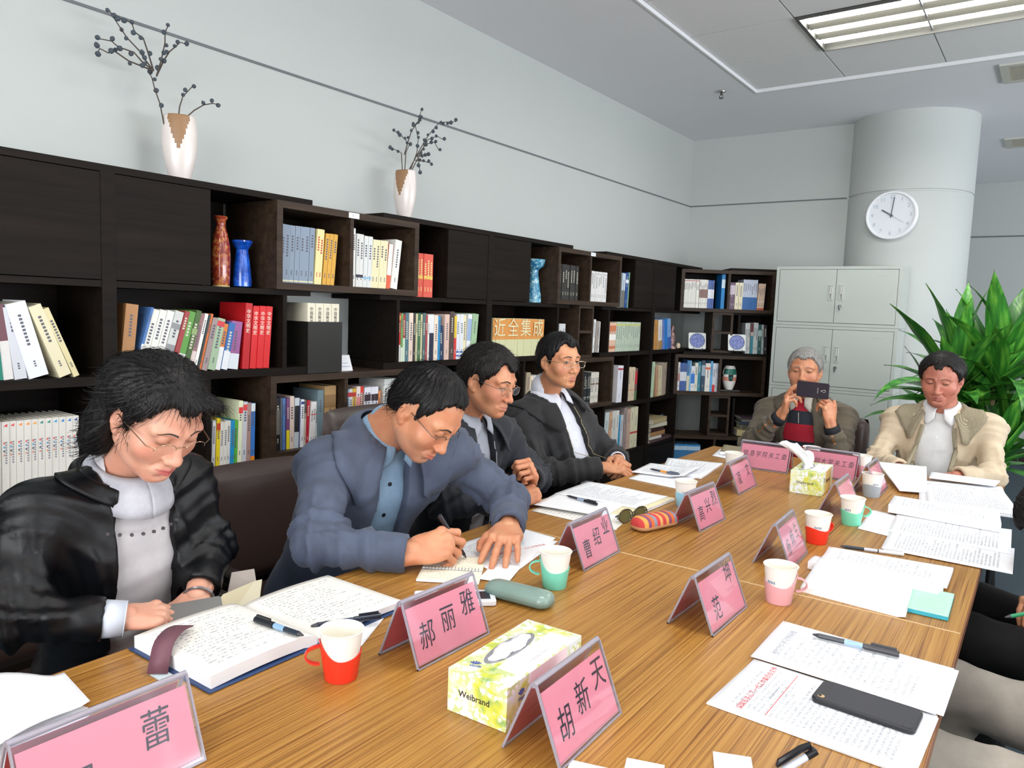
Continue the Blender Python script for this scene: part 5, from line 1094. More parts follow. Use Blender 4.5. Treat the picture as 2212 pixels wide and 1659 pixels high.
# ---------------------------------------------------------------- implicit-surface modelling for people
F32 = np.float32
def v3(*a): return np.array(a, dtype=F32)
def cap(P, a, b, ra, rb=None):
    rb = ra if rb is None else rb; a = np.asarray(a, F32); b = np.asarray(b, F32); d = b-a; L = float(d @ d)+1e-12
    q = [P[i]-a[i] for i in range(3)]; h = np.clip((q[0]*d[0]+q[1]*d[1]+q[2]*d[2])/L, 0, 1)
    return np.sqrt((q[0]-h*d[0])**2+(q[1]-h*d[1])**2+(q[2]-h*d[2])**2)-(ra+(rb-ra)*h)
def ell(P, c, r, R=None):
    q = [P[i]-F32(c[i]) for i in range(3)]
    if R is not None:
        R = np.asarray(R, F32); q = [q[0]*R[0][i]+q[1]*R[1][i]+q[2]*R[2][i] for i in range(3)]
    k0 = np.sqrt((q[0]/r[0])**2+(q[1]/r[1])**2+(q[2]/r[2])**2); k1 = np.sqrt((q[0]/r[0]**2)**2+(q[1]/r[1]**2)**2+(q[2]/r[2]**2)**2)+1e-9
    return k0*(k0-1)/k1
def smin(a, b, k): h = np.maximum(k-np.abs(a-b), 0)/k; return np.minimum(a, b)-h*h*k*.25
def smax(a, b, k): return -smin(-a, -b, k)
def grid(lo, hi, h):
    ax = [np.arange(lo[i], hi[i]+h, h, dtype=F32) for i in range(3)]
    return ax, np.meshgrid(*ax, indexing='ij', sparse=True)
def surface_nets(D, ax, h):
    nx, ny, nz = D.shape; S = D < 0
    c = S[:-1, :-1, :-1].astype(np.int8)
    for (i, j, k) in ((1,0,0),(0,1,0),(0,0,1),(1,1,0),(1,0,1),(0,1,1),(1,1,1)): c = c+S[i:nx-1+i, j:ny-1+j, k:nz-1+k]
    act = (c > 0) & (c < 8); I, J, K = np.nonzero(act); n = len(I)
    if n == 0: return np.zeros((0, 3)), np.zeros((0, 4), int)
    idx = -np.ones(act.shape, np.int32); idx[I, J, K] = np.arange(n)
    acc = np.zeros((n, 3), F32); cnt = np.zeros(n, F32)
    cor = [(a, b, d) for a in (0, 1) for b in (0, 1) for d in (0, 1)]
    val = {cc: D[I+cc[0], J+cc[1], K+cc[2]] for cc in cor}
    for p in cor:
        for x in range(3):
            if p[x]: continue
            q = list(p); q[x] = 1; q = tuple(q); a, b = val[p], val[q]; m = (a < 0) != (b < 0)
            t = np.where(m, a/(a-b+1e-20), 0); w_ = m.astype(F32)
            for d in range(3): acc[:, d] += w_*(p[d] + (t if d == x else 0))
            cnt += w_
    V = acc/cnt[:, None]; V = np.stack([ax[0][I], ax[1][J], ax[2][K]], 1)+V*h
    Q = []
    for x in range(3):
        sl0 = [slice(None)]*3; sl1 = [slice(None)]*3; sl0[x] = slice(0, -1); sl1[x] = slice(1, None)
        a, b = S[tuple(sl0)], S[tuple(sl1)]; E = np.nonzero(a != b); E = [e.copy() for e in E]; y, z = (x+1) % 3, (x+2) % 3
        lim = [nx, ny, nz]; ok = (E[y] > 0) & (E[z] > 0) & (E[y] < lim[y]-1) & (E[z] < lim[z]-1); E = [e[ok] for e in E]; inside = a[tuple(E)]
        def cell(dy, dz): t = [e.copy() for e in E]; t[y] -= dy; t[z] -= dz; return idx[tuple(t)]
        q = np.stack([cell(1, 1), cell(0, 1), cell(0, 0), cell(1, 0)], 1); q[~inside] = q[~inside][:, ::-1]; Q.append(q)
    return V, np.concatenate(Q)
def normals(V, Q):
    N = np.zeros_like(V); fn = np.cross(V[Q[:, 2]]-V[Q[:, 0]], V[Q[:, 3]]-V[Q[:, 1]])
    for k in range(4): np.add.at(N, Q[:, k], fn)
    return N/(np.linalg.norm(N, axis=1, keepdims=True)+1e-12)
def nz_(V, sc, seed, n=5, st=(1, 1, 1)):
    r_ = np.random.RandomState(seed); o = np.zeros(len(V))
    for i in range(n):
        k = r_.normal(size=3)*sc*np.array(st); a = r_.uniform(0, 6.28); w2 = r_.normal(size=3)*sc*.4
        o += np.sin(V @ k+a+1.6*np.sin(V @ w2+a*2))
    return o/n
def to_mesh(name, parts, mat, parent=None, tone=None, smooth=True):
    Vs = np.concatenate([p[0] for p in parts]); off = 0; Qs = []
    for p in parts: Qs.append(p[1]+off); off += len(p[0])
    Qs = np.concatenate(Qs); me = bpy.data.meshes.new(name); me.vertices.add(len(Vs)); me.vertices.foreach_set('co', Vs.astype(F32).ravel())
    me.loops.add(Qs.size); me.loops.foreach_set('vertex_index', Qs.astype(np.int32).ravel()); me.polygons.add(len(Qs)); me.polygons.foreach_set('loop_start', np.arange(0, Qs.size, 4, dtype=np.int32)); me.polygons.foreach_set('loop_total', np.full(len(Qs), 4, np.int32))
    me.update(calc_edges=True); me.validate(); me.polygons.foreach_set('use_smooth', [smooth]*len(me.polygons)); me.materials.append(mat)
    if tone is not None:
        ca = me.color_attributes.new('tone', 'FLOAT_COLOR', 'POINT'); ca.data.foreach_set('color', tone.astype(F32).ravel())
    return link(name, me, parent)
def xf(V, R, o): return V @ np.asarray(R, float).T + np.asarray(o, float)
def unit(a): a = np.asarray(a, float); return a/np.linalg.norm(a)
def basis(fwd, up):
    """columns: right, forward, up"""
    y = unit(fwd); z = np.asarray(up, float); z = unit(z-(z @ y)*y); x = np.cross(y, z); return np.stack([x, y, z], 1)
def head_basis(yaw, pitch, roll=0):
    y, p, r = map(math.radians, (yaw, pitch, roll)); f = np.array([math.cos(y)*math.cos(p), math.sin(y)*math.cos(p), -math.sin(p)])
    B = basis(f, (0, 0, 1)); c, s = math.cos(r), math.sin(r); x, yv, z = B.T; return np.stack([c*x+s*z, yv, -s*x+c*z], 1)
EYE = (.0315, .0735, .004)
def head_sdf(P, o, neck):
    """canonical head: x to its right, y forwards, z up, eyes at z = 0"""
    aP = [np.abs(P[0]), P[1], P[2]]; wd = o.get('w', 1.0); jw = o.get('jaw', 1.0); fl = o.get('full', 0); sm = o.get('smile', .001)
    d = ell(P, (0, -.012, .027), (.0765*wd, .096, .082))
    d = smin(d, ell(P, (0, .022, -.028), (.063*wd, .066, .080)), .03)
    d = smin(d, ell(P, (0, .030, -.075), (.050*jw, .050, .036)), .03)
    d = smin(d, cap(aP, (.052*jw, -.005, -.055), (.014, .066, -.100), .016+.004*fl, .013), .028)
    d = smin(d, ell(P, (0, .074, -.098), (.020, .016, .015)), .018)
    d = smin(d, ell(aP, (.041*wd, .054, -.032), (.024+.004*fl, .024, .026)), .022)
    d = smin(d, cap(aP, (.012, .084, .019), (.048, .068, .020), .0075, .009), .016)
    d = smax(d, -ell(aP, (.032, .098, .002), (.019, .020, .0125)), .014)
    d = smin(d, cap(P, (0, .083, .010), (0, .102, -.034), .0062, .0105), .012)
    d = smin(d, ell(P, (0, .1045, -.0385), (.0115, .0105, .0095)), .007)
    d = smin(d, ell(aP, (.0135, .0945, -.0415), (.0085, .010, .0085)), .006)
    d = smax(d, -ell(aP, (.0068, .1005, -.0500), (.0036, .0048, .0035)), .004)
    d = smin(d, ell(P, (0, .076, -.070), (.027, .020, .018)), .016)
    d = smax(d, -cap(aP, (.0165, .093, -.047), (.028, .080, -.064), .0010), .012)
    d = smin(d, cap(aP, (.0, .0975, -.0655), (.0215, .0865, -.0700+sm), .0048, .0022), .004)
    d = smin(d, cap(aP, (.0, .0965, -.0765), (.0190, .0865, -.0728+sm), .0058, .0025), .004)
    d = smax(d, -cap(aP, (.0, .1035, -.0708), (.0235, .0880, -.0712+sm*1.2), .0014), .003)
    d = smax(d, -ell(P, (0, .092, -.0885), (.018, .007, .004)), .008)
    # eyelids: a sphere with an opening between the lids
    op = o.get('eye', .004); ex, ey, ez = EYE; lid = ell(aP, (ex, ey, ez), (.0145, .0142, .0138))
    zc = F32(ez-.0035+o.get('gaze', 0)); slot = np.maximum(np.abs(P[2]-zc+8.0*(aP[0]-ex)**2*np.sign(P[2]-zc))-op*(1-np.minimum(1, ((aP[0]-ex)/.0125)**2)), -(P[1]-ey-.004))
    d = smin(d, smax(lid, -slot, .0012), .005)
    d = smax(d, -cap(aP, (ex-.010, ey+.011, ez+.0125), (ex+.012, ey+.005, ez+.0115), .0010), .004)
    # ears
    er = ell(aP, (.0775*wd, -.012, -.012), (.0085, .0185, .0315), [[.93, -.36, 0], [.36, .93, 0], [0, 0, 1]])
    er = smax(er, -ell(aP, (.0865*wd, -.006, -.006), (.0062, .0105, .0195)), .005)
    er = smin(er, ell(aP, (.0775*wd, -.003, -.016), (.005, .004, .007)), .004); er = smin(er, ell(aP, (.0755*wd, -.004, -.040), (.005, .007, .008)), .006)
    d = smin(d, er, .007)
    n = np.asarray(neck, float); d = smin(d, cap(P, (0, -.028, -.055), n, .052*o.get('neck', 1), .060*o.get('neck', 1)), .022)
    return d
def smooth01(x): return np.clip(x, 0, 1)**2*(3-2*np.clip(x, 0, 1))
def head_mesh(o, neck, h=.0024):
    ax, P = grid((-.098, -.125, -.185), (.098, .128, .132), h); D = head_sdf(P, o, neck); V, Q = surface_nets(D, ax, h)
    x, y, z = np.abs(V[:, 0]), V[:, 1], V[:, 2]; T = np.zeros((len(V), 4))
    def paint(mask, col, a):
        c = np.array(lin(col)[:3]); m = mask*a; T[:, :3] = np.where((m > T[:, 3])[:, None], c, T[:, :3]); T[:, 3] = np.maximum(T[:, 3], m)
    lips = smooth01(1.6-np.sqrt(((x)/.0225)**2+((z+.0712)/.0098)**2)*1.25)*(y > .078)
    paint(lips, o.get('lip', 'b06a60'), .85)
    paint(smooth01(1.5-np.sqrt(((x-EYE[0])/.0175)**2+((z-.000)/.011)**2))*(y > .06), 'a8745a', .45)
    paint(smooth01(1.4-np.sqrt(((x-.042)/.028)**2+((z+.030)/.024)**2))*(y > .04), o.get('cheek', 'd88a74'), .35)
    if o.get('stubble'): paint(smooth01((-.048-z)/.02)*(y > .0)*(1-lips)*(z > -.125), 'a08070', .35)
    if o.get('liner'): paint(((np.abs(z-(EYE[2]-.0035)) < .0018) & (np.abs(x-EYE[0]) < .013) & (y > .07)).astype(float), '2c2020', .9)
    paint(((np.abs(z-(EYE[2]-.0035+o.get('gaze', 0))) < .0012+o.get('eye', .004)*.3) & (np.abs(x-EYE[0]) < .0135) & (y > .072)).astype(float), '4a2e28', .7)
    return V, Q, T
def hair_mesh(o, h=.0028):
    st = o['hair']; th = st.get('t', .012); wd = o.get('w', 1.0)
    lo, hi = (-.135, -.16, -.19), (.135, .135, .165); ax, P = grid(lo, hi, h); aX = np.abs(P[0])
    top = ell(P, (0, -.014, .028), (.0775*wd+th*.75, .098+th*.9, .084+th*1.0)); d = top
    for (c, r) in st.get('lumps', []): d = smin(d, ell(P, c, r), .03)
    d = smin(d, ell(P, (0, -.055, -.015), (.066*wd+th*.5, .050+th*.6, .070)), .03)
    fx, recede, tz = st.get('front', .060), st.get('recede', 0), st.get('temple', .036)
    Y = P[1]; yy = [-.2, -.075, -.045, -.026, -.012, .004, .018, .030, .046, .062, .2]
    zz = [st.get('nape', -.072), st.get('nape', -.072), -.045, -.020, .020, .020+st.get('overear', 0), -.006-st.get('side', .01), .014, tz, fx, fx]
    hl = np.interp(Y.ravel(), yy, zz).reshape(Y.shape).astype(F32)
    hl = hl + F32(recede)*np.clip(1-((aX-.034)/.022)**2, 0, 1)*(Y > .03) + st.get('asym', 0)*P[0]*(Y > .02)*6
    hl = hl + .004*np.sin(P[0]*260+np.sin(Y*90)*2)*np.cos(Y*170)+.003*np.sin(P[0]*610+1)
    cut = hl-P[2]
    if st.get('bangs'):
        d = smin(d, ell(P, st['bangs'][0], st['bangs'][1]), .02)
    d = smax(d, cut, st.get('soft', .012))
    if st.get('extra'):
        for (c, r) in st['extra']: d = smin(d, ell(P, c, r), .025)
        d = smax(d, -ell(P, (0, .060, -.045), (.062*wd, .075, .090)), .012)
    V, Q = surface_nets(d, ax, h)
    N = normals(V, Q); px, py, pz = st.get('part', (.03, .04, .12)); dirx = V-np.array([px, py, pz]); az = np.arctan2(dirx[:, 0], -dirx[:, 1]-.02)
    ridge = np.sin(az*46+3*nz_(V, 40, 3)+V[:, 2]*30)*.5+np.sin(az*110+2*nz_(V, 60, 5))*.35+nz_(V, 26, 9)*.5
    V = V+N*(ridge*st.get('rough', .0016))[:, None]
    return V, Q
def strands(o, V, Q, mat, n, name='hair_strand'):
    """fine locks lying along the hair surface"""
    st = o['hair']; r_ = np.random.RandomState(11); N = normals(V, Q); pick = r_.choice(len(V), n); part = np.array(st.get('part', (.03, .04, .12)))
    vs = []; fs = []; L0 = st.get('len', .045); fx = st.get('front', .060)
    for i in pick:
        p = V[i]; nn = N[i]
        if nn[2] < -.55: continue
        g = (p-part); g = g*np.array([1, 1, .6])+np.array([0, -.02, -.03]); g = g-(g @ nn)*nn; gl = np.linalg.norm(g)
        if gl < 1e-4: continue
        g = g/gl+r_.normal(size=3)*st.get('jit', .16); e_ = p+g*L0*.9
        if e_[1] > .0 and e_[2] < fx-.002+(-.02 if e_[1] < .045 else 0) and not st.get('fringe'): continue
        L = L0*r_.uniform(.5, 1.2); w_ = r_.uniform(.0003, .0008); m = 6; lift = st.get('lift', .0016)*r_.uniform(0, 1.3); b = len(vs); side = np.cross(g, nn); side /= np.linalg.norm(side)+1e-9
        for k in range(m):
            t = k/(m-1); q = p+g*L*t-nn*((L*t)**2/.19)+nn*(.0006+lift*math.sin(PI*t)); ww = w_*(1-t*.8)
            vs.append(q+side*ww); vs.append(q-side*ww+nn*.0004)
        for k in range(m-1): fs.append((b+2*k, b+2*k+1, b+2*k+3, b+2*k+2))
    return np.array(vs), np.array(fs)
def hand_sdf(P, c):
    """c: finger curls etc. canonical right hand: wrist at origin, fingers along +y, palm faces -z, thumb on -x side (mirrored for the left)"""
    d = ell(P, (.002, .048, 0), (.041, .050, .0155)); d = smin(d, cap(P, (0, -.02, 0), (0, .02, 0), .026, .026), .02); d = smax(d, np.abs(P[2])-.0175, .01)
    pts = {}
    for i, (x, L, r) in enumerate(((-.030, (.044, .026, .020), .0092), (-.0095, (.048, .030, .022), .0094), (.0115, (.045, .028, .021), .0090), (.030, (.036, .021, .018), .0080))):
        cu = c['curl'][i]; sp = c.get('spread', .06)*(i-1.5); base = np.array([x, .084-(.006 if i in (0, 2) else .014 if i == 3 else 0), 0.002]); a = cu[0]; p = base.copy(); ch = [p.copy()]
        for s, (l, cc) in enumerate(zip(L, cu)):
            a = sum(cu[:s+1]); dr = np.array([math.sin(sp)*math.cos(a), math.cos(sp)*math.cos(a), -math.sin(a)]); p = p+dr*l; ch.append(p.copy())
        d = smin(d, cap(P, (x*.62, .040, 0), base, .0105, r*1.05), .010)
        dd = cap(P, ch[0], ch[1], r*1.08, r*.96); dd = smin(dd, cap(P, ch[1], ch[2], r*.98, r*.88), .003); dd = smin(dd, cap(P, ch[2], ch[3], r*.88, r*.74), .003)
        d = smin(d, dd, .0035); pts[i] = ch
        kn = ell(P, base+np.array([0, 0, .006]), (.009, .010, .006)); d = smin(d, kn, .006)
    tb = c.get('thumb', [(-.020, .018, -.006), (-.046, .044, -.014), (-.056, .072, -.020), (-.056, .096, -.022)])
    d = smin(d, cap(P, tb[0], tb[1], .016, .0125), .014); d = smin(d, cap(P, tb[1], tb[2], .0118, .0106), .005); d = smin(d, cap(P, tb[2], tb[3], .0108, .0085), .004)
    return d
def hand_mesh(c, wrist, fdir, palm_n, left=False, scale=1.0, h=.0023):
    """palm_n: world direction the palm faces"""
    ax, P = grid((-.085, -.05, -.115), (.062, .20, .045), h); D = hand_sdf(P, c); V, Q = surface_nets(D, ax, h)
    V = V*scale; y = unit(fdir); z = -unit(palm_n); z = unit(z-(z @ y)*y); x = np.cross(y, z)
    if left: V[:, 0] *= -1; Q = Q[:, ::-1]
    return xf(V, np.stack([x, y, z], 1), wrist), Q
def arm_prims(P, S, E_, W_, rs, k=.03):
    d = cap(P, S, E_, rs[0], rs[1]); return smin(d, cap(P, E_, W_, rs[1], rs[2]), k)
def torso_sdf(P, J, f=0.0, belly=0):
    """J: joints. f: inflation"""
    N_, C_, Pv = J['neck'], J['chest'], J['pelvis']; fw = J['fwd']; B = basis(fw, unit(N_-Pv))
    d = ell(P, C_, (.165*J['bw']+f, .112*J['bd']+f, .17+f), B)
    d = smin(d, ell(P, (C_+Pv)/2+fw*.01, (.150*J['bw']+f, .110*J['bd']+belly+f, .17+f), B), .08)
    d = smin(d, ell(P, Pv, (.170*J['bw']+f, .125+f, .13+f), B), .08)
    for s in ('R', 'L'):
        sh = J['sh'+s]; d = smin(d, cap(P, N_*.7+sh*.3-np.array([0, 0, .015]), sh, .052+f, .055+f), .05)
        d = smin(d, cap(P, sh, (C_+sh)/2-np.array([0, 0, .03]), .060+f, .070+f), .05)
    d = smin(d, cap(P, N_+np.array([0, 0, -.03]), C_, .062+f, .09+f), .05)
    return d
def folds(V, N, segs, amp, seed, freq=90):
    out = np.zeros(len(V))
    for (a, b, at) in segs:
        a, b = np.asarray(a, float), np.asarray(b, float); d = b-a; L = np.linalg.norm(d); d = d/L; t = (V-a) @ d; rad = np.linalg.norm(V-a-t[:, None]*d, axis=1); o_ = V-a-t[:, None]*d
        w_ = np.exp(-((t/L-at)/.30)**2)*np.exp(-(np.maximum(rad-.10, 0)/.05)**2)
        ph = t*freq+1.4*nz_(V, 10, seed, 4)+o_ @ np.array([14., 10., 20.])
        out += w_*((1-np.abs(np.sin(ph*.5)))**2.2*1.5-.5+.35*np.sin(ph*1.7+1))
    return V+N*(out*amp+nz_(V, 8, seed+1, 6)*amp*.6)[:, None]
SKINS = {}
def collar(name, parent, N_, B, prof, mat, th=.003, drape=None, gap=.006):
    """prof: list of (angle_deg from the front, radius_top, height_top, radius_fold, height_fold); ang<0 = sitter's left"""
    vs = []; fs = []; rows = 7
    aa = [q[0] for q in prof]; fine = np.arange(aa[0], aa[-1]+.01, 4.0); prof = [(a,)+tuple(float(np.interp(a, aa, [q[i] for q in prof])) for i in (1, 2, 3, 4)) for a in fine]
    for (a, rt, zt, rf, zf) in prof:
        t = math.radians(a); dx, dy = math.sin(t), math.cos(t)
        for k in range(rows):
            u = k/(rows-1); r = rt+(rf-rt)*u**.8+.006*math.sin(PI*u); z = zt+(zf-zt)*u**1.1+.006*math.sin(PI*u)
            p = B @ np.array([dx*r, dy*r*.95, z])+N_
            if drape is not None and k:
                od = Vector(unit(B @ np.array([dx*.8, dy*.8, .6]))); ok, hp, hn, _i = drape.ray_cast(Vector(p)+od*.16, -od)
                if ok and (hp-(Vector(p)+od*.16)).length < .16: p = hp+hn*gap
            vs.append(tuple(p))
    n = len(prof)
    for i in range(n-1):
        for k in range(rows-1): fs.append((i*rows+k, (i+1)*rows+k, (i+1)*rows+k+1, i*rows+k+1))
    o = MB().add(vs, fs, mat).build(name, parent, smooth='all', fixn=False)
    so = o.modifiers.new('s', 'SOLIDIFY'); so.thickness = th; so.offset = 0; return o
def glasses(parent, R, Hc, o, style='oval', col='b0a898', half=True):
    G = M(col, .25, metal=.9); e = empty('glasses'); e.parent = parent; LM_ = GLASS; z0 = -.001+o.get('gz', -.004); y0 = .0985
    def W(p): return tuple(np.asarray(R) @ np.array(p)+Hc)
    for s in (-1, 1):
        pts = []
        for k in range(24):
            t = 2*PI*k/24; rx, rz = .0235, .0145 if style != 'rect' else .0130
            if style == 'rect': c, q = math.cos(t), math.sin(t); x = rx*np.sign(c)*abs(c)**.55; z = rz*np.sign(q)*abs(q)**.55
            else: x, z = rx*math.cos(t), rz*math.sin(t)
            pts.append((s*.0335+x, y0-.0045*abs(x*s+.03)/.05, z0+z-.002))
        fr = [W(p) for p in pts]
        if style == 'half': fr2 = fr[0:13]; MB().tube(fr2, .0009, G, 6).build('rim', e, smooth=True)
        elif style != 'rimless': MB().tube(fr, .0009, G, 6, closed=True).build('rim', e, smooth=True)
        else: MB().tube([fr[3], fr[1], fr[0]], .0009, G, 6).build('rim', e, smooth=True)
        MB().add(fr, [tuple(range(24))], LM_).build('lens', e)
        MB().tube([W((s*.057, y0-.006, z0+.004)), W((s*.070, .085, z0+.006)), W((s*.0795*o.get('w', 1), .02, z0+.006)), W((s*.0800*o.get('w', 1), -.008, z0+.006)), W((s*.079*o.get('w', 1), -.025, z0-.012))], .0011, G, 6).build('temple', e, smooth=True)
    MB().tube([W((-.0105, y0-.002, z0+.002)), W((0, y0+.0015, z0+.006)), W((.0105, y0-.002, z0+.002))], .0010, G, 6).build('bridge', e, smooth=True)
    return e
def m_lens():
    t = NT('lens_glass'); t.t.nodes.remove(t.b); tr = t.n('ShaderNodeBsdfTransparent'); tr.inputs[0].default_value = (.95, .95, .94, 1); gl = t.n('ShaderNodeBsdfGlossy'); gl.inputs['Roughness'].default_value = .03
    mx = t.n('ShaderNodeMixShader'); t.l(sheen_fac(t, .035, .5), mx.inputs[0]); t.l(tr.outputs[0], mx.inputs[1]); t.l(gl.outputs[0], mx.inputs[2]); t.l(mx.outputs[0], t.out.inputs[0]); return t.m
GLASS = m_lens()
EYEW = M('d8d0c8', .2); IRIS = M('2a1a12', .1)
def person(c):
    A = {k: np.asarray(v, float) for k, v in c['j'].items()}; fw = unit(c['fwd']); N_, Pv = A['neck'], A['pelvis']; up = unit(N_-Pv); fw = unit(fw-(fw @ up)*up); A['fwd'] = fw; A['bw'] = c.get('bw', 1); A['bd'] = c.get('bd', 1)
    A['chest'] = N_+(Pv-N_)*.36+fw*.005; Bt = basis(fw, up)
    base = empty('person', (float(Pv[0]), float(Pv[1]), 0), 0, c['label'], 'person'); Minv = Matrix.Translation((-Pv[0], -Pv[1], 0))
    def own(o): o.parent = base; o.matrix_parent_inverse = Matrix.Identity(4); o.data.transform(Minv) if o.type == 'MESH' else None; return o
    made = []
    sk = c['skin']; R = head_basis(*c['head'][1:]); Hc = np.array(c['head'][0]); o = c['face']; hs = o.get('scale', 1.0)
    nl = (R.T @ (N_+np.array([0, 0, .01])-Hc))/hs
    V, Q, T = head_mesh(o, nl, .0024 if c.get('detail', 1) else .0032); parts = [(xf(V*hs, R, Hc), Q)]; tones = [T]
    # coarse body under the clothes, then the hands
    lo = np.min([A[k] for k in ('pelvis', 'shR', 'shL', 'elR', 'elL', 'kneeR', 'kneeL', 'footR', 'footL')], 0)-.2; hi = np.max([A[k] for k in ('neck', 'shR', 'shL', 'elR', 'elL', 'kneeR', 'kneeL')], 0)+.2; lo[2] = -.02
    ax, P = grid(lo, hi, .019); d = torso_sdf(P, A, -.035)
    for s in 'RL':
        d = smin(d, arm_prims(P, A['sh'+s], A['el'+s], A['wr'+s], (.036, .030, .024)), .03)
        hp = Pv+(A['knee'+s]-Pv)*.25; d = smin(d, cap(P, hp, A['knee'+s], .062, .042), .04); d = smin(d, cap(P, A['knee'+s], A['foot'+s]+np.array([0, 0, .08]), .042, .030), .03)
    V, Q = surface_nets(d, ax, .019); parts.append((V, Q)); tones.append(np.zeros((len(V), 4)))
    for s in 'RL':
        hd = c['hand'+s]; Wv = A['wr'+s]; V, Q = hand_mesh(hd['pose'], Wv+unit(hd['dir'])*hd.get('off', .0), hd['dir'], hd['palm'], s == 'L', hd.get('scale', 1.0), .0023 if c.get('detail', 1) else .003)
        parts.append((V, Q)); tones.append(np.zeros((len(V), 4)))
        axw, Pw = grid(np.minimum(Wv, A['el'+s])-.06, np.maximum(Wv, A['el'+s])+.06, .006); a0 = A['el'+s]+(Wv-A['el'+s])*.5
        V, Q = surface_nets(cap(Pw, a0, Wv+unit(hd['dir'])*(hd.get('off', 0)+.012), .030, .0255), axw, .006); parts.append((V, Q)); tones.append(np.zeros((len(V), 4)))
    body = to_mesh('body', parts, sk, base, np.concatenate(tones)); body.data.transform(Minv)
    # eyes and brows
    em = MB(); bm_ = MB(); BR = M(o.get('brow', '2a211e'), .8)
    for s in (-1, 1):
        ec = R @ (np.array([s*EYE[0], EYE[1], EYE[2]])*hs)+Hc; Tm = Matrix.Translation(ec-np.array([Pv[0], Pv[1], 0])) @ Matrix(np.vstack([np.hstack([R, np.zeros((3, 1))]), [0, 0, 0, 1]]).tolist()) @ Matrix.Rotation(math.radians(o.get('look', (0, 0))[1]), 4, 'X') @ Matrix.Rotation(math.radians(-o.get('look', (0, 0))[0]), 4, 'Z') @ Matrix.Rotation(-PI/2, 4, 'X')
        pr = [(.0125*math.sin(PI*k/14), .0125*math.cos(PI*k/14)) for k in range(15)]
        e_ = MB().lathe([(r, z) for r, z in pr[3:]], EYEW, 20, Tm); e_.lathe([(.0001, .0129)]+[(r*1.002, z*1.006) for r, z in pr[1:4]], IRIS, 20, Tm); e_.build('eye', base, smooth='all')
        vs = []; fs = []
        for k in range(9):
            t = k/8; x = .013+.038*t; y = .0885-.020*t**2.2+.0015; z = .0215+.0045*math.sin(PI*min(1, t*1.15))-.002*t; wv = (.0024*(1-.65*t)+.0004)*o.get('browt', 1)
            for q in (-1, 0, 1):
                o_ = R @ (np.array([s*x, .16, z+q*wv])*hs)+Hc-np.array([Pv[0], Pv[1], 0]); ok, hp, hn, _i = body.ray_cast(Vector(o_), Vector(-R[:, 1]))
                vs.append(tuple(hp+hn*(.0012 if q == 0 else .0002)) if ok else tuple(o_-R[:, 1]*.075))
        for k in range(8):
            for q in (0, 1): fs.append((k*3+q, k*3+q+1, k*3+4+q, k*3+3+q))
        MB().add(vs, fs, BR).build('eyebrow', base, smooth='all')
    if 'hair' in o:
        hv, hq = hair_mesh(o, .0030); sv, sf = strands(o, hv, hq, None, o['hair'].get('n', 1500))
        ho = to_mesh('hair', [(xf(hv*hs, R, Hc), hq)]+([(xf(sv*hs, R, Hc), sf)] if len(sv) else []), c['hairmat'], base); ho.data.transform(Minv)
    # shirt
    if c.get('shirt'):
        s_ = c['shirt']; lo = np.minimum(np.minimum(A['shR'], A['shL']), Pv)-.24; hi = np.maximum(np.maximum(A['shR'], A['shL']), N_)+.2; lo[2] = max(lo[2], Pv[2]-.12)
        ax, P = grid(lo, hi, .009); d = torso_sdf(P, A, -.012, c.get('belly', 0)); d = smin(d, cap(P, N_-up*.02, N_+up*s_.get('neckh', .035)+fw*.0, .066, .060), .02); nb = (N_+fw*.01)
        d = smax(d, -cap(P, N_+up*.0+fw*.01, Hc-R @ np.array([0, 0.02, .03]), .050, .054), .006)
        V, Q = surface_nets(d, ax, .009); Nn = normals(V, Q); V = folds(V, Nn, [(N_, Pv, .6)], .0035, 3, 55); so = to_mesh('shirt', [(V, Q)], s_['mat'], base); so.data.transform(Minv)
    # jacket
    jk = c['jacket']; f = jk.get('f', .014); rs = jk.get('rs', (.066, .056, .044))
    keys = ('shR', 'shL', 'elR', 'elL', 'wrR', 'wrL', 'pelvis', 'neck'); lo = np.min([A[k] for k in keys], 0)-.13; hi = np.max([A[k] for k in keys], 0)+.13; lo[2] = Pv[2]-.14
    hh = .0085; ax, P = grid(lo, hi, hh); d = torso_sdf(P, A, f, c.get('belly', 0)); cut = []
    for s in 'RL':
        Wc = A['wr'+s]-unit(A['wr'+s]-A['el'+s])*jk.get('cuff'+s, .0); da = arm_prims(P, A['sh'+s], A['el'+s], Wc, rs, .035); q = Wc-np.zeros(3); dn = unit(A['wr'+s]-A['el'+s])
        pl = (P[0]-F32(q[0]))*F32(dn[0])+(P[1]-F32(q[1]))*F32(dn[1])+(P[2]-F32(q[2]))*F32(dn[2]); da = smax(da, pl, .004)
        hollow = cap(P, Wc-dn*.02, Wc+dn*.05, rs[2]-.017, rs[2]-.013); da = smax(da, -hollow, .004); d = smin(d, da, .03)
    # opening in the torso frame
    L_ = [(P[0]-F32(N_[0])), (P[1]-F32(N_[1])), (P[2]-F32(N_[2]))]; xr = sum(L_[i]*F32(Bt[i, 0]) for i in range(3)); yf = sum(L_[i]*F32(Bt[i, 1]) for i in range(3)); zu = sum(L_[i]*F32(Bt[i, 2]) for i in range(3))
    wprof = jk.get('open', [(.05, .055), (-.10, .05), (-.30, .04), (-.5, .04)]); zs = [a for a, b in wprof][::-1]; ws = [b for a, b in wprof][::-1]
    Wd = np.interp(zu.ravel(), zs, ws).reshape(zu.shape).astype(F32); x0 = np.interp(zu.ravel(), [-.6, 0], [jk.get('skew', 0), 0]).reshape(zu.shape).astype(F32)
    if jk.get('open') is not None or True: d = smax(d, -np.maximum(np.abs(xr-x0)-Wd, -(yf+.0)), .006)
    d = smax(d, -cap(P, N_-up*.01+fw*.004, N_+up*.12+fw*.05, .066, .075), .008)
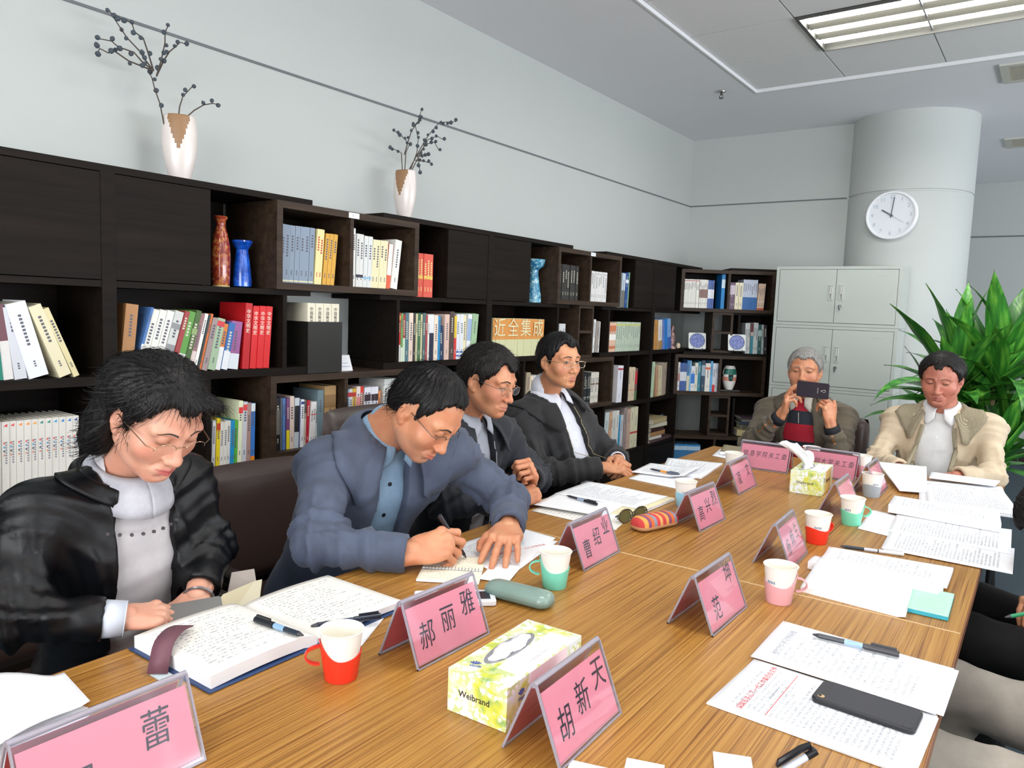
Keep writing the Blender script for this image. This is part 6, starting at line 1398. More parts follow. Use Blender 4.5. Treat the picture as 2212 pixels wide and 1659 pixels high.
    V, Q = surface_nets(d, ax, hh); Nn = normals(V, Q); amp = jk.get('amp', .006)
    segs = [(A['sh'+s], A['el'+s], t) for s in 'RL' for t in (.15, .9)]+[(A['el'+s], A['wr'+s], t) for s in 'RL' for t in (.1, .6)]+[(N_, Pv, .75)]
    Vd = folds(V, Nn, segs, amp, c.get('seed', 1)); wr = np.minimum(np.linalg.norm(V-A['wrR'], axis=1), np.linalg.norm(V-A['wrL'], axis=1)); kf = np.clip((wr-.055)/.05, .08, 1)[:, None]; V = V+(Vd-V)*kf; jo = to_mesh('jacket', [(V, Q)], jk['mat'], base); jo.data.transform(Minv)
    # trousers and shoes
    lo = np.min([A[k] for k in ('pelvis', 'kneeR', 'kneeL', 'footR', 'footL')], 0)-.16; hi = np.max([A[k] for k in ('pelvis', 'kneeR', 'kneeL')], 0)+.16; lo[2] = .02
    ax, P = grid(lo, hi, .012); d = ell(P, Pv, (.165, .15, .11), np.eye(3))
    for s in 'RL':
        hp = Pv+Bt[:, 0]*(.085 if s == 'R' else -.085)-up*.02; d = smin(d, cap(P, hp, A['knee'+s], .092, .070), .05); d = smin(d, cap(P, A['knee'+s], A['foot'+s]+np.array([0, 0, .10]), .066, .052), .03)
    V, Q = surface_nets(d, ax, .012); Nn = normals(V, Q); V = folds(V, Nn, [(Pv, A['kneeR'], .5), (Pv, A['kneeL'], .5), (A['kneeR'], A['footR'], .2)], .006, 8, 60); to = to_mesh('trousers', [(V, Q)], c['trousers'], base); to.data.transform(Minv)
    for s in 'RL':
        ft = A['foot'+s]; fd = unit(c.get('feet', fw*np.array([1, 1, 0]))); axs, P = grid(ft-.2, ft+.2, .009); d = cap(P, ft+np.array([0, 0, .045]), ft+fd*.17+np.array([0, 0, .028]), .044, .034); d = smax(d, F32(.002)-P[2], .004)
        V, Q = surface_nets(d, axs, .009); sh = to_mesh('shoe', [(V, Q)], M('18161a', .3), base); sh.data.transform(Minv)
    loc = np.array([Pv[0], Pv[1], 0])
    base['_'] = 0; del base['_']
    return dict(base=base, A=A, B=Bt, R=R, Hc=Hc, loc=loc, Minv=Minv, fw=fw, up=up, N=N_, jacket=jo)
def surf_hit(ob, orig, d):
    """point where a ray in the person's own coordinates meets a garment"""
    ok, p, n, i = ob.ray_cast(Vector(orig), Vector(d)); return (p, n) if ok else (None, None)
# ---------------------------------------------------------------- the people
SK1 = m_skin('skin_fair', 'd8a48c', 'd09078'); SK2 = m_skin('skin_warm', 'cf9470', 'c47e5c'); SK3 = m_skin('skin_tan', 'd29870', 'c2805c'); SK4 = m_skin('skin_ruddy', 'c07e68', 'a8604e')
HB = m_hair('hair_black', '0c0b0c', '1e1c1c'); HG = m_hair('hair_grey', '6a6864', 'a8a6a2'); HD = m_hair('hair_dark', '0e0c0c', '262220')
FLAT = dict(curl=[(.18, .12, .08)]*4, spread=.10)
SOFT = dict(curl=[(.45, .5, .3), (.5, .55, .3), (.55, .6, .35), (.6, .6, .35)], spread=.05)
FIST = dict(curl=[(1.15, 1.5, .9), (1.2, 1.55, .9), (1.25, 1.55, .9), (1.3, 1.5, .9)], spread=.02, thumb=[(-.020, .018, -.006), (-.040, .046, -.022), (-.030, .074, -.038), (-.010, .084, -.042)])
GRIP = dict(curl=[(.55, 1.0, .35), (.75, 1.15, .5), (1.0, 1.25, .6), (1.15, 1.3, .6)], spread=.03, thumb=[(-.020, .018, -.006), (-.044, .046, -.026), (-.040, .076, -.040), (-.026, .098, -.050)])
HOLDP = dict(curl=[(.25, .5, .3), (.35, .6, .35), (.9, 1.1, .6), (1.1, 1.2, .6)], spread=.10)
CLAW = dict(curl=[(1.0, .9, .5), (1.05, 1.0, .5), (1.1, 1.0, .6), (1.1, 1.1, .6)], spread=.03)
def local(r, p): return np.asarray(p, float)-r['loc']
def opening_trim(r, name, mat, wprof, rad, sides=(-1, 1), z0=.03, skew=0):
    """a thin cord (zip edge) laid on the front of the jacket along the opening"""
    zs = [a for a, b in wprof]; ws = [b for a, b in wprof]
    for s in sides:
        pts = []
        for k in range(26):
            z = z0-.02*k; w_ = float(np.interp(-z, [-a for a in zs], ws)) if zs[0] > zs[-1] else 0
            x = s*(w_+.006)+skew*(-z); o_ = r['N']-r['loc']+r['B'] @ np.array([x, .40, z]); p, n = surf_hit(r['jacket'], o_, -r['B'][:, 1])
            if p is not None and (Vector(o_)-p).length < .45: pts.append(p+n*.001)
        if len(pts) > 3: MB().tube(pts, rad, mat, 6).build(name, r['base'], smooth=True)
def front_discs(r, ob, name, mat, xs, zs, rad=.006):
    for x, z in zip(xs, zs):
        o_ = r['N']-r['loc']+r['B'] @ np.array([x, .40, z]); p, n = surf_hit(ob, o_, -r['B'][:, 1])
        if p is not None: MB().cyl(p-n*.001, p+n*.0025, rad, mat, 14).build(name, r['base'], smooth=True)
def kids(r, nm): return [c for c in r['base'].children if c.name.split('.')[0] == nm][0]
# collar profiles: angle from the front (deg, + = sitter's right), top radius, top height, fold radius, fold height
def shirt_collar(pt=.050, r0=.060, drop=-.020, spread=30, up=.036):
    P_ = []
    for a in range(-180+0, 181, 6): P_.append(a)
    return [(a, r0, up-.022*math.cos(math.radians(a))*(abs(a) < 90), r0+.018+.030*max(0, 1-abs(abs(a)-spread)/28), drop-.045*max(0, 1-abs(abs(a)-spread)/26)*pt/.05) for a in P_ if abs(a) >= 10]
def jacket_collar(r0=.078, up=.030, wide=.055, tip=.06, spread=36):
    return [(a, r0, up-.030*max(0, math.cos(math.radians(a))), r0+.044+wide*max(0, 1-abs(abs(a)-spread)/45), -.030-.075*max(0, 1-abs(abs(a)-spread)/45)*tip/.06) for a in range(-180, 181, 6) if abs(a) >= spread*.75]
def split_collar(name, r, prof, mat, th, off=(0, 0, 0), drape='jacket', gap=.006):
    """one strip running round the back from front tip to front tip"""
    pos = [p for p in prof if p[0] >= 0]; neg = [p for p in prof if p[0] < 0 and p[0] > -180]
    order = pos+[(p[0]+360,)+tuple(p[1:]) for p in neg]
    return collar(name, r['base'], local(r, r['N'])+r['B'] @ np.array(off), r['B'], order, mat, th, (r['jacket'] if drape == 'jacket' else kids(r, 'shirt')) if drape else None, gap)

# --- woman in the black leather jacket
LEATHER = m_cloth('black_leather', '08090b', '101114', .27, 500, .55, 0); LEATHER.node_tree.nodes['Principled BSDF'].inputs['Specular IOR Level'].default_value = .30
LACE = m_cloth('pale_grey_blouse', 'b4b0b2', 'c8c4c6', .6, 500, .25)
W1 = dict(label='seated woman in black leather jacket, grey blouse and thin glasses, looking down', seed=4, skin=SK1, hairmat=HB,
  head=((-1.455, .788, 1.166), 4, 35, 3), face=dict(eye=.0012, gaze=-.002, w=.98, jaw=.95, full=.6, lip='b04a50', browt=.8, neck=.9, brow='3a302c', scale=.98,
    hair=dict(t=.015, front=.064, temple=.034, recede=.012, nape=-.11, side=.02, rough=.0022, part=(.022, .035, .12), len=.05, n=3600, jit=.10, lift=.0016, fringe=1, bangs=((-.045, .060, .066), (.045, .028, .022)), lumps=[((.055, -.05, .04), (.046, .055, .055)), ((-.055, -.05, .04), (.046, .055, .055)), ((0, -.075, .01), (.085, .055, .070))], extra=[((0, -.075, -.06), (.078, .045, .070)), ((.055, -.06, -.10), (.040, .035, .050)), ((-.055, -.06, -.10), (.040, .035, .050)), ((.085, -.045, -.05), (.022, .035, .05))])),
  j=dict(neck=(-1.585, .785, 1.025), pelvis=(-1.70, .80, .52), shR=(-1.575, .610, .965), shL=(-1.605, .925, .972), elR=(-1.490, .520, .815), elL=(-1.560, .970, .830), wrR=(-1.405, .668, .792), wrL=(-1.452, .875, .770), kneeR=(-1.22, .68, .53), kneeL=(-1.22, .90, .53), footR=(-1.30, .68, 0), footL=(-1.30, .92, 0)),
  fwd=(1, .05, 0), bw=.98, bd=.98, handR=dict(pose=SOFT, dir=(.035, .14, -.02), palm=(-.25, .1, -1), off=.012, scale=.93), handL=dict(pose=SOFT, dir=(.05, -.08, -.04), palm=(0, -.2, -1), scale=.90),
  shirt=dict(mat=LACE, neckh=.03), jacket=dict(mat=LEATHER, f=.008, rs=(.057, .049, .042), cuffR=.012, cuffL=.012, open=[(.06, .070), (-.05, .060), (-.16, .062), (-.3, .068), (-.5, .075)], amp=.008), trousers=M('16161a', .8))
r = person(W1); glasses(r['base'], r['R'], r['Hc']-r['loc'], W1['face'], 'half', 'b89a80')
jc = [(a, .084, .022-.02*max(0, math.cos(math.radians(a))), .104, -.004-.035*max(0, math.cos(math.radians(a)))) for a in range(34, 327, 10)]
collar('jacket_collar', r['base'], local(r, r['N']), r['B'], jc, LEATHER, .004, r['jacket'], .004)
# lace collar of the blouse: soft cowl with punched dots
lc = [(a, .062, .030-.012*math.cos(math.radians(a)), .098+.012*math.cos(math.radians(a*2)), -.022-.034*max(0, math.cos(math.radians(a)))) for a in range(0, 361, 20)]
co = collar('lace_collar', r['base'], local(r, r['N'])+r['B'] @ np.array([0, .010, 0]), r['B'], lc, m_cloth('lace', '9a9aa2', 'c0c0c8', .8, 300, .8), .004)
lc2 = [(a, .066, .022-.03*max(0, math.cos(math.radians(a))), .082+.012*math.cos(math.radians(a*2)), -.012-.05*max(0, math.cos(math.radians(a)))) for a in range(0, 361, 20)]
collar('lace_collar', r['base'], local(r, r['N'])+r['B'] @ np.array([0, .014, .006]), r['B'], lc2, m_cloth('lace_inner', 'a8a8b0', 'c8c8d0', .8, 300, .8), .004)
HOLE = M('4a4448', .9)
for k in range(9):
    a = math.radians(-44+11*k); p = local(r, r['N'])+r['B'] @ np.array([.112*math.sin(a), .010+.1095*math.cos(a), -.080-.004*math.cos(a*2)]); n_ = Vector(r['B'] @ np.array([math.sin(a), math.cos(a), .3])).normalized()
    MB().cyl(Vector(p), Vector(p)+n_*.004, .0036, HOLE, 12).build('eyelet', r['base'])
CUFFM = M('c2c8d4', .6)
def cuff(r, s, mat, ln=.03, rad=.034, off=.0):
    Wv = local(r, r['A']['wr'+s]); dn = unit(r['A']['wr'+s]-r['A']['el'+s]); a = Vector(Wv+dn*(off-.012)); b = Vector(Wv+dn*(off+ln))
    m = MB().cyl(a, b, rad, mat, 28, r2=rad*.94, cap=False); m.cyl(b, b-(b-a)*.02, rad*.94, mat, 28, r2=rad*.80, cap=False); o = m.build('shirt_cuff', r['base'], smooth='all'); so = o.modifiers.new('s', 'SOLIDIFY'); so.thickness = .002
cuff(r, 'R', CUFFM, .034, .036, -.012)
Wl = local(r, r['A']['wrL']); dn = unit(r['A']['wrL']-r['A']['elL'])
MB().tube([Vector(Wl+dn*.012)+Vector(basis(dn, (0, 0, 1)) @ np.array([.030*math.cos(t), 0, .027*math.sin(t)])) for t in [2*PI*k/20 for k in range(20)]], .0035, M('8c8c90', .25, metal=.9), 6, closed=True).build('wristwatch', r['base'], smooth=True)
# slim grey phone and cream leaflets held in her lap
o = MB().prism(rrect(.135, .066, .008), -.004, .004, M('8c8a88', .3, metal=.4)).build('phone', bevel=.0015); o.matrix_world = frame((-1.372, .800, .772), (.45, .9, .05), (-.9, .45, .25)); tag(o, 'slim grey phone in the woman\'s hands at the table edge', 'phone')
lf = MB()
lf.add([(-1.410, .860, .735), (-1.375, .905, .737), (-1.452, 1.012, .759), (-1.420, .912, .765)], [(0, 1, 2, 3)], M('cfc4a4', .7)); lf.add([(-1.375, .905, .737), (-1.40, .99, .738), (-1.455, 1.035, .756), (-1.452, 1.012, .759)], [(0, 1, 2, 3)], M('d8cfb4', .7))
o = lf.build('leaflet'); so = o.modifiers.new('s', 'SOLIDIFY'); so.thickness = .0012; tag(o, 'folded cream leaflet held beside the black sleeve of the woman', 'leaflet')
o = MB().add([(-1.50, .985, .775), (-1.48, .96, .730), (-1.475, 1.035, .735), (-1.50, 1.045, .768)], [(0, 1, 2, 3)], M('b8aca4', .7)).build('booklet'); so = o.modifiers.new('s', 'SOLIDIFY'); so.thickness = .003; tag(o, 'pale grey booklet behind the cream leaflet in her lap', 'booklet')

# --- man writing, in a slate blue jacket
SLATE = m_cloth('slate_jacket', '3c4456', '4c566c', .72, 900, .35); BLUESH = m_cloth('blue_shirt', '6e8aa4', '84a0b8', .7, 700, .25)
W2 = dict(label='man in slate blue jacket bent over, writing in a spiral pad', seed=9, skin=SK2, hairmat=HB,
  head=((-1.372, 1.498, 1.120), 6, 43, 5), face=dict(eye=.0010, gaze=-.003, full=1.0, w=1.03, jaw=1.06, stubble=1, neck=1.12, lip='b8685c', scale=1.03,
    hair=dict(t=.010, front=.082, temple=.056, overear=.012, recede=.012, nape=-.060, side=.008, rough=.0024, part=(-.02, -.06, .125), len=.035, n=2600, lumps=[])),
  j=dict(neck=(-1.540, 1.500, 1.030), pelvis=(-1.78, 1.50, .52), shR=(-1.575, 1.325, .960), shL=(-1.470, 1.715, .955), elR=(-1.440, 1.180, .812), elL=(-1.335, 1.830, .820), wrR=(-1.256, 1.310, .794), wrL=(-1.190, 1.640, .806), kneeR=(-1.30, 1.38, .53), kneeL=(-1.28, 1.66, .53), footR=(-1.30, 1.38, 0), footL=(-1.30, 1.66, 0)),
  fwd=(1, -.12, -.1), bw=1.10, bd=1.12, handR=dict(pose=GRIP, dir=(.075, .110, .030), palm=(-.42, .38, -.80), off=.010, scale=1.14), handL=dict(pose=FLAT, dir=(.085, -.150, -.022), palm=(-.05, -.05, -1), off=.004, scale=1.10),
  shirt=dict(mat=BLUESH, neckh=.04), jacket=dict(mat=SLATE, f=.014, rs=(.066, .056, .048), cuffR=.0, cuffL=-.004, open=[(.06, .055), (-.06, .046), (-.20, .052), (-.35, .055), (-.5, .05)], amp=.009), trousers=M('1c1e26', .8), belly=.02)
r = person(W2); glasses(r['base'], r['R'], r['Hc']-r['loc'], W2['face'], 'half', '6a6660')
split_collar('jacket_collar', r, jacket_collar(.082, .040, .070, .085, 40), SLATE, .0035)
split_collar('shirt_collar', r, shirt_collar(.05, .063, -.012, 30, .040), BLUESH, .0025, (0, .004, .004), 'shirt', .004)
front_discs(r, kids(r, 'shirt'), 'button', M('1c2028', .3), [.004, .006, .008], [-.10, -.19, -.28], .006)
rp = Vector((-1.198, 1.468, .758)); pe = empty('pen', (0, 0, 0), 0, 'black pen in the writing hand, tip on the spiral pad', 'pen')
dp = (Vector((-1.233, 1.392, .888))-rp).normalized(); Tm = frame(rp+dp*.072, dp, (0, 1, 0)); pen(0, 0, 0, 0, .144, '', body='26282e', cap='2a2a30', band='30343c', parent=pe, r=.0048); pe.matrix_world = Tm
MB().box(-.018, -.002, -.004, .004, .0, .001, M('e0b0a0', .4)).build('fingernail', r['base'], loc=(0, 0, -5)) if 0 else None

# --- third man, dark navy jacket, hands together
NAVYJ = m_cloth('navy_jacket', '11151d', '1a1f2a', .75, 900, .3); GREYSH = m_cloth('grey_shirt', 'a0a4ae', 'b4b8c2', .7, 700, .22)
W3 = dict(label='man in dark navy jacket and pale grey shirt, hands together, looking down', seed=14, skin=SK2, hairmat=HD,
  head=((-1.570, 2.020, 1.163), 4, 17, 2), face=dict(eye=.0016, gaze=-.003, full=.3, w=1.0, jaw=1.0, neck=1.0, lip='b46e60', scale=.98,
    hair=dict(t=.016, front=.058, temple=.030, recede=.026, nape=-.065, side=.016, rough=.0024, part=(.03, .02, .125), len=.040, n=2400, lumps=[])),
  j=dict(neck=(-1.675, 2.025, 1.020), pelvis=(-1.78, 2.08, .52), shR=(-1.700, 1.850, .930), shL=(-1.665, 2.225, .930), elR=(-1.600, 1.840, .755), elL=(-1.560, 2.300, .780), wrR=(-1.440, 2.005, .772), wrL=(-1.455, 2.130, .815), kneeR=(-1.30, 1.98, .53), kneeL=(-1.30, 2.18, .53), footR=(-1.32, 1.98, 0), footL=(-1.32, 2.18, 0)),
  fwd=(1, .02, 0), bw=.98, bd=1.0, handR=dict(pose=FIST, dir=(.06, .10, .018), palm=(-.4, .35, -.8), off=.004, scale=1.0), handL=dict(pose=FIST, dir=(.045, -.075, .070), palm=(-.55, -.75, -.30), off=.008, scale=1.0),
  shirt=dict(mat=GREYSH, neckh=.045), jacket=dict(mat=NAVYJ, f=.012, rs=(.064, .056, .046), cuffR=.006, open=[(.06, .055), (-.06, .045), (-.20, .050), (-.5, .055)], amp=.009), trousers=M('14161c', .8))
r = person(W3); glasses(r['base'], r['R'], r['Hc']-r['loc'], W3['face'], 'oval', 'b0aca8')
split_collar('jacket_collar', r, jacket_collar(.080, .028, .060, .070, 40), NAVYJ, .0035)
split_collar('shirt_collar', r, shirt_collar(.05, .060, -.010, 30, .042), GREYSH, .0025, (0, .004, .004), 'shirt', .004)
opening_trim(r, 'zip_edge', M('c8c8cc', .4), W3['jacket']['open'], .0013, z0=-.07)
front_discs(r, kids(r, 'shirt'), 'button', M('6a6e78', .3), [.0, .0, .0], [-.11, -.19, -.27], .005)
cuff(r, 'R', GREYSH, .020, .034, -.004)

# --- smiling man, black jacket, white shirt
BLACKJ = m_cloth('black_jacket', '151517', '202022', .78, 900, .3); WHITESH = m_cloth('white_shirt', 'd0d2de', 'dee0ea', .7, 700, .2)
W4 = dict(label='smiling man in black zip jacket, white shirt and glasses', seed=23, skin=SK3, hairmat=HB,
  head=((-1.675, 2.625, 1.203), -16, 3, 0), face=dict(eye=.0042, gaze=.001, full=.6, smile=.004, w=1.0, jaw=1.0, neck=.95, lip='b46e66', scale=.93, look=(25, 0), liner=1, brow='2a2220',
    hair=dict(t=.015, front=.066, temple=.040, recede=.022, nape=-.060, side=.012, rough=.0014, part=(-.045, .03, .125), len=.032, n=1500, lift=.0006, jit=.08, lumps=[])),
  j=dict(neck=(-1.755, 2.665, 1.040), pelvis=(-1.72, 2.82, .54), shR=(-1.790, 2.490, .935), shL=(-1.720, 2.855, .930), elR=(-1.655, 2.490, .745), elL=(-1.560, 2.930, .760), wrR=(-1.475, 2.665, .775), wrL=(-1.475, 2.800, .790), kneeR=(-1.30, 2.72, .53), kneeL=(-1.30, 2.92, .53), footR=(-1.32, 2.72, 0), footL=(-1.32, 2.92, 0)),
  fwd=(1, -.05, 0), bw=1.0, bd=1.02, handR=dict(pose=SOFT, dir=(.070, .060, -.004), palm=(-.2, .2, -1), off=.006, scale=.98), handL=dict(pose=CLAW, dir=(.080, -.085, .0), palm=(-.3, -.35, -.9), off=.006, scale=.98),
  shirt=dict(mat=WHITESH, neckh=.045), jacket=dict(mat=BLACKJ, f=.012, rs=(.064, .056, .046), cuffL=.012, cuffR=.004, open=[(.06, .055), (-.06, .044), (-.20, .052), (-.5, .062)], amp=.009), trousers=M('121214', .8), belly=.02)
r = person(W4); glasses(r['base'], r['R'], r['Hc']-r['loc'], W4['face'], 'rect', 'd8c8b0')
split_collar('jacket_collar', r, jacket_collar(.080, .026, .058, .065, 40), BLACKJ, .0035)
split_collar('shirt_collar', r, shirt_collar(.05, .058, -.010, 30, .042), WHITESH, .0025, (0, .004, .004), 'shirt', .004)
opening_trim(r, 'zip_edge', M('a89a78', .4), W4['jacket']['open'], .0013, z0=-.06)
front_discs(r, kids(r, 'shirt'), 'button', M('e4e4ec', .3), [.0, .0, .0], [-.11, -.19, -.27], .005)
cuff(r, 'L', WHITESH, .018, .034, -.010)

# --- grey-haired man photographing with a phone, brown blazer
TWEED = m_cloth('brown_tweed', '4e463a', '655b4c', .85, 300, .35)
def m_rugby():
    t = NT('striped_rugby'); v = t.coord('Object'); sp = t.n('ShaderNodeSeparateXYZ'); t.l(v, sp.inputs[0])
    m = t.n('ShaderNodeMapRange'); t.l(sp.outputs[2], m.inputs[0]); m.inputs[1].default_value = .60; m.inputs[2].default_value = 1.00
    c = t.ramp(m.outputs[0], [(0, 'a8182c'), (.30, '22262e'), (.36, 'b41c30'), (.60, '282e38'), (.78, 'b81e34'), (.90, 'b81e34')]); c.node.color_ramp.interpolation = 'CONSTANT'
    t.l(c, t.b.inputs['Base Color']); t.b.inputs['Roughness'].default_value = .8; t.bump(t.noise(v, 14, 4), .3, .01); return t.m
W5 = dict(label='grey-haired man in brown blazer and red striped shirt holding up a phone', seed=31, skin=SK2, hairmat=HG,
  head=((-1.115, 4.215, 1.135), -82, 2, 0), face=dict(eye=.0016, gaze=-.001, full=.5, w=1.02, jaw=1.05, neck=1.0, brow='7a706a', scale=1.0, liner=1,
    hair=dict(t=.014, front=.066, temple=.044, recede=.008, nape=-.060, side=.008, rough=.0018, part=(.03, .03, .125), len=.04, n=1300)),
  j=dict(neck=(-1.120, 4.285, .990), pelvis=(-1.12, 4.40, .52), shR=(-1.305, 4.290, .880), shL=(-.925, 4.290, .885), elR=(-1.335, 4.060, .700), elL=(-.855, 4.040, .690), wrR=(-1.140, 3.965, .920), wrL=(-.912, 3.985, .895), kneeR=(-1.24, 3.90, .53), kneeL=(-1.00, 3.90, .53), footR=(-1.24, 3.92, 0), footL=(-1.0, 3.92, 0)),
  fwd=(0, -1, 0), bw=1.06, bd=1.1, handR=dict(pose=HOLDP, dir=(.020, -.012, .10), palm=(.95, .35, 0), off=.004), handL=dict(pose=CLAW, dir=(-.012, -.006, .10), palm=(-.9, .55, .1), off=.004),
  shirt=dict(mat=m_rugby(), neckh=.03), jacket=dict(mat=TWEED, f=.014, rs=(.068, .060, .050), cuffR=.05, cuffL=.05, open=[(.06, .050), (-.05, .060), (-.20, .085), (-.34, .070), (-.5, .10)], amp=.008), trousers=M('26242a', .8), belly=.03)
r = person(W5)
for s in 'RL': cuff(r, s, M('12161e', .8), .030, .040, -.050)
split_collar('shirt_collar', r, shirt_collar(.055, .062, -.014, 30, .036), M('c4c0b4', .8), .0025, (0, .004, 0), 'shirt', .004)
lp = [(a, .080, .022-.01*math.cos(math.radians(a)), .112+.02*max(0, 1-abs(abs(a-180)-135)/30), -.01-.13*max(0, math.cos(math.radians(a)))) for a in range(50, 311, 20)]
collar('lapel', r['base'], local(r, r['N']), r['B'], lp, TWEED, .004, r['jacket'], .005)
MB().tube([Vector(local(r, r['N'])+r['B'] @ np.array([0, .128, -.055-.02*k])) for k in range(4)], .002, M('d8d0c4', .6)).build('placket_cord', r['base'])
bt = M('8c5c30', .4)
for s, dd in (('R', -1), ('L', 1)):
    W_, E_ = local(r, r['A']['wr'+s]), local(r, r['A']['el'+s])
    for k in range(4):
        q = W_+(E_-W_)*(.32+.09*k); p, n = surf_hit(r['jacket'], q+np.array([.0, -.3, .02]), (0, 1, 0))
        if p is not None: MB().cyl(p, p+n*.003, .007, bt, 14).build('sleeve_button', r['base'], smooth=True)
e = empty('phone', label='dark smartphone held up sideways by the grey-haired man', cat='phone'); e.matrix_world = frame((-.992, 3.925, 1.058), (1, 0, -.03), (.02, -.06, 1))
MB().prism(rrect(.156, .080, .009), -.004, .004, M('2a2430', .3)).build('case', e, bevel=.002, smooth=True)
MB().prism(rrect(.156, .080, .009), -.0012, .0012, M('b0b0b4', .3, metal=.8)).build('metal_frame', e, bevel=.0005); bpy.data.objects[-1] if 0 else None
MB().cyl((.055, .0, .0038), (.055, .0, .0062), .0075, M('b8b4b0', .3), 20).build('lens_ring', e, smooth=True); MB().cyl((.055, 0, .006), (.055, 0, .0068), .005, M('101014', .1), 20).build('lens', e)
MB().box(.040, .044, -.003, .003, .004, .0046, M('d8d4cc', .3)).build('flash_light', e); 
bl_ = MB()
for k in range(7): bl_.box(.0235, .0265, -.014+.0042*k, -.0112+.0042*k, .004, .0046, M('c0bcb8', .4))
bl_.build('logo_marks', e)
# --- man in the beige jacket
BEIGE = m_cloth('beige_jacket', 'c0ac90', 'd0bea2', .7, 700, .4); WH6 = m_cloth('white_shirt_b', 'd8d8d8', 'e6e6e6', .7, 600, .3)
def m_check():
    t = NT('checked_facing'); v = t.coord('Object', (1, 1, 1)); ck = t.n('ShaderNodeTexChecker'); t.l(v, ck.inputs[0]); ck.inputs['Scale'].default_value = 420
    ck.inputs[1].default_value = lin('5c5444'); ck.inputs[2].default_value = lin('b4a88c'); t.l(ck.outputs[0], t.b.inputs['Base Color']); t.b.inputs['Roughness'].default_value = .85; return t.m
W6 = dict(label='man in beige jacket and white shirt looking down, before the plant', seed=38, skin=SK4, hairmat=HD,
  head=((-.452, 4.085, 1.155), -92, 17, 0), face=dict(eye=.0012, gaze=-.002, full=1.0, w=1.06, jaw=1.12, neck=1.12, brow='4a3832', browt=.8, lip='985450', scale=1.0, liner=1,
    hair=dict(t=.014, front=.068, temple=.050, recede=.020, nape=-.055, side=.006, rough=.0020, part=(.0, .05, .125), len=.055, n=1500, lumps=[((.05, -.03, .03), (.042, .07, .05)), ((-.05, -.03, .03), (.042, .07, .05))])),
  j=dict(neck=(-.445, 4.165, 1.0), pelvis=(-.45, 4.27, .50), shR=(-.635, 4.175, .915), shL=(-.245, 4.180, .920), elR=(-.690, 4.020, .730), elL=(-.205, 4.020, .720), wrR=(-.560, 3.840, .735), wrL=(-.33, 3.84, .735), kneeR=(-.56, 3.82, .52), kneeL=(-.32, 3.82, .52), footR=(-.56, 3.86, 0), footL=(-.32, 3.86, 0)),
  fwd=(0, -1, 0), bw=1.12, bd=1.18, handR=dict(pose=SOFT, dir=(.05, -.08, -.0), palm=(0, 0, -1)), handL=dict(pose=SOFT, dir=(-.05, -.08, 0), palm=(0, 0, -1)),
  shirt=dict(mat=WH6, neckh=.03), jacket=dict(mat=BEIGE, f=.010, rs=(.054, .052, .047), open=[(.06, .060), (-.06, .060), (-.20, .085), (-.5, .085)], amp=.007), trousers=M('2c2c30', .8), belly=.05)
r = person(W6); CK = m_check()
split_collar('jacket_collar', r, jacket_collar(.082, .028, .062, .080, 42), CK, .0035)
split_collar('shirt_collar', r, shirt_collar(.055, .064, -.012, 30, .038), WH6, .0025, (0, .006, .004), 'shirt', .004)
opening_trim(r, 'jacket_facing', CK, W6['jacket']['open'], .010, z0=-.06)
front_discs(r, kids(r, 'shirt'), 'button', M('e8e8ee', .3), [.0, .0, .0], [-.11, -.19, -.27], .005)
# --- person leaning in from the right with dark hair and pale trousers; only the edge of the figure is in view
PALE = m_cloth('pale_trousers', 'a49c92', 'bab2a6', .8, 700, .5)
W7 = dict(label='person in pale trousers at the right edge, holding a green pen, mostly out of frame', seed=44, skin=SK2, hairmat=HB, detail=0,
  head=((.46, 1.84, 1.16), 178, 30, 0), face=dict(eye=.001, scale=1.0, hair=dict(n=300)),
  j=dict(neck=(.56, 1.84, 1.03), pelvis=(.56, 1.86, .50), shR=(.54, 2.02, .95), shL=(.54, 1.66, .95), elR=(.36, 2.08, .72), elL=(.38, 1.55, .72), wrR=(.115, 1.985, .80), wrL=(.16, 1.62, .64), kneeR=(-.16, 2.06, .525), kneeL=(-.16, 1.66, .525), footR=(-.12, 2.06, 0), footL=(-.12, 1.70, 0)),
  fwd=(-1, 0, 0), bw=.95, bd=.95, handR=dict(pose=GRIP, dir=(-.10, -.06, .02), palm=(.1, .2, -1)), handL=dict(pose=SOFT, dir=(-.06, .06, -.01), palm=(0, .2, -1)),
  shirt=None, jacket=dict(mat=M('0e0e10', .85, bump=.3, bscale=60), f=.012, open=[(.06, .02), (-.5, .0)], amp=.006), trousers=PALE)
r = person(W7)
W9 = dict(label='dark-haired person in black leaning over at the right edge, behind the green pen', seed=47, skin=SK2, hairmat=HB, detail=0,
  head=((.055, 2.47, .885), 172, 50, 0), face=dict(eye=.001, scale=1.0, hair=dict(t=.024, front=.060, temple=.02, nape=-.10, side=.02, rough=.003, n=1600, len=.06, extra=[((0, -.07, -.06), (.085, .05, .08))])),
  j=dict(neck=(.195, 2.47, .815), pelvis=(.48, 2.46, .50), shR=(.20, 2.63, .79), shL=(.20, 2.29, .79), elR=(.12, 2.62, .66), elL=(.10, 2.25, .64), wrR=(.02, 2.52, .66), wrL=(.06, 2.36, .65), kneeR=(-.14, 2.66, .55), kneeL=(-.14, 2.36, .55), footR=(-.08, 2.64, 0), footL=(-.08, 2.38, 0)),
  fwd=(-1, 0, -.2), bw=.95, bd=.95, handR=dict(pose=SOFT, dir=(-.02, -.08, .0), palm=(.2, .1, -1)), handL=dict(pose=SOFT, dir=(.0, .08, -.01), palm=(0, .2, -1)),
  shirt=None, jacket=dict(mat=M('08080a', .9), f=.012, open=[(.06, .02), (-.5, .0)], amp=.006), trousers=M('08080a', .9))
person(W9)
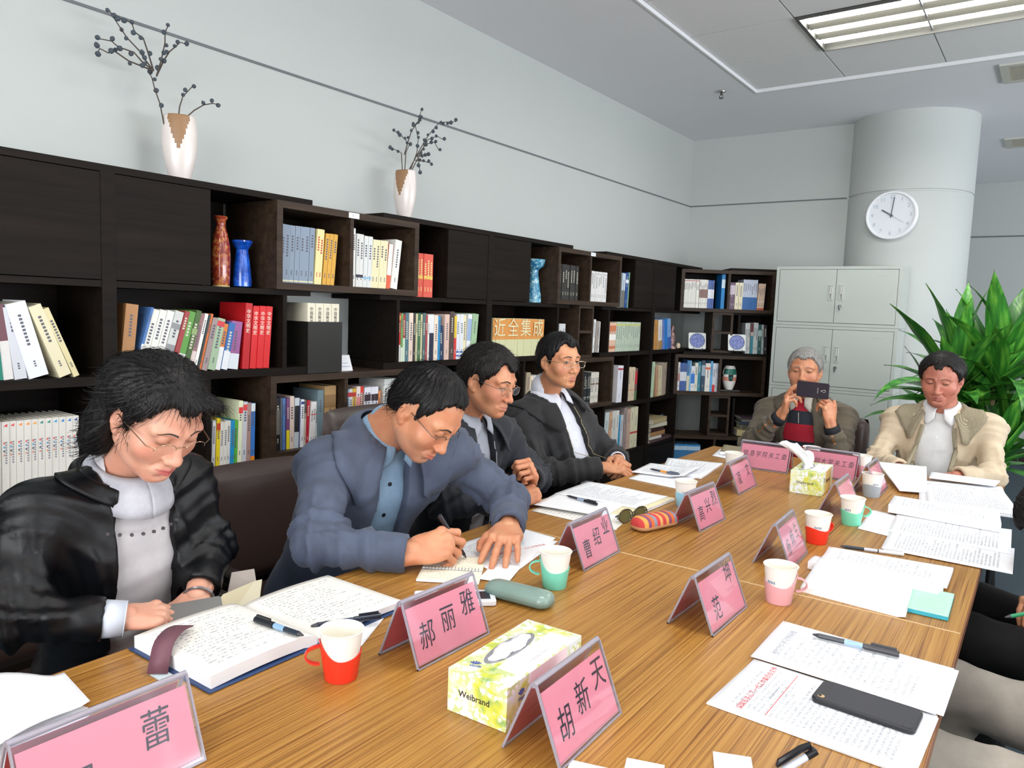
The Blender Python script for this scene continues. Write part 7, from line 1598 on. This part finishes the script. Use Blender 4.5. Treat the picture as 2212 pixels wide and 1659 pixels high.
pe = empty('pen', (0, 0, 0), 0, 'green-bodied pen at the right edge of the picture', 'pen'); pen(0, 0, 0, 0, .14, '', body='2c8a5c', cap='2c8a5c', band='2c8a5c', parent=pe); pe.matrix_world = frame((.010, 1.935, .800), (.10, .05, .035), (0, 1, 0))
# --- person beside the camera: only the writing hand reaches into view
W8 = dict(label='person sitting beside the camera, only the writing hand reaching in at the bottom edge', seed=51, skin=SK2, hairmat=HB, detail=0,
  head=((.56, .30, 1.20), 160, 20, 0), face=dict(eye=.001, scale=1.0, hair=dict(n=200)),
  j=dict(neck=(.64, .30, 1.06), pelvis=(.72, .28, .50), shR=(.58, .50, .99), shL=(.60, .10, .99), elR=(.28, .70, .86), elL=(.30, .05, .82), wrR=(-.195, .885, .785), wrL=(.05, .10, .785), kneeR=(.28, .42, .53), kneeL=(.28, .20, .53), footR=(.26, .42, 0), footL=(.26, .20, 0)),
  fwd=(-1, .2, -.1), bw=1, bd=1, handR=dict(pose=GRIP, dir=(-.07, .10, .0), palm=(.1, .15, -1), scale=.95), handL=dict(pose=FLAT, dir=(-.1, 0, 0), palm=(0, 0, -1)),
  shirt=None, jacket=dict(mat=M('22242c', .85), f=.012, open=[(.06, .02), (-.5, .0)], amp=.004), trousers=M('1c1e24', .8))
r = person(W8)
e = empty('pen', label='clear and black clip-cap pen held by the hand at the bottom edge', cat='pen'); e.matrix_world = frame((-.268, .985, .785), (.042, .052, .030), (-.3, 1, 0))
MB().cyl((-.055, 0, 0), (.066, 0, 0), .0050, M('c8ccd8', .1), 16).build('clear_barrel', e, smooth=True); MB().cyl((-.05, 0, 0), (.055, 0, 0), .0028, M('6878a0', .3), 12).build('refill', e, smooth=True)
MB().cyl((.062, 0, 0), (.078, 0, 0), .0056, M('16161a', .3), 16).build('cap', e, smooth=True)
MB().tube([(.072, 0, .004), (.073, 0, .011), (.060, 0, .0125), (.025, 0, .0115), (.018, 0, .009)], [.004, .0045, .005, .005, .002], M('16161c', .3), 8).build('clip', e, smooth=True)
# --- chairs
chair(-1.80, .80, 0, 'brown leather meeting chair of the woman in the leather jacket', .84)
chair(-1.88, 1.46, 0, 'brown leather meeting chair between the woman and the man writing', .86, .12, .56)
chair(-1.93, 2.08, 0, 'brown leather meeting chair behind the third man', 1.0); chair(-1.90, 2.80, .05, 'brown leather meeting chair of the smiling man', .86)
chair(-1.12, 4.52, -PI/2, 'brown leather meeting chair of the man with the phone', .84); chair(-.45, 4.42, -PI/2, 'brown leather meeting chair of the man in the beige jacket', .84)
chair(.68, 1.86, PI, 'brown leather meeting chair of the person in pale trousers', .84); chair(.66, 2.50, PI, 'brown leather meeting chair of the dark-haired person in black', .84); chair(.84, .28, PI, 'brown leather meeting chair beside the camera', .84)
